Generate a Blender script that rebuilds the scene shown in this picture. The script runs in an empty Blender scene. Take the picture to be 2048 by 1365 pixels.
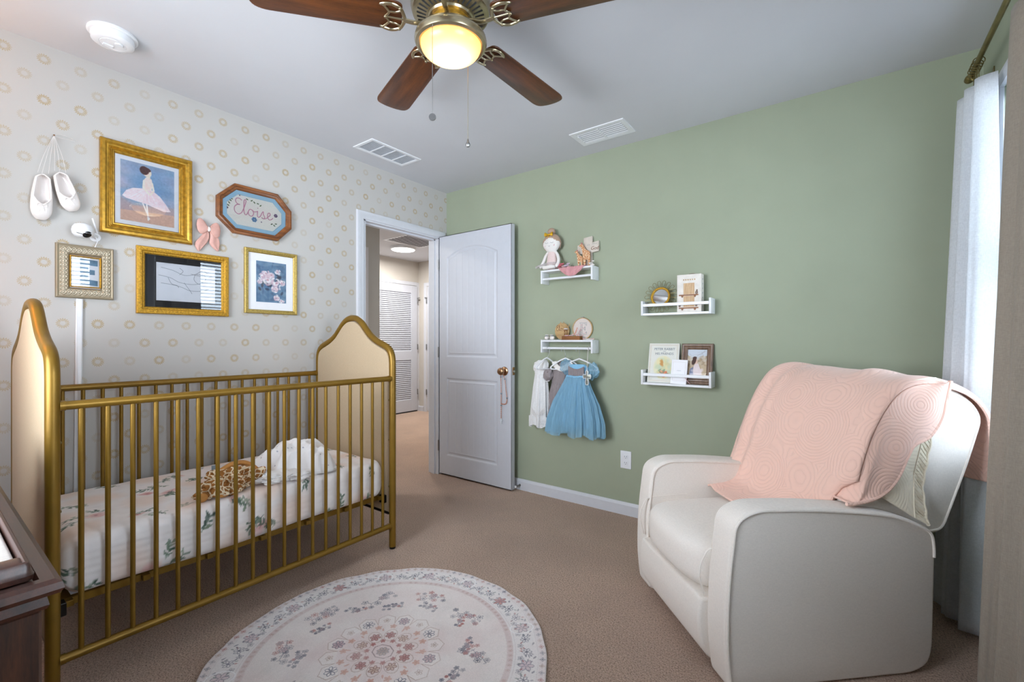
import bpy, bmesh, math, random
import numpy as np
from mathutils import Vector, Matrix, noise as mnoise
PI = math.pi
random.seed(7)
rng = np.random.default_rng(7)
SC = bpy.context.scene
COL = SC.collection
# ---------------------------------------------------------------- camera
cam_d = bpy.data.cameras.new('camera')
cam_d.sensor_width = 36.0
cam_d.lens = 36.0 * 898.0 / 2048.0
cam_d.clip_start = 0.02
cam = bpy.data.objects.new('camera', cam_d)
COL.objects.link(cam)
cam.location = (2.806, -2.826, 1.145)
cam.rotation_euler = (PI / 2, 0, math.atan2(0.595, 0.804))
SC.camera = cam
# ---------------------------------------------------------------- view, world and lights
SC.view_settings.view_transform = 'Standard'
SC.view_settings.look = 'None'
SC.view_settings.gamma = 1.0
SC.view_settings.use_curve_mapping = False
SC.view_settings.exposure = 0.02
SC.cycles.use_denoising = True
SC.cycles.max_bounces = 10
SC.cycles.diffuse_bounces = 6
SC.cycles.transparent_max_bounces = 24
SC.cycles.sample_clamp_indirect = 6.0
world = bpy.data.worlds.new('daylight')
SC.world = world
world.use_nodes = True
wb = world.node_tree.nodes['Background']
wb.inputs[0].default_value = (0.52, 0.76, 1.0, 1)
wb.inputs[1].default_value = 5.0

def area_light(name, loc, rot, sx, sy, power, col, spread=PI):
    d = bpy.data.lights.new(name, 'AREA')
    d.shape = 'RECTANGLE'; d.size = sx; d.size_y = sy
    d.energy = power; d.color = col; d.spread = spread
    o = bpy.data.objects.new(name, d); COL.objects.link(o)
    o.location = loc; o.rotation_euler = rot
    return o
# daylight entering through the two windows of the right wall (lamps outside the panes)
WIN = [(-1.20, -0.32), (-2.45, -1.55)]
WZ0, WZ1 = 0.72, 2.12
area_light('window_daylight', (3.70, -0.76, 1.55), (0, PI / 2, 0), 1.6, 1.1, 46, (0.86, 0.93, 1.0))
area_light('window_daylight', (3.70, -2.00, 1.55), (0, PI / 2, 0), 1.6, 1.1, 82, (0.88, 0.93, 1.0))
area_light('window_daylight', (1.30, -3.72, 1.45), (PI / 2, 0, 0), 1.5, 1.5, 104, (0.96, 0.97, 1.0))  # added fill lamp outside an invented window in the near wall

def point_light(name, loc, power, col, r):
    d = bpy.data.lights.new(name, 'POINT')
    d.energy = power; d.color = col; d.shadow_soft_size = r
    o = bpy.data.objects.new(name, d); COL.objects.link(o); o.location = loc
    return o
# ---------------------------------------------------------------- colour helpers
def s2l(c):
    return c / 12.92 if c <= 0.04045 else ((c + 0.055) / 1.055) ** 2.4
def rgb(r, g, b):
    return (s2l(r / 255), s2l(g / 255), s2l(b / 255), 1.0)
def s2l_np(a):
    a = np.clip(a, 0, 1)
    return np.where(a <= 0.04045, a / 12.92, ((a + 0.055) / 1.055) ** 2.4)
# ---------------------------------------------------------------- materials
class NT:
    def __init__(s, name):
        s.m = bpy.data.materials.new(name); s.m.use_nodes = True
        s.t = s.m.node_tree; s.b = s.t.nodes['Principled BSDF']; s.o = s.t.nodes['Material Output']
    def n(s, typ, **kw):
        x = s.t.nodes.new(typ)
        for k, v in kw.items():
            if k.startswith('i_'): x.inputs[k[2:].replace('_', ' ')].default_value = v
            elif k.startswith('j'): x.inputs[int(k[1:])].default_value = v
            else: setattr(x, k, v)
        return x
    def l(s, a, b): s.t.links.new(a, b)
    def math(s, op, a, b=None, c=None, clamp=False):
        x = s.t.nodes.new('ShaderNodeMath'); x.operation = op; x.use_clamp = clamp
        for i, v in enumerate((a, b, c)):
            if v is None: continue
            if isinstance(v, (int, float)): x.inputs[i].default_value = v
            else: s.l(v, x.inputs[i])
        return x.outputs[0]
    def mix(s, fac, a, b):
        x = s.t.nodes.new('ShaderNodeMix'); x.data_type = 'RGBA'
        for i, v in ((0, fac), (6, a), (7, b)):
            if isinstance(v, (int, float)): x.inputs[i].default_value = v
            elif isinstance(v, tuple): x.inputs[i].default_value = v
            else: s.l(v, x.inputs[i])
        return x.outputs[2]
    def ramp(s, fac, stops):
        x = s.t.nodes.new('ShaderNodeValToRGB'); e = x.color_ramp.elements
        while len(e) < len(stops): e.new(0.5)
        for k, (p, c) in enumerate(stops): e[k].position = p; e[k].color = c
        s.l(fac, x.inputs[0]); return x.outputs[0]
    def coord(s, which='Object'):
        return s.n('ShaderNodeTexCoord').outputs[which]
    def mapped(s, scale=(1, 1, 1), rot=(0, 0, 0), which='Object'):
        m = s.n('ShaderNodeMapping'); m.inputs['Scale'].default_value = scale; m.inputs['Rotation'].default_value = rot
        s.l(s.coord(which), m.inputs[0]); return m.outputs[0]
    def noise(s, vec, scale, detail=3, rough=0.5):
        x = s.n('ShaderNodeTexNoise'); x.inputs['Scale'].default_value = scale
        x.inputs['Detail'].default_value = detail; x.inputs['Roughness'].default_value = rough
        s.l(vec, x.inputs['Vector']); return x.outputs['Fac']
    def bump(s, h, strength=0.3, dist=0.002):
        x = s.n('ShaderNodeBump'); x.inputs['Strength'].default_value = strength
        x.inputs['Distance'].default_value = dist
        s.l(h, x.inputs['Height']); s.l(x.outputs[0], s.b.inputs['Normal'])

def plain(name, c, rough=0.5, metal=0.0, var=0.04, nscale=30, bump=0.0, bdist=0.001, sheen=0, stretch=(1, 1, 1), coat=0, spec=0.5):
    k = NT(name); v = k.mapped(stretch)
    f = k.noise(v, nscale, 3)
    lo = tuple(max(0, x * (1 - var * 2)) for x in c[:3]) + (1,)
    hi = tuple(min(1, x * (1 + var * 2)) for x in c[:3]) + (1,)
    k.l(k.ramp(f, [(0.3, lo), (0.7, hi)]), k.b.inputs['Base Color'])
    k.b.inputs['Roughness'].default_value = rough; k.b.inputs['Metallic'].default_value = metal
    k.b.inputs['Specular IOR Level'].default_value = spec
    if sheen: k.b.inputs['Sheen Weight'].default_value = sheen
    if coat: k.b.inputs['Coat Weight'].default_value = coat; k.b.inputs['Coat Roughness'].default_value = 0.08
    if bump: k.bump(k.noise(v, nscale * 4, 2), bump, bdist)
    return k.m

def fabric(name, c, var=0.03, weave=900, bump=0.25, trans=0.0, blotch=0.0, blotch_col=None, transcol=None):
    k = NT(name); v = k.coord()
    w1 = k.n('ShaderNodeTexNoise'); w1.inputs['Scale'].default_value = 1
    ma = k.n('ShaderNodeMapping'); ma.inputs['Scale'].default_value = (weave * .9, weave * .9, weave * .12)
    k.l(v, ma.inputs[0]); k.l(ma.outputs[0], w1.inputs['Vector'])
    w2 = k.n('ShaderNodeTexNoise'); w2.inputs['Scale'].default_value = 1
    mb = k.n('ShaderNodeMapping'); mb.inputs['Scale'].default_value = (weave * .12, weave * .12, weave * .9)
    k.l(v, mb.inputs[0]); k.l(mb.outputs[0], w2.inputs['Vector'])
    f = k.math('ADD', w1.outputs['Fac'], w2.outputs['Fac'])
    f = k.math('MULTIPLY', f, 0.5)
    lo = tuple(x * (1 - var * 3) for x in c[:3]) + (1,); hi = tuple(min(1, x * (1 + var * 3)) for x in c[:3]) + (1,)
    colr = k.ramp(f, [(0.35, lo), (0.65, hi)])
    if blotch:
        colr = k.mix(k.math('MULTIPLY', k.noise(v, 6, 2), blotch), colr, blotch_col)
    k.l(colr, k.b.inputs['Base Color'])
    k.b.inputs['Roughness'].default_value = 0.9; k.b.inputs['Specular IOR Level'].default_value = 0.2
    k.b.inputs['Sheen Weight'].default_value = 0.15
    k.bump(f, bump, 0.0006)
    if trans:
        t = k.n('ShaderNodeBsdfTranslucent'); k.l(colr, t.inputs[0]) if transcol is None else t.inputs[0].__setattr__('default_value', transcol)
        mx = k.n('ShaderNodeMixShader'); mx.inputs[0].default_value = trans
        k.l(k.b.outputs[0], mx.inputs[1]); k.l(t.outputs[0], mx.inputs[2]); k.l(mx.outputs[0], k.o.inputs[0])
    return k.m

def wood(name, dark, light, axis='X', scale=6, rough=0.35, coat=0.2, fine=60):
    k = NT(name)
    sc = {'X': (1, 9, 9), 'Y': (9, 1, 9), 'Z': (9, 9, 1)}[axis]
    v = k.mapped(sc)
    a = k.noise(v, scale, 5, 0.6); b = k.noise(v, fine, 3, 0.6)
    f = k.math('ADD', k.math('MULTIPLY', a, 0.75), k.math('MULTIPLY', b, 0.25))
    k.l(k.ramp(f, [(0.35, dark), (0.65, light)]), k.b.inputs['Base Color'])
    k.b.inputs['Roughness'].default_value = rough
    if coat: k.b.inputs['Coat Weight'].default_value = coat; k.b.inputs['Coat Roughness'].default_value = 0.15
    k.bump(f, 0.08, 0.001)
    return k.m

def painted(name, rough=0.6, spec=0.3, bump=0.0, bscale=400, sheen=0):
    k = NT(name); a = k.n('ShaderNodeAttribute', attribute_name='paint')
    k.l(a.outputs['Color'], k.b.inputs['Base Color'])
    k.b.inputs['Roughness'].default_value = rough; k.b.inputs['Specular IOR Level'].default_value = spec
    if sheen: k.b.inputs['Sheen Weight'].default_value = sheen
    if bump: k.bump(k.noise(k.coord(), bscale, 2), bump, 0.001)
    return k.m

def glass(name, refl=1.0, tint=(1, 1, 1, 1), rough=0.0):
    k = NT(name); t = k.n('ShaderNodeBsdfTransparent'); t.inputs[0].default_value = tint
    g = k.n('ShaderNodeBsdfGlossy'); g.inputs['Roughness'].default_value = rough
    fr = k.n('ShaderNodeFresnel'); fr.inputs[0].default_value = 1.5
    mx = k.n('ShaderNodeMixShader'); k.l(k.math('MULTIPLY', fr.outputs[0], refl, clamp=True), mx.inputs[0])
    k.l(t.outputs[0], mx.inputs[1]); k.l(g.outputs[0], mx.inputs[2]); k.l(mx.outputs[0], k.o.inputs[0])
    return k.m

def emissive(name, c, strength):
    k = NT(name); k.b.inputs['Base Color'].default_value = c
    k.b.inputs['Emission Color'].default_value = c; k.b.inputs['Emission Strength'].default_value = strength
    return k.m

M = {}
M['ceiling'] = plain('ceiling_paint', rgb(206, 207, 211), 0.9, var=0.006, nscale=4, bump=0.05, spec=0.2)
M['green'] = plain('sage_green_paint', rgb(160, 168, 146), 0.75, var=0.012, nscale=5, bump=0.06, spec=0.3)
M['trim'] = plain('white_trim_paint', rgb(210, 212, 218), 0.4, var=0.008)
M['door'] = plain('white_door_paint', rgb(200, 203, 211), 0.42, var=0.006)
M['greige'] = plain('hall_paint', rgb(205, 199, 190), 0.85, var=0.01, nscale=5)
M['hall_grey'] = plain('hall_grey_paint', rgb(190, 192, 190), 0.85, var=0.01, nscale=5)  # greyer paint of the left hall wall
M['white'] = plain('white_lacquer', rgb(232, 234, 238), 0.35, var=0.01)
M['ceramic'] = plain('glazed_ceramic', rgb(238, 230, 226), 0.12, var=0.01, coat=0.6)
M['plastic'] = plain('white_plastic', rgb(232, 233, 236), 0.4, var=0.01)
M['black'] = plain('black_plastic', rgb(14, 14, 16), 0.2)
M['gapshade'] = plain('gap_shade', rgb(40, 42, 46), 0.8)  # near-black colour stands in for the shade inside gaps, ducts and slots
M['gold'] = plain('gold_painted_steel', rgb(132, 100, 32), 0.38, 0.5, var=0.05, nscale=12)
M['goldframe'] = plain('antique_gold_leaf', rgb(176, 134, 44), 0.34, 0.6, var=0.14, nscale=60, bump=0.2)
M['goldbright'] = plain('gilt_frame', rgb(196, 150, 50), 0.34, 0.6, var=0.16, nscale=140, bump=0.6, bdist=0.003)
M['golddull'] = plain('worn_gold_frame', rgb(178, 154, 84), 0.4, 0.5, var=0.14, nscale=160, bump=0.4, bdist=0.002)
M['champagne'] = plain('champagne_silver_frame', rgb(166, 154, 132), 0.4, 0.35, var=0.1, nscale=70)
M['mat_white'] = plain('white_mat_board', rgb(246, 246, 250), 0.85, var=0.003)
M['mat_black'] = plain('black_mat_board', rgb(8, 14, 26), 0.7, var=0.02)
M['mat_blue'] = plain('pale_blue_mat_board', rgb(172, 208, 228), 0.85, var=0.005)
M['glass'] = glass('picture_glass', 1.9)
M['window_glass'] = glass('window_glass', 0.6)
M['nickel'] = plain('brushed_nickel', rgb(172, 160, 132), 0.26, 0.9, var=0.05, nscale=20, stretch=(1, 1, 20))
M['steel'] = plain('steel', rgb(150, 150, 150), 0.3, 0.9)
M['bronze'] = plain('aged_bronze_knob', rgb(170, 132, 100), 0.25, 0.9, var=0.1)
M['brassrod'] = plain('antique_brass', rgb(128, 114, 70), 0.35, 0.8, var=0.1)
M['blade'] = wood('walnut_blade', rgb(52, 24, 7), rgb(106, 58, 22), 'X', 3, 0.4, 0.15)
M['oct_wood'] = wood('oak_stained_frame', rgb(86, 44, 14), rgb(148, 88, 38), 'Y', 5, 0.4, 0.2)
M['dresser'] = wood('dark_mahogany', rgb(34, 16, 11), rgb(84, 46, 32), 'X', 3, 0.38, 0.15)
M['dresser_side'] = wood('dark_mahogany_side', rgb(24, 12, 8), rgb(84, 46, 26), 'Z', 3, 0.42, 0.1)
M['framewood'] = wood('walnut_photo_frame', rgb(84, 64, 52), rgb(132, 104, 84), 'Z', 5, 0.45, 0.1)
M['boxwood'] = wood('small_box_wood', rgb(104, 58, 22), rgb(156, 98, 42), 'X', 5, 0.5, 0)
M['palewood'] = wood('pale_plaque_wood', rgb(176, 140, 92), rgb(214, 182, 132), 'X', 5, 0.6, 0)
M['linen'] = fabric('cream_upholstery', rgb(236, 229, 221), 0.02, 900, 0.3)
M['panel'] = fabric('crib_panel_linen', rgb(180, 160, 132), 0.025, 800, 0.3)
M['panel_grey'] = fabric('crib_panel_back', rgb(200, 198, 192), 0.02, 800, 0.2)
M['quilt'] = None
M['quilt_lining'] = None
M['curtain_sheer'] = fabric('white_curtain_linen', rgb(232, 235, 238), 0.03, 700, 0.3, trans=0.36)
M['curtain'] = fabric('beige_curtain_linen', rgb(166, 156, 143), 0.035, 600, 0.4, trans=0.12)
M['paint'] = painted('printed_paper')
M['paint_fabric'] = painted('printed_cloth', 0.92, 0.15, 0.25, 700, 0.1)
M['paint_rug'] = painted('printed_rug', 0.95, 0.1, 0.5, 500, 0.15)
M['ribbon'] = plain('white_ribbon', rgb(224, 218, 214), 0.7)
M['pink'] = plain('dusty_pink_ceramic', rgb(206, 158, 146), 0.5, var=0.05)
M['dollskin'] = fabric('doll_cloth', rgb(232, 228, 224), 0.02, 700, 0.2)
M['dollhair'] = fabric('doll_hair_felt', rgb(178, 150, 130), 0.05, 500, 0.3)
M['dollpink'] = fabric('doll_leotard', rgb(226, 204, 200), 0.02, 700, 0.2)
M['bowgold'] = plain('gold_satin_bow', rgb(206, 160, 30), 0.35, 0.4, var=0.1)
M['tulle_white'] = glass('white_tulle', 0.0)
M['rose'] = plain('rose_petals', rgb(190, 104, 112), 0.7, var=0.2, nscale=60)
M['rosepale'] = plain('pale_petals', rgb(226, 188, 190), 0.7, var=0.12, nscale=60)
M['lilac'] = plain('lilac_petals', rgb(206, 190, 206), 0.7, var=0.1, nscale=60)
M['leaf'] = plain('leaf_green', rgb(84, 104, 60), 0.6, var=0.2)
M['mirror'] = plain('mirror_silver', rgb(220, 226, 226), 0.04, 1.0, var=0.0)
M['beads'] = plain('rust_beads', rgb(184, 120, 88), 0.35, var=0.2, nscale=200)
M['clear'] = plain('pale_crystal', rgb(214, 220, 226), 0.15, var=0.02, coat=0.5)
M['ink'] = plain('brown_ink', rgb(124, 82, 60), 0.6)
M['inkgrey'] = plain('grey_ink', rgb(120, 132, 140), 0.6)
M['inkpink'] = plain('pink_thread', rgb(214, 150, 176), 0.7)
M['cover'] = plain('book_cover', rgb(226, 226, 218), 0.5, var=0.01)
M['lace'] = None

def noise_cells(name, c_spot, c_line, scale, thr=0.09, rough=0.85, bumpy=0.4):
    k = NT(name); v = k.n('ShaderNodeTexVoronoi', feature='DISTANCE_TO_EDGE'); v.inputs['Scale'].default_value = scale
    k.l(k.coord(), v.inputs['Vector'])
    f = k.math('GREATER_THAN', v.outputs['Distance'], thr)
    n = k.noise(k.coord(), scale * 2, 2)
    dk = tuple(x * 0.55 for x in c_spot[:3]) + (1,)
    sp = k.mix(n, dk, c_spot)
    k.l(k.mix(f, c_line, sp), k.b.inputs['Base Color']); k.b.inputs['Roughness'].default_value = rough
    if bumpy: k.bump(k.noise(k.coord(), scale * 12, 2), bumpy, 0.002)
    return k.m
M['giraffe'] = noise_cells('giraffe_plush', rgb(176, 116, 52), rgb(232, 214, 184), 42, 0.1)
M['giraffe_flat'] = noise_cells('giraffe_wood', rgb(210, 132, 74), rgb(238, 214, 178), 90, 0.08, bumpy=0)
M['giraffe_plain'] = plain('giraffe_tan_plush', rgb(190, 132, 68), 0.9, var=0.08, bump=0.3)
M['muslin'] = noise_cells('white_muslin', rgb(236, 236, 240), rgb(222, 220, 226), 60, 0.04, bumpy=0.3)
def mk_muslin():
    k = NT('dotted_muslin'); v = k.n('ShaderNodeTexVoronoi'); v.inputs['Scale'].default_value = 30
    k.l(k.coord(), v.inputs['Vector'])
    f = k.math('LESS_THAN', v.outputs['Distance'], 0.13)
    k.l(k.mix(f, rgb(238, 236, 236), rgb(176, 178, 188)), k.b.inputs['Base Color'])
    k.b.inputs['Roughness'].default_value = 0.95; k.bump(k.noise(k.coord(), 200, 3), 0.4, 0.002); return k.m
M['muslin'] = mk_muslin()
def mk_sheer(name, c, alpha):
    k = NT(name); v = k.noise(k.mapped((1, 1, .1)), 120, 3)
    k.l(k.ramp(v, [(0.3, tuple(x * .8 for x in c[:3]) + (1,)), (0.7, c)]), k.b.inputs['Base Color'])
    k.b.inputs['Roughness'].default_value = 0.9; k.b.inputs['Specular IOR Level'].default_value = 0.1
    t = k.n('ShaderNodeBsdfTransparent'); mx = k.n('ShaderNodeMixShader'); mx.inputs[0].default_value = alpha
    k.l(t.outputs[0], mx.inputs[1]); k.l(k.b.outputs[0], mx.inputs[2]); k.l(mx.outputs[0], k.o.inputs[0]); return k.m
M['tulle_white'] = mk_sheer('white_tulle', rgb(230, 222, 224), 0.4)
M['tulle_blue'] = mk_sheer('blue_tulle', rgb(152, 200, 226), 0.5)
M['satin_blue'] = fabric('blue_underskirt', rgb(136, 188, 220), 0.03, 500, 0.2)
M['dress_white'] = fabric('white_lawn_cotton', rgb(226, 226, 226), 0.03, 500, 0.2)
M['dress_grey'] = noise_cells('grey_floral_cotton', rgb(158, 148, 150), rgb(178, 168, 166), 220, 0.02, bumpy=0.1)
M['wire'] = plain('thin_metal_wire', rgb(190, 196, 200), 0.3, 0.8)
def mk_lace(name, c, scale=140, cut=0.16):
    k = NT(name); v = k.n('ShaderNodeTexVoronoi', feature='DISTANCE_TO_EDGE'); v.inputs['Scale'].default_value = scale
    k.l(k.coord(), v.inputs['Vector'])
    f = k.math('LESS_THAN', v.outputs['Distance'], cut)
    k.b.inputs['Base Color'].default_value = c; k.b.inputs['Roughness'].default_value = 0.9
    t = k.n('ShaderNodeBsdfTransparent'); mx = k.n('ShaderNodeMixShader'); k.l(f, mx.inputs[0])
    k.l(t.outputs[0], mx.inputs[1]); k.l(k.b.outputs[0], mx.inputs[2]); k.l(mx.outputs[0], k.o.inputs[0]); return k.m
M['lace_pink'] = mk_lace('pink_crochet', rgb(218, 158, 162), 150, 0.2)
M['lace_white'] = mk_lace('white_lace', rgb(224, 224, 224), 120, 0.28)

def mk_wallpaper():
    k = NT('gold_wreath_wallpaper')
    sp = k.n('ShaderNodeSeparateXYZ'); k.l(k.coord(), sp.inputs[0])
    Y, Z = sp.outputs['Y'], sp.outputs['Z']
    DY, DZ = 0.117, 0.0885
    row = k.math('ROUND', k.math('DIVIDE', k.math('SUBTRACT', Z, 2.375), DZ))
    par = k.math('MULTIPLY', k.math('FLOORED_MODULO', row, 2.0), DY / 2)
    ys = k.math('DIVIDE', k.math('SUBTRACT', k.math('ADD', Y, 2.583), par), DY)
    ci = k.math('ROUND', ys)
    dy = k.math('MULTIPLY', k.math('SUBTRACT', ys, ci), DY)
    dz = k.math('SUBTRACT', k.math('SUBTRACT', Z, 2.375), k.math('MULTIPLY', row, DZ))
    r = k.math('SQRT', k.math('ADD', k.math('MULTIPLY', dy, dy), k.math('MULTIPLY', dz, dz)))
    ang = k.math('ARCTAN2', dz, dy)
    cv = k.n('ShaderNodeCombineXYZ'); k.l(ci, cv.inputs[0]); k.l(row, cv.inputs[1])
    wn = k.n('ShaderNodeTexWhiteNoise'); wn.noise_dimensions = '3D'; k.l(cv.outputs[0], wn.inputs['Vector'])
    rnd = wn.outputs['Value']
    spiral = k.math('SINE', k.math('ADD', k.math('MULTIPLY', ang, 17.0), k.math('MULTIPLY', r, 260.0)))
    spiral2 = k.math('SINE', k.math('SUBTRACT', k.math('MULTIPLY', ang, 17.0), k.math('MULTIPLY', r, 330.0)))
    a = k.math('GREATER_THAN', k.math('MAXIMUM', spiral, spiral2), 0.45)
    rr = k.math('ADD', 0.0215, k.math('MULTIPLY', k.math('SINE', k.math('MULTIPLY', ang, 17.0)), 0.0022))
    out = k.math('LESS_THAN', r, rr); inn = k.math('GREATER_THAN', r, 0.0092)
    ring = k.math('MULTIPLY', out, inn)
    body = k.math('ADD', 0.40, k.math('MULTIPLY', a, 0.85))
    wear = k.noise(k.coord(), 260, 2)
    wear = k.math('MULTIPLY', k.math('SUBTRACT', wear, 0.18), 2.6, clamp=True)
    inten = k.math('ADD', 0.24, k.math('MULTIPLY', rnd, 0.52))
    fac = k.math('MULTIPLY', k.math('MULTIPLY', ring, body), k.math('MULTIPLY', inten, wear), clamp=True)
    base = k.mix(k.noise(k.coord(), 3, 2), rgb(193, 190, 186), rgb(190, 187, 183))
    k.l(k.mix(fac, base, rgb(172, 146, 92)), k.b.inputs['Base Color'])
    k.b.inputs['Roughness'].default_value = 0.7; k.b.inputs['Specular IOR Level'].default_value = 0.3
    return k.m
M['wallpaper'] = mk_wallpaper()

def mk_carpet():
    k = NT('beige_carpet'); v = k.coord()
    n1 = k.noise(v, 170, 4, 0.75); n2 = k.noise(v, 90, 2, 0.6); n3 = k.noise(v, 2.2, 3, 0.6)
    c = k.ramp(n1, [(0.34, rgb(120, 92, 76)), (0.46, rgb(206, 172, 148)), (0.60, rgb(234, 206, 186))])
    c = k.mix(k.math('MULTIPLY', k.ramp(n3, [(0.42, (0, 0, 0, 1)), (0.62, (1, 1, 1, 1))]), 0.22), c, rgb(160, 136, 122))
    k.l(c, k.b.inputs['Base Color']); k.b.inputs['Roughness'].default_value = 1.0
    k.b.inputs['Specular IOR Level'].default_value = 0.05; k.b.inputs['Sheen Weight'].default_value = 0.2
    k.bump(k.math('ADD', n1, n2), 0.9, 0.012); return k.m
M['carpet'] = mk_carpet()

def mk_quilt(name, c1, bumps=0.5):
    k = NT(name); v = k.coord()
    w = k.n('ShaderNodeTexWave', wave_type='RINGS'); w.rings_direction = 'SPHERICAL'
    w.inputs['Scale'].default_value = 1.0
    vo = k.n('ShaderNodeTexVoronoi'); vo.inputs['Scale'].default_value = 5.5; vo.inputs['Randomness'].default_value = 0.55
    k.l(v, vo.inputs['Vector'])
    ring = k.math('SINE', k.math('ADD', k.math('MULTIPLY', vo.outputs['Distance'], 52.0), k.math('MULTIPLY', k.noise(v, 14, 2), 5.0)))
    a = k.math('POWER', k.math('ABSOLUTE', ring), 0.5)
    f = k.math('ADD', k.math('MULTIPLY', a, 0.7), k.math('MULTIPLY', k.noise(v, 350, 2), 0.3))
    dk = tuple(x * 0.93 for x in c1[:3]) + (1,)
    k.l(k.mix(a, dk, c1), k.b.inputs['Base Color'])
    k.b.inputs['Roughness'].default_value = 0.9; k.b.inputs['Sheen Weight'].default_value = 0.3
    k.b.inputs['Specular IOR Level'].default_value = 0.2
    k.bump(f, bumps, 0.004); return k.m
M['quilt'] = mk_quilt('pink_quilted_cotton', rgb(244, 204, 188))
M['quilt_lining'] = mk_quilt('cream_quilted_cotton', rgb(238, 228, 206), 0.3)

def mk_bowl():
    k = NT('frosted_lit_glass'); sp = k.n('ShaderNodeSeparateXYZ'); k.l(k.coord(), sp.inputs[0])
    r2 = k.math('ADD', k.math('POWER', sp.outputs['X'], 2.0), k.math('POWER', sp.outputs['Y'], 2.0))
    r = k.math('DIVIDE', k.math('SQRT', r2), 0.108)
    k.l(k.ramp(r, [(0.15, (1, 0.90, 0.66, 1)), (0.7, (1, 0.62, 0.26, 1)), (1.0, (0.9, 0.42, 0.11, 1))]), k.b.inputs['Emission Color'])
    st = k.math('ADD', 2.3, k.math('MULTIPLY', k.math('POWER', k.math('SUBTRACT', 1.0, r, clamp=True), 1.5), 3.2))
    k.l(st, k.b.inputs['Emission Strength'])
    k.b.inputs['Base Color'].default_value = rgb(120, 100, 64); k.b.inputs['Roughness'].default_value = 0.3
    return k.m
M['bowl'] = mk_bowl()
M['hall_lamp'] = emissive('hall_lamp_diffuser', (1, 0.98, 0.95, 1), 3)
M['shade_lit'] = emissive('warm_lampshade', (1, 0.74, 0.46, 1), 1.3)
# ---------------------------------------------------------------- object helpers
WM = {}
def empty(name, loc=(0, 0, 0), rz=0, label=None, cat=None, group=None, kind=None):
    o = bpy.data.objects.new(name, None); COL.objects.link(o)
    o.location = loc; o.rotation_euler = (0, 0, rz); o.empty_display_size = 0.05
    WM[o.name] = Matrix.Translation(loc) @ Matrix.Rotation(rz, 4, 'Z')
    return tag(o, label, cat, group, kind)
def tag(o, label=None, cat=None, group=None, kind=None):
    if label: o['label'] = label
    if cat: o['category'] = cat
    if group: o['group'] = group
    if kind: o['kind'] = kind
    return o
def smooth_mesh(me, ang=0.6):
    me.polygons.foreach_set('use_smooth', [True] * len(me.polygons))
    try: me.set_sharp_from_angle(angle=ang)
    except Exception: pass
def obj(name, bm, mat, parent=None, local=False, smooth=True, ang=0.6, recalc=True, label=None, cat=None, group=None, kind=None):
    """link one mesh; geometry is given in world coordinates unless local=True"""
    if recalc: bmesh.ops.recalc_face_normals(bm, faces=bm.faces[:])
    if parent is not None:
        if not local: bm.transform(WM[parent.name].inverted())
        loc = (0, 0, 0)
    else:
        xs = [v.co for v in bm.verts]
        loc = ((min(c.x for c in xs) + max(c.x for c in xs)) / 2, (min(c.y for c in xs) + max(c.y for c in xs)) / 2, min(c.z for c in xs))
        if mat in (M['wallpaper'],): loc = (0, 0, 0)
        bm.transform(Matrix.Translation(loc).inverted())
    me = bpy.data.meshes.new(name); bm.to_mesh(me); bm.free()
    if smooth: smooth_mesh(me, ang)
    if isinstance(mat, (list, tuple)):
        for m_ in mat: me.materials.append(m_)
    else: me.materials.append(mat)
    o = bpy.data.objects.new(name, me); COL.objects.link(o)
    if parent is not None:
        o.parent = parent; WM[o.name] = WM[parent.name]
    else:
        o.location = loc; WM[o.name] = Matrix.Translation(loc)
    return tag(o, label, cat, group, kind)
def B(): return bmesh.new()
def box(bm, x0, x1, y0, y1, z0, z1, bev=0.0, seg=2):
    r = bmesh.ops.create_cube(bm, size=1.0)
    vs = r['verts']
    for v in vs:
        v.co = Vector(((x0 + x1) / 2 + v.co.x * (x1 - x0), (y0 + y1) / 2 + v.co.y * (y1 - y0), (z0 + z1) / 2 + v.co.z * (z1 - z0)))
    if bev:
        es = list({e for v in vs for e in v.link_edges})
        bmesh.ops.bevel(bm, geom=es, offset=bev, segments=seg, affect='EDGES', profile=0.5)
    return bm
def frames(pts, closed=False):
    n = len(pts); T = []
    for i in range(n):
        a = pts[(i - 1) % n] if (closed or i > 0) else pts[i]
        b = pts[(i + 1) % n] if (closed or i < n - 1) else pts[i]
        t = (b - a); T.append(t.normalized() if t.length > 1e-9 else Vector((0, 0, 1)))
    up = Vector((0, 0, 1)) if abs(T[0].z) < 0.9 else Vector((1, 0, 0))
    N = [(up - T[0] * up.dot(T[0])).normalized()]
    for i in range(1, n):
        v = N[-1] - T[i] * N[-1].dot(T[i])
        N.append(v.normalized() if v.length > 1e-6 else N[-1])
    return T, N
def tube(bm, pts, r, seg=10, closed=False, caps=True, flat=1.0):
    pts = [Vector(p) for p in pts]; T, N = frames(pts, closed); rings = []
    for i, p in enumerate(pts):
        rr = r[i] if isinstance(r, (list, tuple)) else r
        b = T[i].cross(N[i]); ring = []
        for k in range(seg):
            a = 2 * PI * k / seg
            ring.append(bm.verts.new(p + N[i] * (math.cos(a) * rr * flat) + b * (math.sin(a) * rr)))
        rings.append(ring)
    m = len(pts)
    for i in range(m if closed else m - 1):
        A, Bq = rings[i], rings[(i + 1) % m]
        for k in range(seg):
            bm.faces.new((A[k], A[(k + 1) % seg], Bq[(k + 1) % seg], Bq[k]))
    if caps and not closed:
        bm.faces.new(rings[0][::-1]); bm.faces.new(rings[-1])
    return bm
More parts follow.
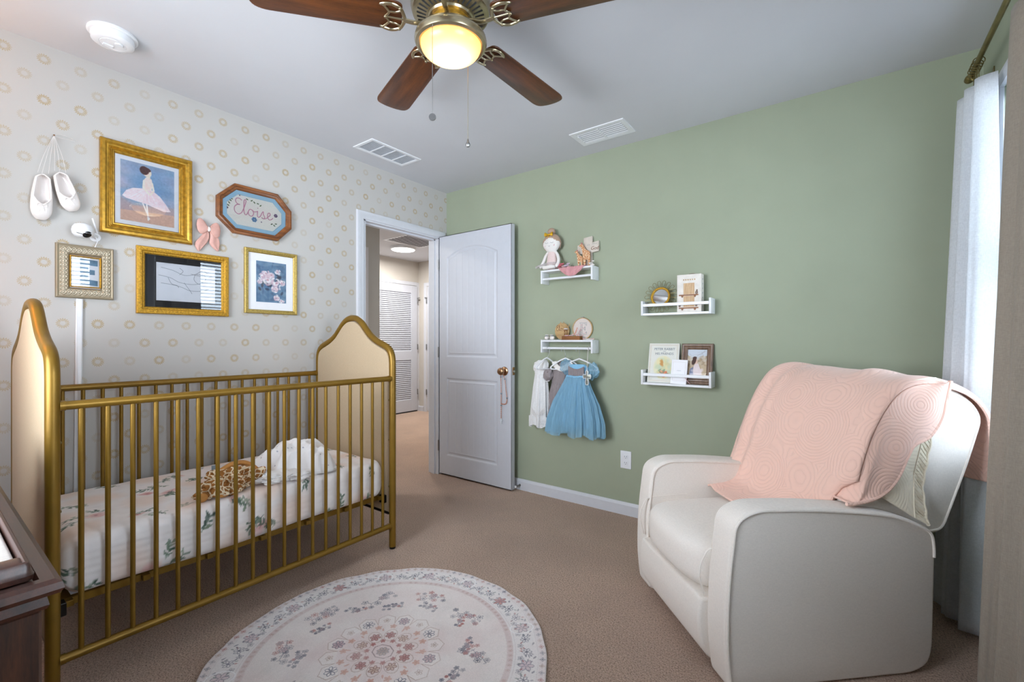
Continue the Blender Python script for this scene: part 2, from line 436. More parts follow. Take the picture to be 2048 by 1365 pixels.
def lathe(bm, prof, c=(0, 0, 0), seg=32, axis='Z', sx=1.0, sy=1.0):
    rings = []
    for r, h in prof:
        ring = []
        for k in range(seg if r > 1e-6 else 1):
            a = 2 * PI * k / seg
            x, y = r * math.cos(a) * sx, r * math.sin(a) * sy
            p = {'Z': (x, y, h), 'X': (h, x, y), 'Y': (x, h, y)}[axis]
            ring.append(bm.verts.new(Vector(p) + Vector(c)))
        rings.append(ring)
    for i in range(len(rings) - 1):
        A, Q = rings[i], rings[i + 1]
        for k in range(seg):
            k2 = (k + 1) % seg
            if len(A) == 1 and len(Q) == 1: break
            if len(A) == 1: bm.faces.new((A[0], Q[k2], Q[k]))
            elif len(Q) == 1: bm.faces.new((A[k], A[k2], Q[0]))
            else: bm.faces.new((A[k], A[k2], Q[k2], Q[k]))
    if len(rings[0]) > 1: bm.faces.new(rings[0][::-1])
    if len(rings[-1]) > 1: bm.faces.new(rings[-1])
    return bm
def ball(bm, c, r, sx=1, sy=1, sz=1, sub=3, rot=None):
    q = bmesh.ops.create_icosphere(bm, subdivisions=sub, radius=r)
    for v in q['verts']:
        p = Vector((v.co.x * sx, v.co.y * sy, v.co.z * sz))
        if rot: p = rot @ p
        v.co = p + Vector(c)
    return q['verts']
def grid(bm, f, nu, nv, closed_u=False, thick=0.0):
    V = [[bm.verts.new(Vector(f(i / (nu if closed_u else nu - 1), j / (nv - 1)))) for j in range(nv)] for i in range(nu)]
    for i in range(nu if closed_u else nu - 1):
        for j in range(nv - 1):
            a, b = V[i], V[(i + 1) % nu]
            bm.faces.new((a[j], b[j], b[j + 1], a[j + 1]))
    return V
def solid(o, t, off=0):
    m = o.modifiers.new('thickness', 'SOLIDIFY'); m.thickness = t; m.offset = off; return o
def subdiv(o, n=1):
    m = o.modifiers.new('smooth', 'SUBSURF'); m.levels = n; m.render_levels = n; return o
# planes: left wall (a=y, b=z, d=x out), far wall (a=x, b=z, d=-y out), ceiling (a=x, b=y, d=-z)
def PL(a, b, d): return Vector((d, a, b))
def PF(a, b, d): return Vector((a, -d, b))
def PC(a, b, d): return Vector((a, b, 2.44 - d))
def inset(poly, d):
    n = len(poly); out = []
    A = sum(poly[i][0] * poly[(i + 1) % n][1] - poly[(i + 1) % n][0] * poly[i][1] for i in range(n))
    s = 1 if A > 0 else -1
    for i in range(n):
        p0, p1, p2 = poly[i - 1], poly[i], poly[(i + 1) % n]
        d1 = (p1[0] - p0[0], p1[1] - p0[1]); d2 = (p2[0] - p1[0], p2[1] - p1[1])
        l1 = math.hypot(*d1) or 1e-9; l2 = math.hypot(*d2) or 1e-9
        n1 = (-d1[1] / l1 * s, d1[0] / l1 * s); n2 = (-d2[1] / l2 * s, d2[0] / l2 * s)
        bx, by = n1[0] + n2[0], n1[1] + n2[1]; L = bx * bx + by * by
        if L < 1e-6: bx, by, L = n1[0], n1[1], 1
        k = 2 / L if L else 1
        k = min(k, 3)
        out.append((p1[0] + bx * d * k, p1[1] + by * d * k))
    return out
def round_poly(pts, rad, n=6):
    out = []; m = len(pts)
    for i in range(m):
        p0, p1, p2 = Vector(pts[i - 1]), Vector(pts[i]), Vector(pts[(i + 1) % m])
        r = rad[i] if isinstance(rad, (list, tuple)) else rad
        if r <= 0: out.append(tuple(p1)); continue
        a = (p0 - p1); b = (p2 - p1); r_ = min(r, a.length * 0.49, b.length * 0.49)
        q0 = p1 + a.normalized() * r_; q2 = p1 + b.normalized() * r_
        for k in range(n + 1):
            t = k / n
            q = q0 * (1 - t) ** 2 + p1 * 2 * t * (1 - t) + q2 * t * t
            out.append((q.x, q.y))
    return out
def frame_poly(bm, poly, prof, P):
    """sweep a profile [(inset, height)] round a polygon on plane P"""
    rings = [[bm.verts.new(P(x, y, h)) for x, y in inset(poly, i)] for i, h in prof]
    n = len(poly)
    for r in range(len(rings) - 1):
        for k in range(n):
            bm.faces.new((rings[r][k], rings[r][(k + 1) % n], rings[r + 1][(k + 1) % n], rings[r + 1][k]))
    for k in range(n):
        bm.faces.new((rings[-1][k], rings[-1][(k + 1) % n], rings[0][(k + 1) % n], rings[0][k]))
    return bm
def flat(bm, poly, P, d0, d1):
    """prism between depths d0 and d1 on plane P"""
    a = [bm.verts.new(P(x, y, d0)) for x, y in poly]; b = [bm.verts.new(P(x, y, d1)) for x, y in poly]
    n = len(poly)
    bm.faces.new(a[::-1]); bm.faces.new(b)
    for k in range(n): bm.faces.new((a[k], a[(k + 1) % n], b[(k + 1) % n], b[k]))
    return bm
def rprism(bm, poly, P, d0, d1, r, n=5):
    """prism with rounded rims"""
    L = []
    s = 1 if d1 > d0 else -1
    for k in range(n + 1):
        a = PI / 2 * k / n; L.append((r * (1 - math.sin(a)), d0 + s * r * (1 - math.cos(a))))
    for k in range(n + 1):
        a = PI / 2 * (1 - k / n); L.append((r * (1 - math.sin(a)), d1 - s * r * (1 - math.cos(a))))
    rings = [[bm.verts.new(P(x, y, h)) for x, y in inset(poly, i)] for i, h in L]
    m = len(poly)
    for q in range(len(rings) - 1):
        for k in range(m):
            bm.faces.new((rings[q][k], rings[q][(k + 1) % m], rings[q + 1][(k + 1) % m], rings[q + 1][k]))
    bm.faces.new(rings[0][::-1]); bm.faces.new(rings[-1])
    return bm
def rect(a0, a1, b0, b1): return [(a0, b0), (a1, b0), (a1, b1), (a0, b1)]
def circ(cx, cy, r, n=32, ry=None): return [(cx + r * math.cos(2 * PI * k / n), cy + (ry or r) * math.sin(2 * PI * k / n)) for k in range(n)]
def catmull(pts, n=6, closed=False):
    pts = [Vector(p) for p in pts]; out = []; m = len(pts)
    for i in range(m if closed else m - 1):
        p0 = pts[(i - 1) % m] if (closed or i > 0) else pts[i]; p1 = pts[i]
        p2 = pts[(i + 1) % m]; p3 = pts[(i + 2) % m] if (closed or i + 2 < m) else p2
        for k in range(n):
            t = k / n
            out.append(0.5 * ((2 * p1) + (p2 - p0) * t + (2 * p0 - 5 * p1 + 4 * p2 - p3) * t * t + (3 * p1 - p0 - 3 * p2 + p3) * t ** 3))
    if not closed: out.append(pts[-1])
    return out
def dup(o, parent, loc=(0, 0, 0), rot=None):
    c = o.copy(); COL.objects.link(c); c.parent = parent; c.location = loc
    if rot: c.rotation_euler = rot
    WM[c.name] = WM.get(parent.name, Matrix()) if parent else Matrix()
    return c
def text_bm(txt, size, P, a, b, d, depth=0.0008, shear=0.0, align='CENTER', ext=True):
    cu = bpy.data.curves.new('t', 'FONT'); cu.body = txt; cu.size = size; cu.shear = shear
    cu.align_x = align; cu.extrude = depth / 2; cu.resolution_u = 3
    ob = bpy.data.objects.new('t', cu); COL.objects.link(ob)
    bpy.context.view_layer.update()
    me = bpy.data.meshes.new_from_object(ob.evaluated_get(bpy.context.evaluated_depsgraph_get()))
    bm = B(); bm.from_mesh(me)
    for v in bm.verts: v.co = P(a + v.co.x, b + v.co.y, d + v.co.z)
    bpy.data.objects.remove(ob); bpy.data.curves.remove(cu); bpy.data.meshes.remove(me)
    return bm
# ---------------------------------------------------------------- painting surfaces point by point
class Canvas:
    """sRGB picture w x h metres; origin bottom left"""
    def __init__(s, w, h, res, col):
        s.w, s.h, s.res = w, h, res
        s.nx, s.ny = int(w / res) + 1, int(h / res) + 1
        s.a = np.zeros((s.ny, s.nx, 3)); s.a[:] = np.array(col) / 255
        s.x = np.arange(s.nx) * res; s.y = np.arange(s.ny) * res
    def win(s, x0, x1, y0, y1):
        i0 = max(0, int(x0 / s.res) - 1); i1 = min(s.nx, int(x1 / s.res) + 2)
        j0 = max(0, int(y0 / s.res) - 1); j1 = min(s.ny, int(y1 / s.res) + 2)
        if i1 <= i0 or j1 <= j0: return None
        X, Y = np.meshgrid(s.x[i0:i1], s.y[j0:j1]); return (slice(j0, j1), slice(i0, i1)), X, Y
    def put(s, sl, m, col):
        m = np.clip(m, 0, 1)[..., None]; s.a[sl] = s.a[sl] * (1 - m) + np.array(col) / 255 * m
    def blob(s, cx, cy, rx, ry, col, rot=0, soft=0.3, al=1.0):
        R = max(rx, ry) * (1 + soft); w = s.win(cx - R, cx + R, cy - R, cy + R)
        if w is None: return
        sl, X, Y = w; c, q = math.cos(rot), math.sin(rot)
        u = ((X - cx) * c + (Y - cy) * q) / rx; v = (-(X - cx) * q + (Y - cy) * c) / ry
        d = np.sqrt(u * u + v * v); s.put(sl, (1 + soft / 2 - d) / max(soft, 1e-3) * al if soft > .01 else (d < 1) * al, col) if al == 1 else s.put(sl, np.clip((1 + soft / 2 - d) / max(soft, 1e-3), 0, 1) * al, col)
    def leaf(s, cx, cy, L, W, rot, col, al=1.0):
        w = s.win(cx - L, cx + L, cy - L, cy + L)
        if w is None: return
        sl, X, Y = w; c, q = math.cos(rot), math.sin(rot)
        u = ((X - cx) * c + (Y - cy) * q) / (L / 2); v = (-(X - cx) * q + (Y - cy) * c) / (W / 2)
        s.put(sl, ((np.abs(v) < (1 - u * u)) & (np.abs(u) < 1)) * al, col)
    def line(s, pts, wd, col, al=1.0):
        for (x0, y0), (x1, y1) in zip(pts[:-1], pts[1:]):
            w = s.win(min(x0, x1) - wd, max(x0, x1) + wd, min(y0, y1) - wd, max(y0, y1) + wd)
            if w is None: continue
            sl, X, Y = w; dx, dy = x1 - x0, y1 - y0; L = dx * dx + dy * dy + 1e-12
            t = np.clip(((X - x0) * dx + (Y - y0) * dy) / L, 0, 1)
            d = np.hypot(X - x0 - t * dx, Y - y0 - t * dy)
            s.put(sl, np.clip((wd / 2 + s.res * .5 - d) / s.res, 0, 1) * al, col)
    def poly(s, pts, col, al=1.0):
        xs = [p[0] for p in pts]; ys = [p[1] for p in pts]
        w = s.win(min(xs), max(xs), min(ys), max(ys))
        if w is None: return
        sl, X, Y = w; ins = np.zeros(X.shape, bool); n = len(pts)
        for i in range(n):
            (x0, y0), (x1, y1) = pts[i], pts[(i + 1) % n]
            if abs(y1 - y0) < 1e-12: continue
            c = ((y0 > Y) != (y1 > Y)) & (X < (x1 - x0) * (Y - y0) / (y1 - y0) + x0); ins ^= c
        s.put(sl, ins * al, col)
    def noise(s, amt, cell=0.01, seed=0):
        r = np.random.default_rng(seed); kx, ky = int(s.w / cell) + 3, int(s.h / cell) + 3
        g = r.standard_normal((ky, kx)); fx = s.x / cell; fy = s.y / cell
        ix, iy = fx.astype(int), fy.astype(int); tx, ty = fx - ix, (fy - iy)[:, None]
        tx = tx * tx * (3 - 2 * tx); ty = ty * ty * (3 - 2 * ty)
        G = lambda j, i: g[np.ix_(iy + j, ix + i)]
        v = (G(0, 0) * (1 - tx) + G(0, 1) * tx) * (1 - ty) + (G(1, 0) * (1 - tx) + G(1, 1) * tx) * ty
        s.a = np.clip(s.a + v[..., None] * amt, 0, 1); return v
    def sample(s, x, y):
        i = np.clip((np.asarray(x) / s.res + .5).astype(int), 0, s.nx - 1); j = np.clip((np.asarray(y) / s.res + .5).astype(int), 0, s.ny - 1)
        return s.a[j, i]
def set_paint(me, cols):
    at = me.color_attributes.new('paint', 'FLOAT_COLOR', 'POINT')
    c = np.ones((len(me.vertices), 4), np.float32); c[:, :3] = s2l_np(cols); at.data.foreach_set('color', c.ravel())
def grid_obj(name, V, cols, mat, parent=None, label=None, cat=None, closed=False, extra=None, world=True, kind=None):
    """V: (nu,nv,3) array of points, cols the same shape"""
    nu, nv = V.shape[:2]; idx = np.arange(nu * nv).reshape(nu, nv)
    if closed: idx = np.vstack([idx, idx[:1]])
    q = np.stack([idx[:-1, :-1], idx[1:, :-1], idx[1:, 1:], idx[:-1, 1:]], -1).reshape(-1, 4)
    P = V.reshape(-1, 3).astype(np.float64)
    if parent is not None and world:
        mi = np.array(WM[parent.name].inverted()); P = P @ mi[:3, :3].T + mi[:3, 3]; loc = (0, 0, 0)
    elif parent is None:
        loc = ((P[:, 0].min() + P[:, 0].max()) / 2, (P[:, 1].min() + P[:, 1].max()) / 2, P[:, 2].min()); P = P - np.array(loc)
    else: loc = (0, 0, 0)
    me = bpy.data.meshes.new(name); me.vertices.add(len(P)); me.vertices.foreach_set('co', P.astype(np.float32).ravel())
    me.loops.add(q.size); me.loops.foreach_set('vertex_index', q.astype(np.int32).ravel())
    me.polygons.add(len(q)); me.polygons.foreach_set('loop_start', np.arange(0, q.size, 4, dtype=np.int32))
    me.polygons.foreach_set('loop_total', np.full(len(q), 4, np.int32)); me.update(calc_edges=True); me.validate()
    me.polygons.foreach_set('use_smooth', [True] * len(me.polygons))
    if cols is not None: set_paint(me, cols.reshape(-1, 3))
    me.materials.append(mat); o = bpy.data.objects.new(name, me); COL.objects.link(o)
    if parent is not None: o.parent = parent; WM[o.name] = WM[parent.name]
    else: o.location = loc; WM[o.name] = Matrix.Translation(loc)
    return tag(o, label, cat, None, kind)
def canvas_obj(name, cv, P, a0, b0, d, mat, parent, step=1, label=None):
    xs = cv.x[::step]; ys = cv.y[::step]; X, Y = np.meshgrid(xs, ys, indexing='ij')
    e = np.array(P(0, 0, 0)); ea = np.array(P(1, 0, 0)) - e; eb = np.array(P(0, 1, 0)) - e; ed = np.array(P(0, 0, 1)) - e
    V = e + (X[..., None] + a0) * ea + (Y[..., None] + b0) * eb + d * ed
    return grid_obj(name, V, cv.a[::step, ::step].transpose(1, 0, 2), mat, parent, label)
# ================================================================ THE SETTING
def struct(name, bm, mat, parent=None, **k): return obj(name, bm, mat, parent, kind='structure' if parent is None else None, **k)
H = 2.44; XR = 3.30; YN = -3.35
bm = B(); box(bm, -3.4, XR + .3, YN - .3, 2.6, -0.1, 0.0); struct('floor', bm, M['carpet'], smooth=False)
bm = B(); box(bm, -3.4, XR + .3, YN - .3, 2.6, H, H + 0.1); struct('ceiling', bm, M['ceiling'], smooth=False)
DY0, DY1, DZ1 = -0.848, -0.085, 2.04
bm = B(); box(bm, -0.115, 0, YN, DY0, 0, H); box(bm, -0.115, 0, DY0, DY1, DZ1, H); box(bm, -0.115, 0, DY1, 0.0, 0, H)
struct('wall_left', bm, M['wallpaper'], smooth=False)
bm = B(); box(bm, -0.115, XR, 0, 0.12, 0, H); struct('wall_far', bm, M['green'], smooth=False)
bm = B(); x0, x1 = XR, XR + 0.16
ys = [YN, WIN[1][0], WIN[1][1], WIN[0][0], WIN[0][1], 0.12]
box(bm, x0, x1, ys[0], ys[1], 0, H); box(bm, x0, x1, ys[2], ys[3], 0, H); box(bm, x0, x1, ys[4], ys[5], 0, H)
for a, b in WIN: box(bm, x0, x1, a, b, 0, WZ0); box(bm, x0, x1, a, b, WZ1, H)
struct('wall_right', bm, M['green'], smooth=False)
NW = (0.70, 1.90, 0.80, 2.10)  # opening for the invented fill window
bm = B(); box(bm, -0.115, NW[0], YN - .12, YN, 0, H); box(bm, NW[1], XR + .16, YN - .12, YN, 0, H)
box(bm, NW[0], NW[1], YN - .12, YN, 0, NW[2]); box(bm, NW[0], NW[1], YN - .12, YN, NW[3], H)
struct('wall_near', bm, M['ceiling'], smooth=False)
# hall walls
bm = B(); box(bm, -2.95, -2.83, -1.5, 2.3, 0, H); struct('wall_hall_far', bm, M['greige'], smooth=False)
bm = B(); box(bm, -3.0, 0, 2.2, 2.32, 0, H); struct('wall_hall_end', bm, M['greige'], smooth=False)
bm = B(); box(bm, -1.54, -1.42, -2.0, 0.367, 0, H); struct('wall_hall_left', bm, M['hall_grey'], smooth=False)
bm = B(); box(bm, -0.115, -0.03, 0.121, 2.2, 0, H); struct('wall_hall_right', bm, M['greige'], smooth=False)
bm = B(); box(bm, -3.0, -0.115, -2.1, -2.0, 0, H); struct('wall_hall_near', bm, M['greige'], smooth=False)
# baseboards
def base_prof(bm, P, a0, a1, h=0.083, t=0.014):
    pr = [(0, 0), (t, 0), (t, h * .78), (t * .75, h * .86), (t * .45, h), (0, h)]
    A = [bm.verts.new(P(a0, z, d)) for d, z in pr]; C = [bm.verts.new(P(a1, z, d)) for d, z in pr]
    n = len(pr)
    for k in range(n): bm.faces.new((A[k], A[(k + 1) % n], C[(k + 1) % n], C[k]))
    bm.faces.new(A[::-1]); bm.faces.new(C)
bm = B(); base_prof(bm, PF, 0.0, XR); struct('baseboard_far', bm, M['trim'], ang=.3)
bm = B(); base_prof(bm, PL, YN, DY0 - .06); struct('baseboard_left', bm, M['trim'], ang=.3)
PR = lambda a, b, d: Vector((XR - d, a, b))
bm = B(); base_prof(bm, PR, YN, -0.015); struct('baseboard_right', bm, M['trim'], ang=.3)
PHE = lambda a, b, d: Vector((a, 2.2 - d, b)); PHF = lambda a, b, d: Vector((-2.83 + d, a, b))
bm = B(); base_prof(bm, PHE, -2.83, -2.70); struct('baseboard_hall', bm, M['trim'], ang=.3)
# door casing and jamb
def casing(bm, P, a0, a1, top, w=0.06, t=0.017, legs=(1, 1), foot=0.0, right_cut=None):
    pr = [(0, .004), (.006, .012), (.018, .010), (.030, .014), (.048, .017), (.056, .015), (w, .006)]
    def path(pts):
        rings = []
        for (i, h) in pr:
            q = [(a0 - i, foot), (a0 - i, top + i), (a1 + i, top + i), (a1 + i, foot)]
            rings.append([bm.verts.new(P(x, y, h)) for x, y in q])
        r0 = [bm.verts.new(P(x, y, 0)) for x, y in [(a0, foot), (a0, top), (a1, top), (a1, foot)]]
        r1 = [bm.verts.new(P(x, y, 0)) for x, y in [(a0 - w, foot), (a0 - w, top + w), (a1 + w, top + w), (a1 + w, foot)]]
        rings = [r0] + rings + [r1]
        for q in range(len(rings) - 1):
            for k in range(3): bm.faces.new((rings[q][k], rings[q][k + 1], rings[q + 1][k + 1], rings[q + 1][k]))
    path(None)
bm = B(); casing(bm, PL, DY0, DY1, DZ1 - .01)
struct('trim_1', bm, M['trim'], ang=.5)
bm = B(); box(bm, -0.115, 0.002, DY0, DY0 + .018, 0, DZ1); box(bm, -0.115, 0.002, DY1 - .018, DY1, 0, DZ1); box(bm, -0.115, 0.002, DY0, DY1, DZ1 - .018, DZ1)
box(bm, -0.07, -0.035, DY0 + .018, DY0 + .03, 0, DZ1 - .018); box(bm, -0.07, -0.035, DY1 - .03, DY1 - .018, 0, DZ1 - .018); box(bm, -0.07, -0.035, DY0 + .018, DY1 - .018, DZ1 - .03, DZ1 - .018)
struct('trim_2', bm, M['trim'], smooth=False)
# ---------------------------------------------------------------- bedroom door (open, lying in front of the green wall)
YD = -0.092  # face of the door
door = empty('door_1', (0.006, YD + .018, 0), kind='structure')
bm = B(); box(bm, 0.008, 0.782, YD + .004, YD + .036, 0.012, 2.038, .0015, 1); obj('door_leaf', bm, M['door'], door, ang=.4)
def door_face(x0, x1, z0, z1, y, P, name, parent, panels, res=.004):
    nx, nz = int((x1 - x0) / res), int((z1 - z0) / res)
    X, Z = np.meshgrid(np.linspace(x0, x1, nx), np.linspace(z0, z1, nz), indexing='ij'); Hh = np.zeros_like(X)
    for (a0, a1, b0, b1, arch) in panels:
        xm = (a0 + a1) / 2; hw = (a1 - a0) / 2
        top = b1 - arch * ((X - xm) / hw) ** 2 if arch else b1
        d = np.minimum.reduce([X - a0, a1 - X, Z - b0, top - Z])
        prof = np.interp(d, [0, .006, .012, .026, .034, .040], [0, -.0015, -.0075, -.0065, -.001, -.0025])
        inside = d > 0
        gro = np.zeros_like(X)
        for k in range(1, 7):
            gx = a0 + .04 + (a1 - a0 - .08) * k / 7
            gro -= .0022 * np.clip(1 - np.abs(X - gx) / .0055, 0, 1)
        gro = np.where(d > .042, gro, 0)
        Hh = np.where(inside, prof + gro, Hh)
    e = np.array(P(0, 0, 0)); ea = np.array(P(1, 0, 0)) - e; eb = np.array(P(0, 1, 0)) - e; ed = np.array(P(0, 0, 1)) - e
    V = e + X[..., None] * ea + Z[..., None] * eb + (y + Hh)[..., None] * ed
    return grid_obj(name, V, None, M['door'], parent)
door_face(0.008, 0.782, 0.012, 2.038, -YD + .0045, PF, 'panel_face', door, [(0.095, 0.648, 1.01, 1.925, .075), (0.095, 0.648, 0.175, 0.835, 0)])
bm = B()  # filler rim between face and leaf
box(bm, 0.008, 0.782, YD - .0045, YD + .005, 0.012, 0.016); box(bm, 0.008, 0.012, YD - .0045, YD + .005, 0.012, 2.038)
box(bm, 0.778, 0.782, YD - .0045, YD + .005, 0.012, 2.038); box(bm, 0.008, 0.782, YD - .0045, YD + .005, 2.034, 2.038)
obj('door_edge', bm, M['door'], door, smooth=False)
kn = (0.716, YD, 0.914)
bm = B(); lathe(bm, [(.0, .0), (.033, .0), (.034, -.006), (.028, -.011), (.012, -.014), (.011, -.032), (.018, -.036), (.0275, -.046), (.029, -.056), (.024, -.066), (.012, -.071), (0, -.072)], kn, 28, 'Y')
obj('door_knob', bm, M['bronze'], door)
bm = B(); lathe(bm, [(.0, .0), (.033, .0), (.034, .006), (.012, .012), (.018, .02), (.026, .032), (.02, .044), (0, .048)], (kn[0], YD + .036, kn[2]), 24, 'Y'); obj('door_knob', bm, M['bronze'], door)
bm = B(); box(bm, .780, .7835, YD + .006, YD + .034, .885, .945, .001, 1); obj('latch_plate', bm, M['bronze'], door, label='aged bronze latch plate')
bm = B(); box(bm, .782, .790, YD + .014, YD + .026, .905, .922, .002, 1); obj('latch_bolt', bm, M['steel'], door)
for z in (.25, 1.05, 1.80):
    bm = B(); tube(bm, [(.003, YD - .009, z - .045), (.003, YD - .009, z + .045)], .006, 10); obj('hinge', bm, M['steel'], door)
# beaded cord hanging on the knob
bm = B(); kx, ky, kz = kn[0], YD - .03, kn[2]
pts = catmull([(kx - .012, ky - .012, kz - .012), (kx - .017, ky + .0, kz - .06), (kx - .02, ky + .008, kz - .16), (kx - .022, ky + .01, kz - .25), (kx - .023, ky + .012, kz - .36)], 16)
pts2 = catmull([(kx + .012, ky - .012, kz - .012), (kx + .02, ky + .004, kz - .07), (kx + .027, ky + .008, kz - .15), (kx + .034, ky + .01, kz - .21), (kx + .024, ky + .012, kz - .243), (kx + .004, ky + .012, kz - .252), (kx - .02, ky + .012, kz - .25)], 12)
pts3 = catmull([(kx - .012, ky - .012, kz - .012), (kx, ky - .006, kz + .0295), (kx + .012, ky - .012, kz - .012)], 8)
cord = empty('beaded_cord', (kx, ky, kz - .36), label='rust beaded cord with crystal pendant looped on the white door knob', cat='beaded cord')
for p in (pts, pts2, pts3): tube(bm, p, .0018, 6)
for i, p in enumerate(pts[::2] + pts2[::2]): ball(bm, p, .0042, sub=1)
obj('bead_string', bm, M['beads'], cord)
bm = B()
bm.free()
for q in [pts[i] for i in (12, 34, 50)] + [pts2[i] for i in (10, 34)]:
    bm = B(); ball(bm, q, .0062, sub=2); obj('accent_bead', bm, M['inkgrey'], cord)
bm = B(); e = pts[-1]
flat(bm, [(e.x - .004, e.z), (e.x - .004, e.z - .012), (e.x - .013, e.z - .012), (e.x - .013, e.z - .02), (e.x - .004, e.z - .02), (e.x - .004, e.z - .043), (e.x + .004, e.z - .043), (e.x + .004, e.z - .02), (e.x + .013, e.z - .02), (e.x + .013, e.z - .012), (e.x + .004, e.z - .012), (e.x + .004, e.z)], PF, -e.y - .003, -e.y + .003)
obj('pendant', bm, M['clear'], cord, smooth=False)
# spring door stop on the baseboard
stop = empty('door_stop', (.80, -.014, .037), label='silver spring door stop on the baseboard below the open door', cat='door stop')
bm = B(); hel = [(.80 + .006 * math.cos(t * .9), -.018 - t * .0009, .037 + .006 * math.sin(t * .9)) for t in range(52)]
tube(bm, hel, .0012, 6); obj('spring', bm, M['steel'], stop)
bm = B(); lathe(bm, [(0, 0), (.008, 0), (.009, -.004), (.008, -.009), (0, -.010)], (.80, -.064, .037), 14, 'Y'); obj('rubber_tip', bm, M['plastic'], stop)
bm = B(); lathe(bm, [(0, .0), (.010, 0), (.008, -.005), (0, -.006)], (.80, -.0145, .037), 14, 'Y'); obj('mounting_plate', bm, M['steel'], stop)
# hall: louvred closet door and next door
d2 = empty('door_2', (-2.83, 1.35, 0), kind='structure')
LY0, LY1 = 1.30, 2.145
bm = B(); casing(bm, PHF, LY0 - .01, LY1 + .008, 2.045); obj('door_casing', bm, M['trim'], d2, ang=.5)
bm = B(); X = -2.828
for (a, b, c, d) in ((LY0, LY0 + .1, .02, 2.035), (LY1 - .13, LY1, .02, 2.035), (LY0 + .1, LY1 - .13, 1.915, 2.035), (LY0 + .1, LY1 - .13, .84, .985), (LY0 + .1, LY1 - .13, .02, .205)):
    box(bm, X, X + .034, a, b, c, d, .002, 1)
obj('door_frame', bm, M['door'], d2, ang=.4)
bm = B()
for z0, z1, n in ((.985, 1.915, 31), (.205, .84, 21)):
    for k in range(n):
        z = z0 + (z1 - z0) * (k + .5) / n; h = (z1 - z0) / n
        fl = [(X + .004, z + h * .55), (X + .008, z + h * .62), (X + .030, z - h * .45), (X + .026, z - h * .55)]
        A = [bm.verts.new((x, LY0 + .1, zz)) for x, zz in fl]; Cc = [bm.verts.new((x, LY1 - .13, zz)) for x, zz in fl]
        for q in range(4): bm.faces.new((A[q], A[(q + 1) % 4], Cc[(q + 1) % 4], Cc[q]))
obj('louvers', bm, M['door'], d2, smooth=False)
bm = B(); box(bm, X - .0, X + .003, LY0 + .1, LY1 - .13, .2, 1.92); obj('louver_backing', bm, M['door'], d2, smooth=False)
for z in (.32, 1.05, 1.80):
    bm = B(); box(bm, X + .03, X + .046, LY1 - .006, LY1 + .01, z - .045, z + .045, .003, 1)
    if z > 1.5: box(bm, X + .03, X + .075, LY1 - .01, LY1 + .022, z + .04, z + .052, .003, 1)
    obj('hinge', bm, M['steel'], d2)
bm = B(); box(bm, X - .0, X + .03, LY0, LY1, .002, .018); obj('floor_gap_shade', bm, M['gapshade'], d2, smooth=False)  # solid dark strip painted in place of the shade under the door
d3 = empty('door_3', (-2.2, 2.2, 0), kind='structure')
bm = B(); casing(bm, PHE, -2.63, -1.85, 2.03); obj('door_casing', bm, M['trim'], d3, ang=.5)
door_face(-2.62, -1.86, .02, 2.025, -2.2 + .003, PF, 'door_leaf', d3, [(-2.50, -1.98, 1.05, 1.9, .07), (-2.50, -1.98, .2, .85, 0)], .012)
for z in (.32, 1.05, 1.80):
    bm = B(); box(bm, -2.634, -2.618, 2.180, 2.196, z - .045, z + .045, .003, 1)
    if z > 1.5: box(bm, -2.65, -2.61, 2.165, 2.192, z + .04, z + .052, .003, 1)
    obj('hinge', bm, M['steel'], d3)
d4 = empty('door_4', (-1.42, -.2, 0), kind='structure')
PHL = lambda a, b, d: Vector((-1.42 + d, a, b))
bm = B(); casing(bm, PHL, -.70, .152, 2.12); obj('door_casing', bm, M['trim'], d4, ang=.5)
bm = B(); box(bm, -1.419, -1.412, -.70, .152, .02, 2.12); obj('door_leaf', bm, M['door'], d4, smooth=False)
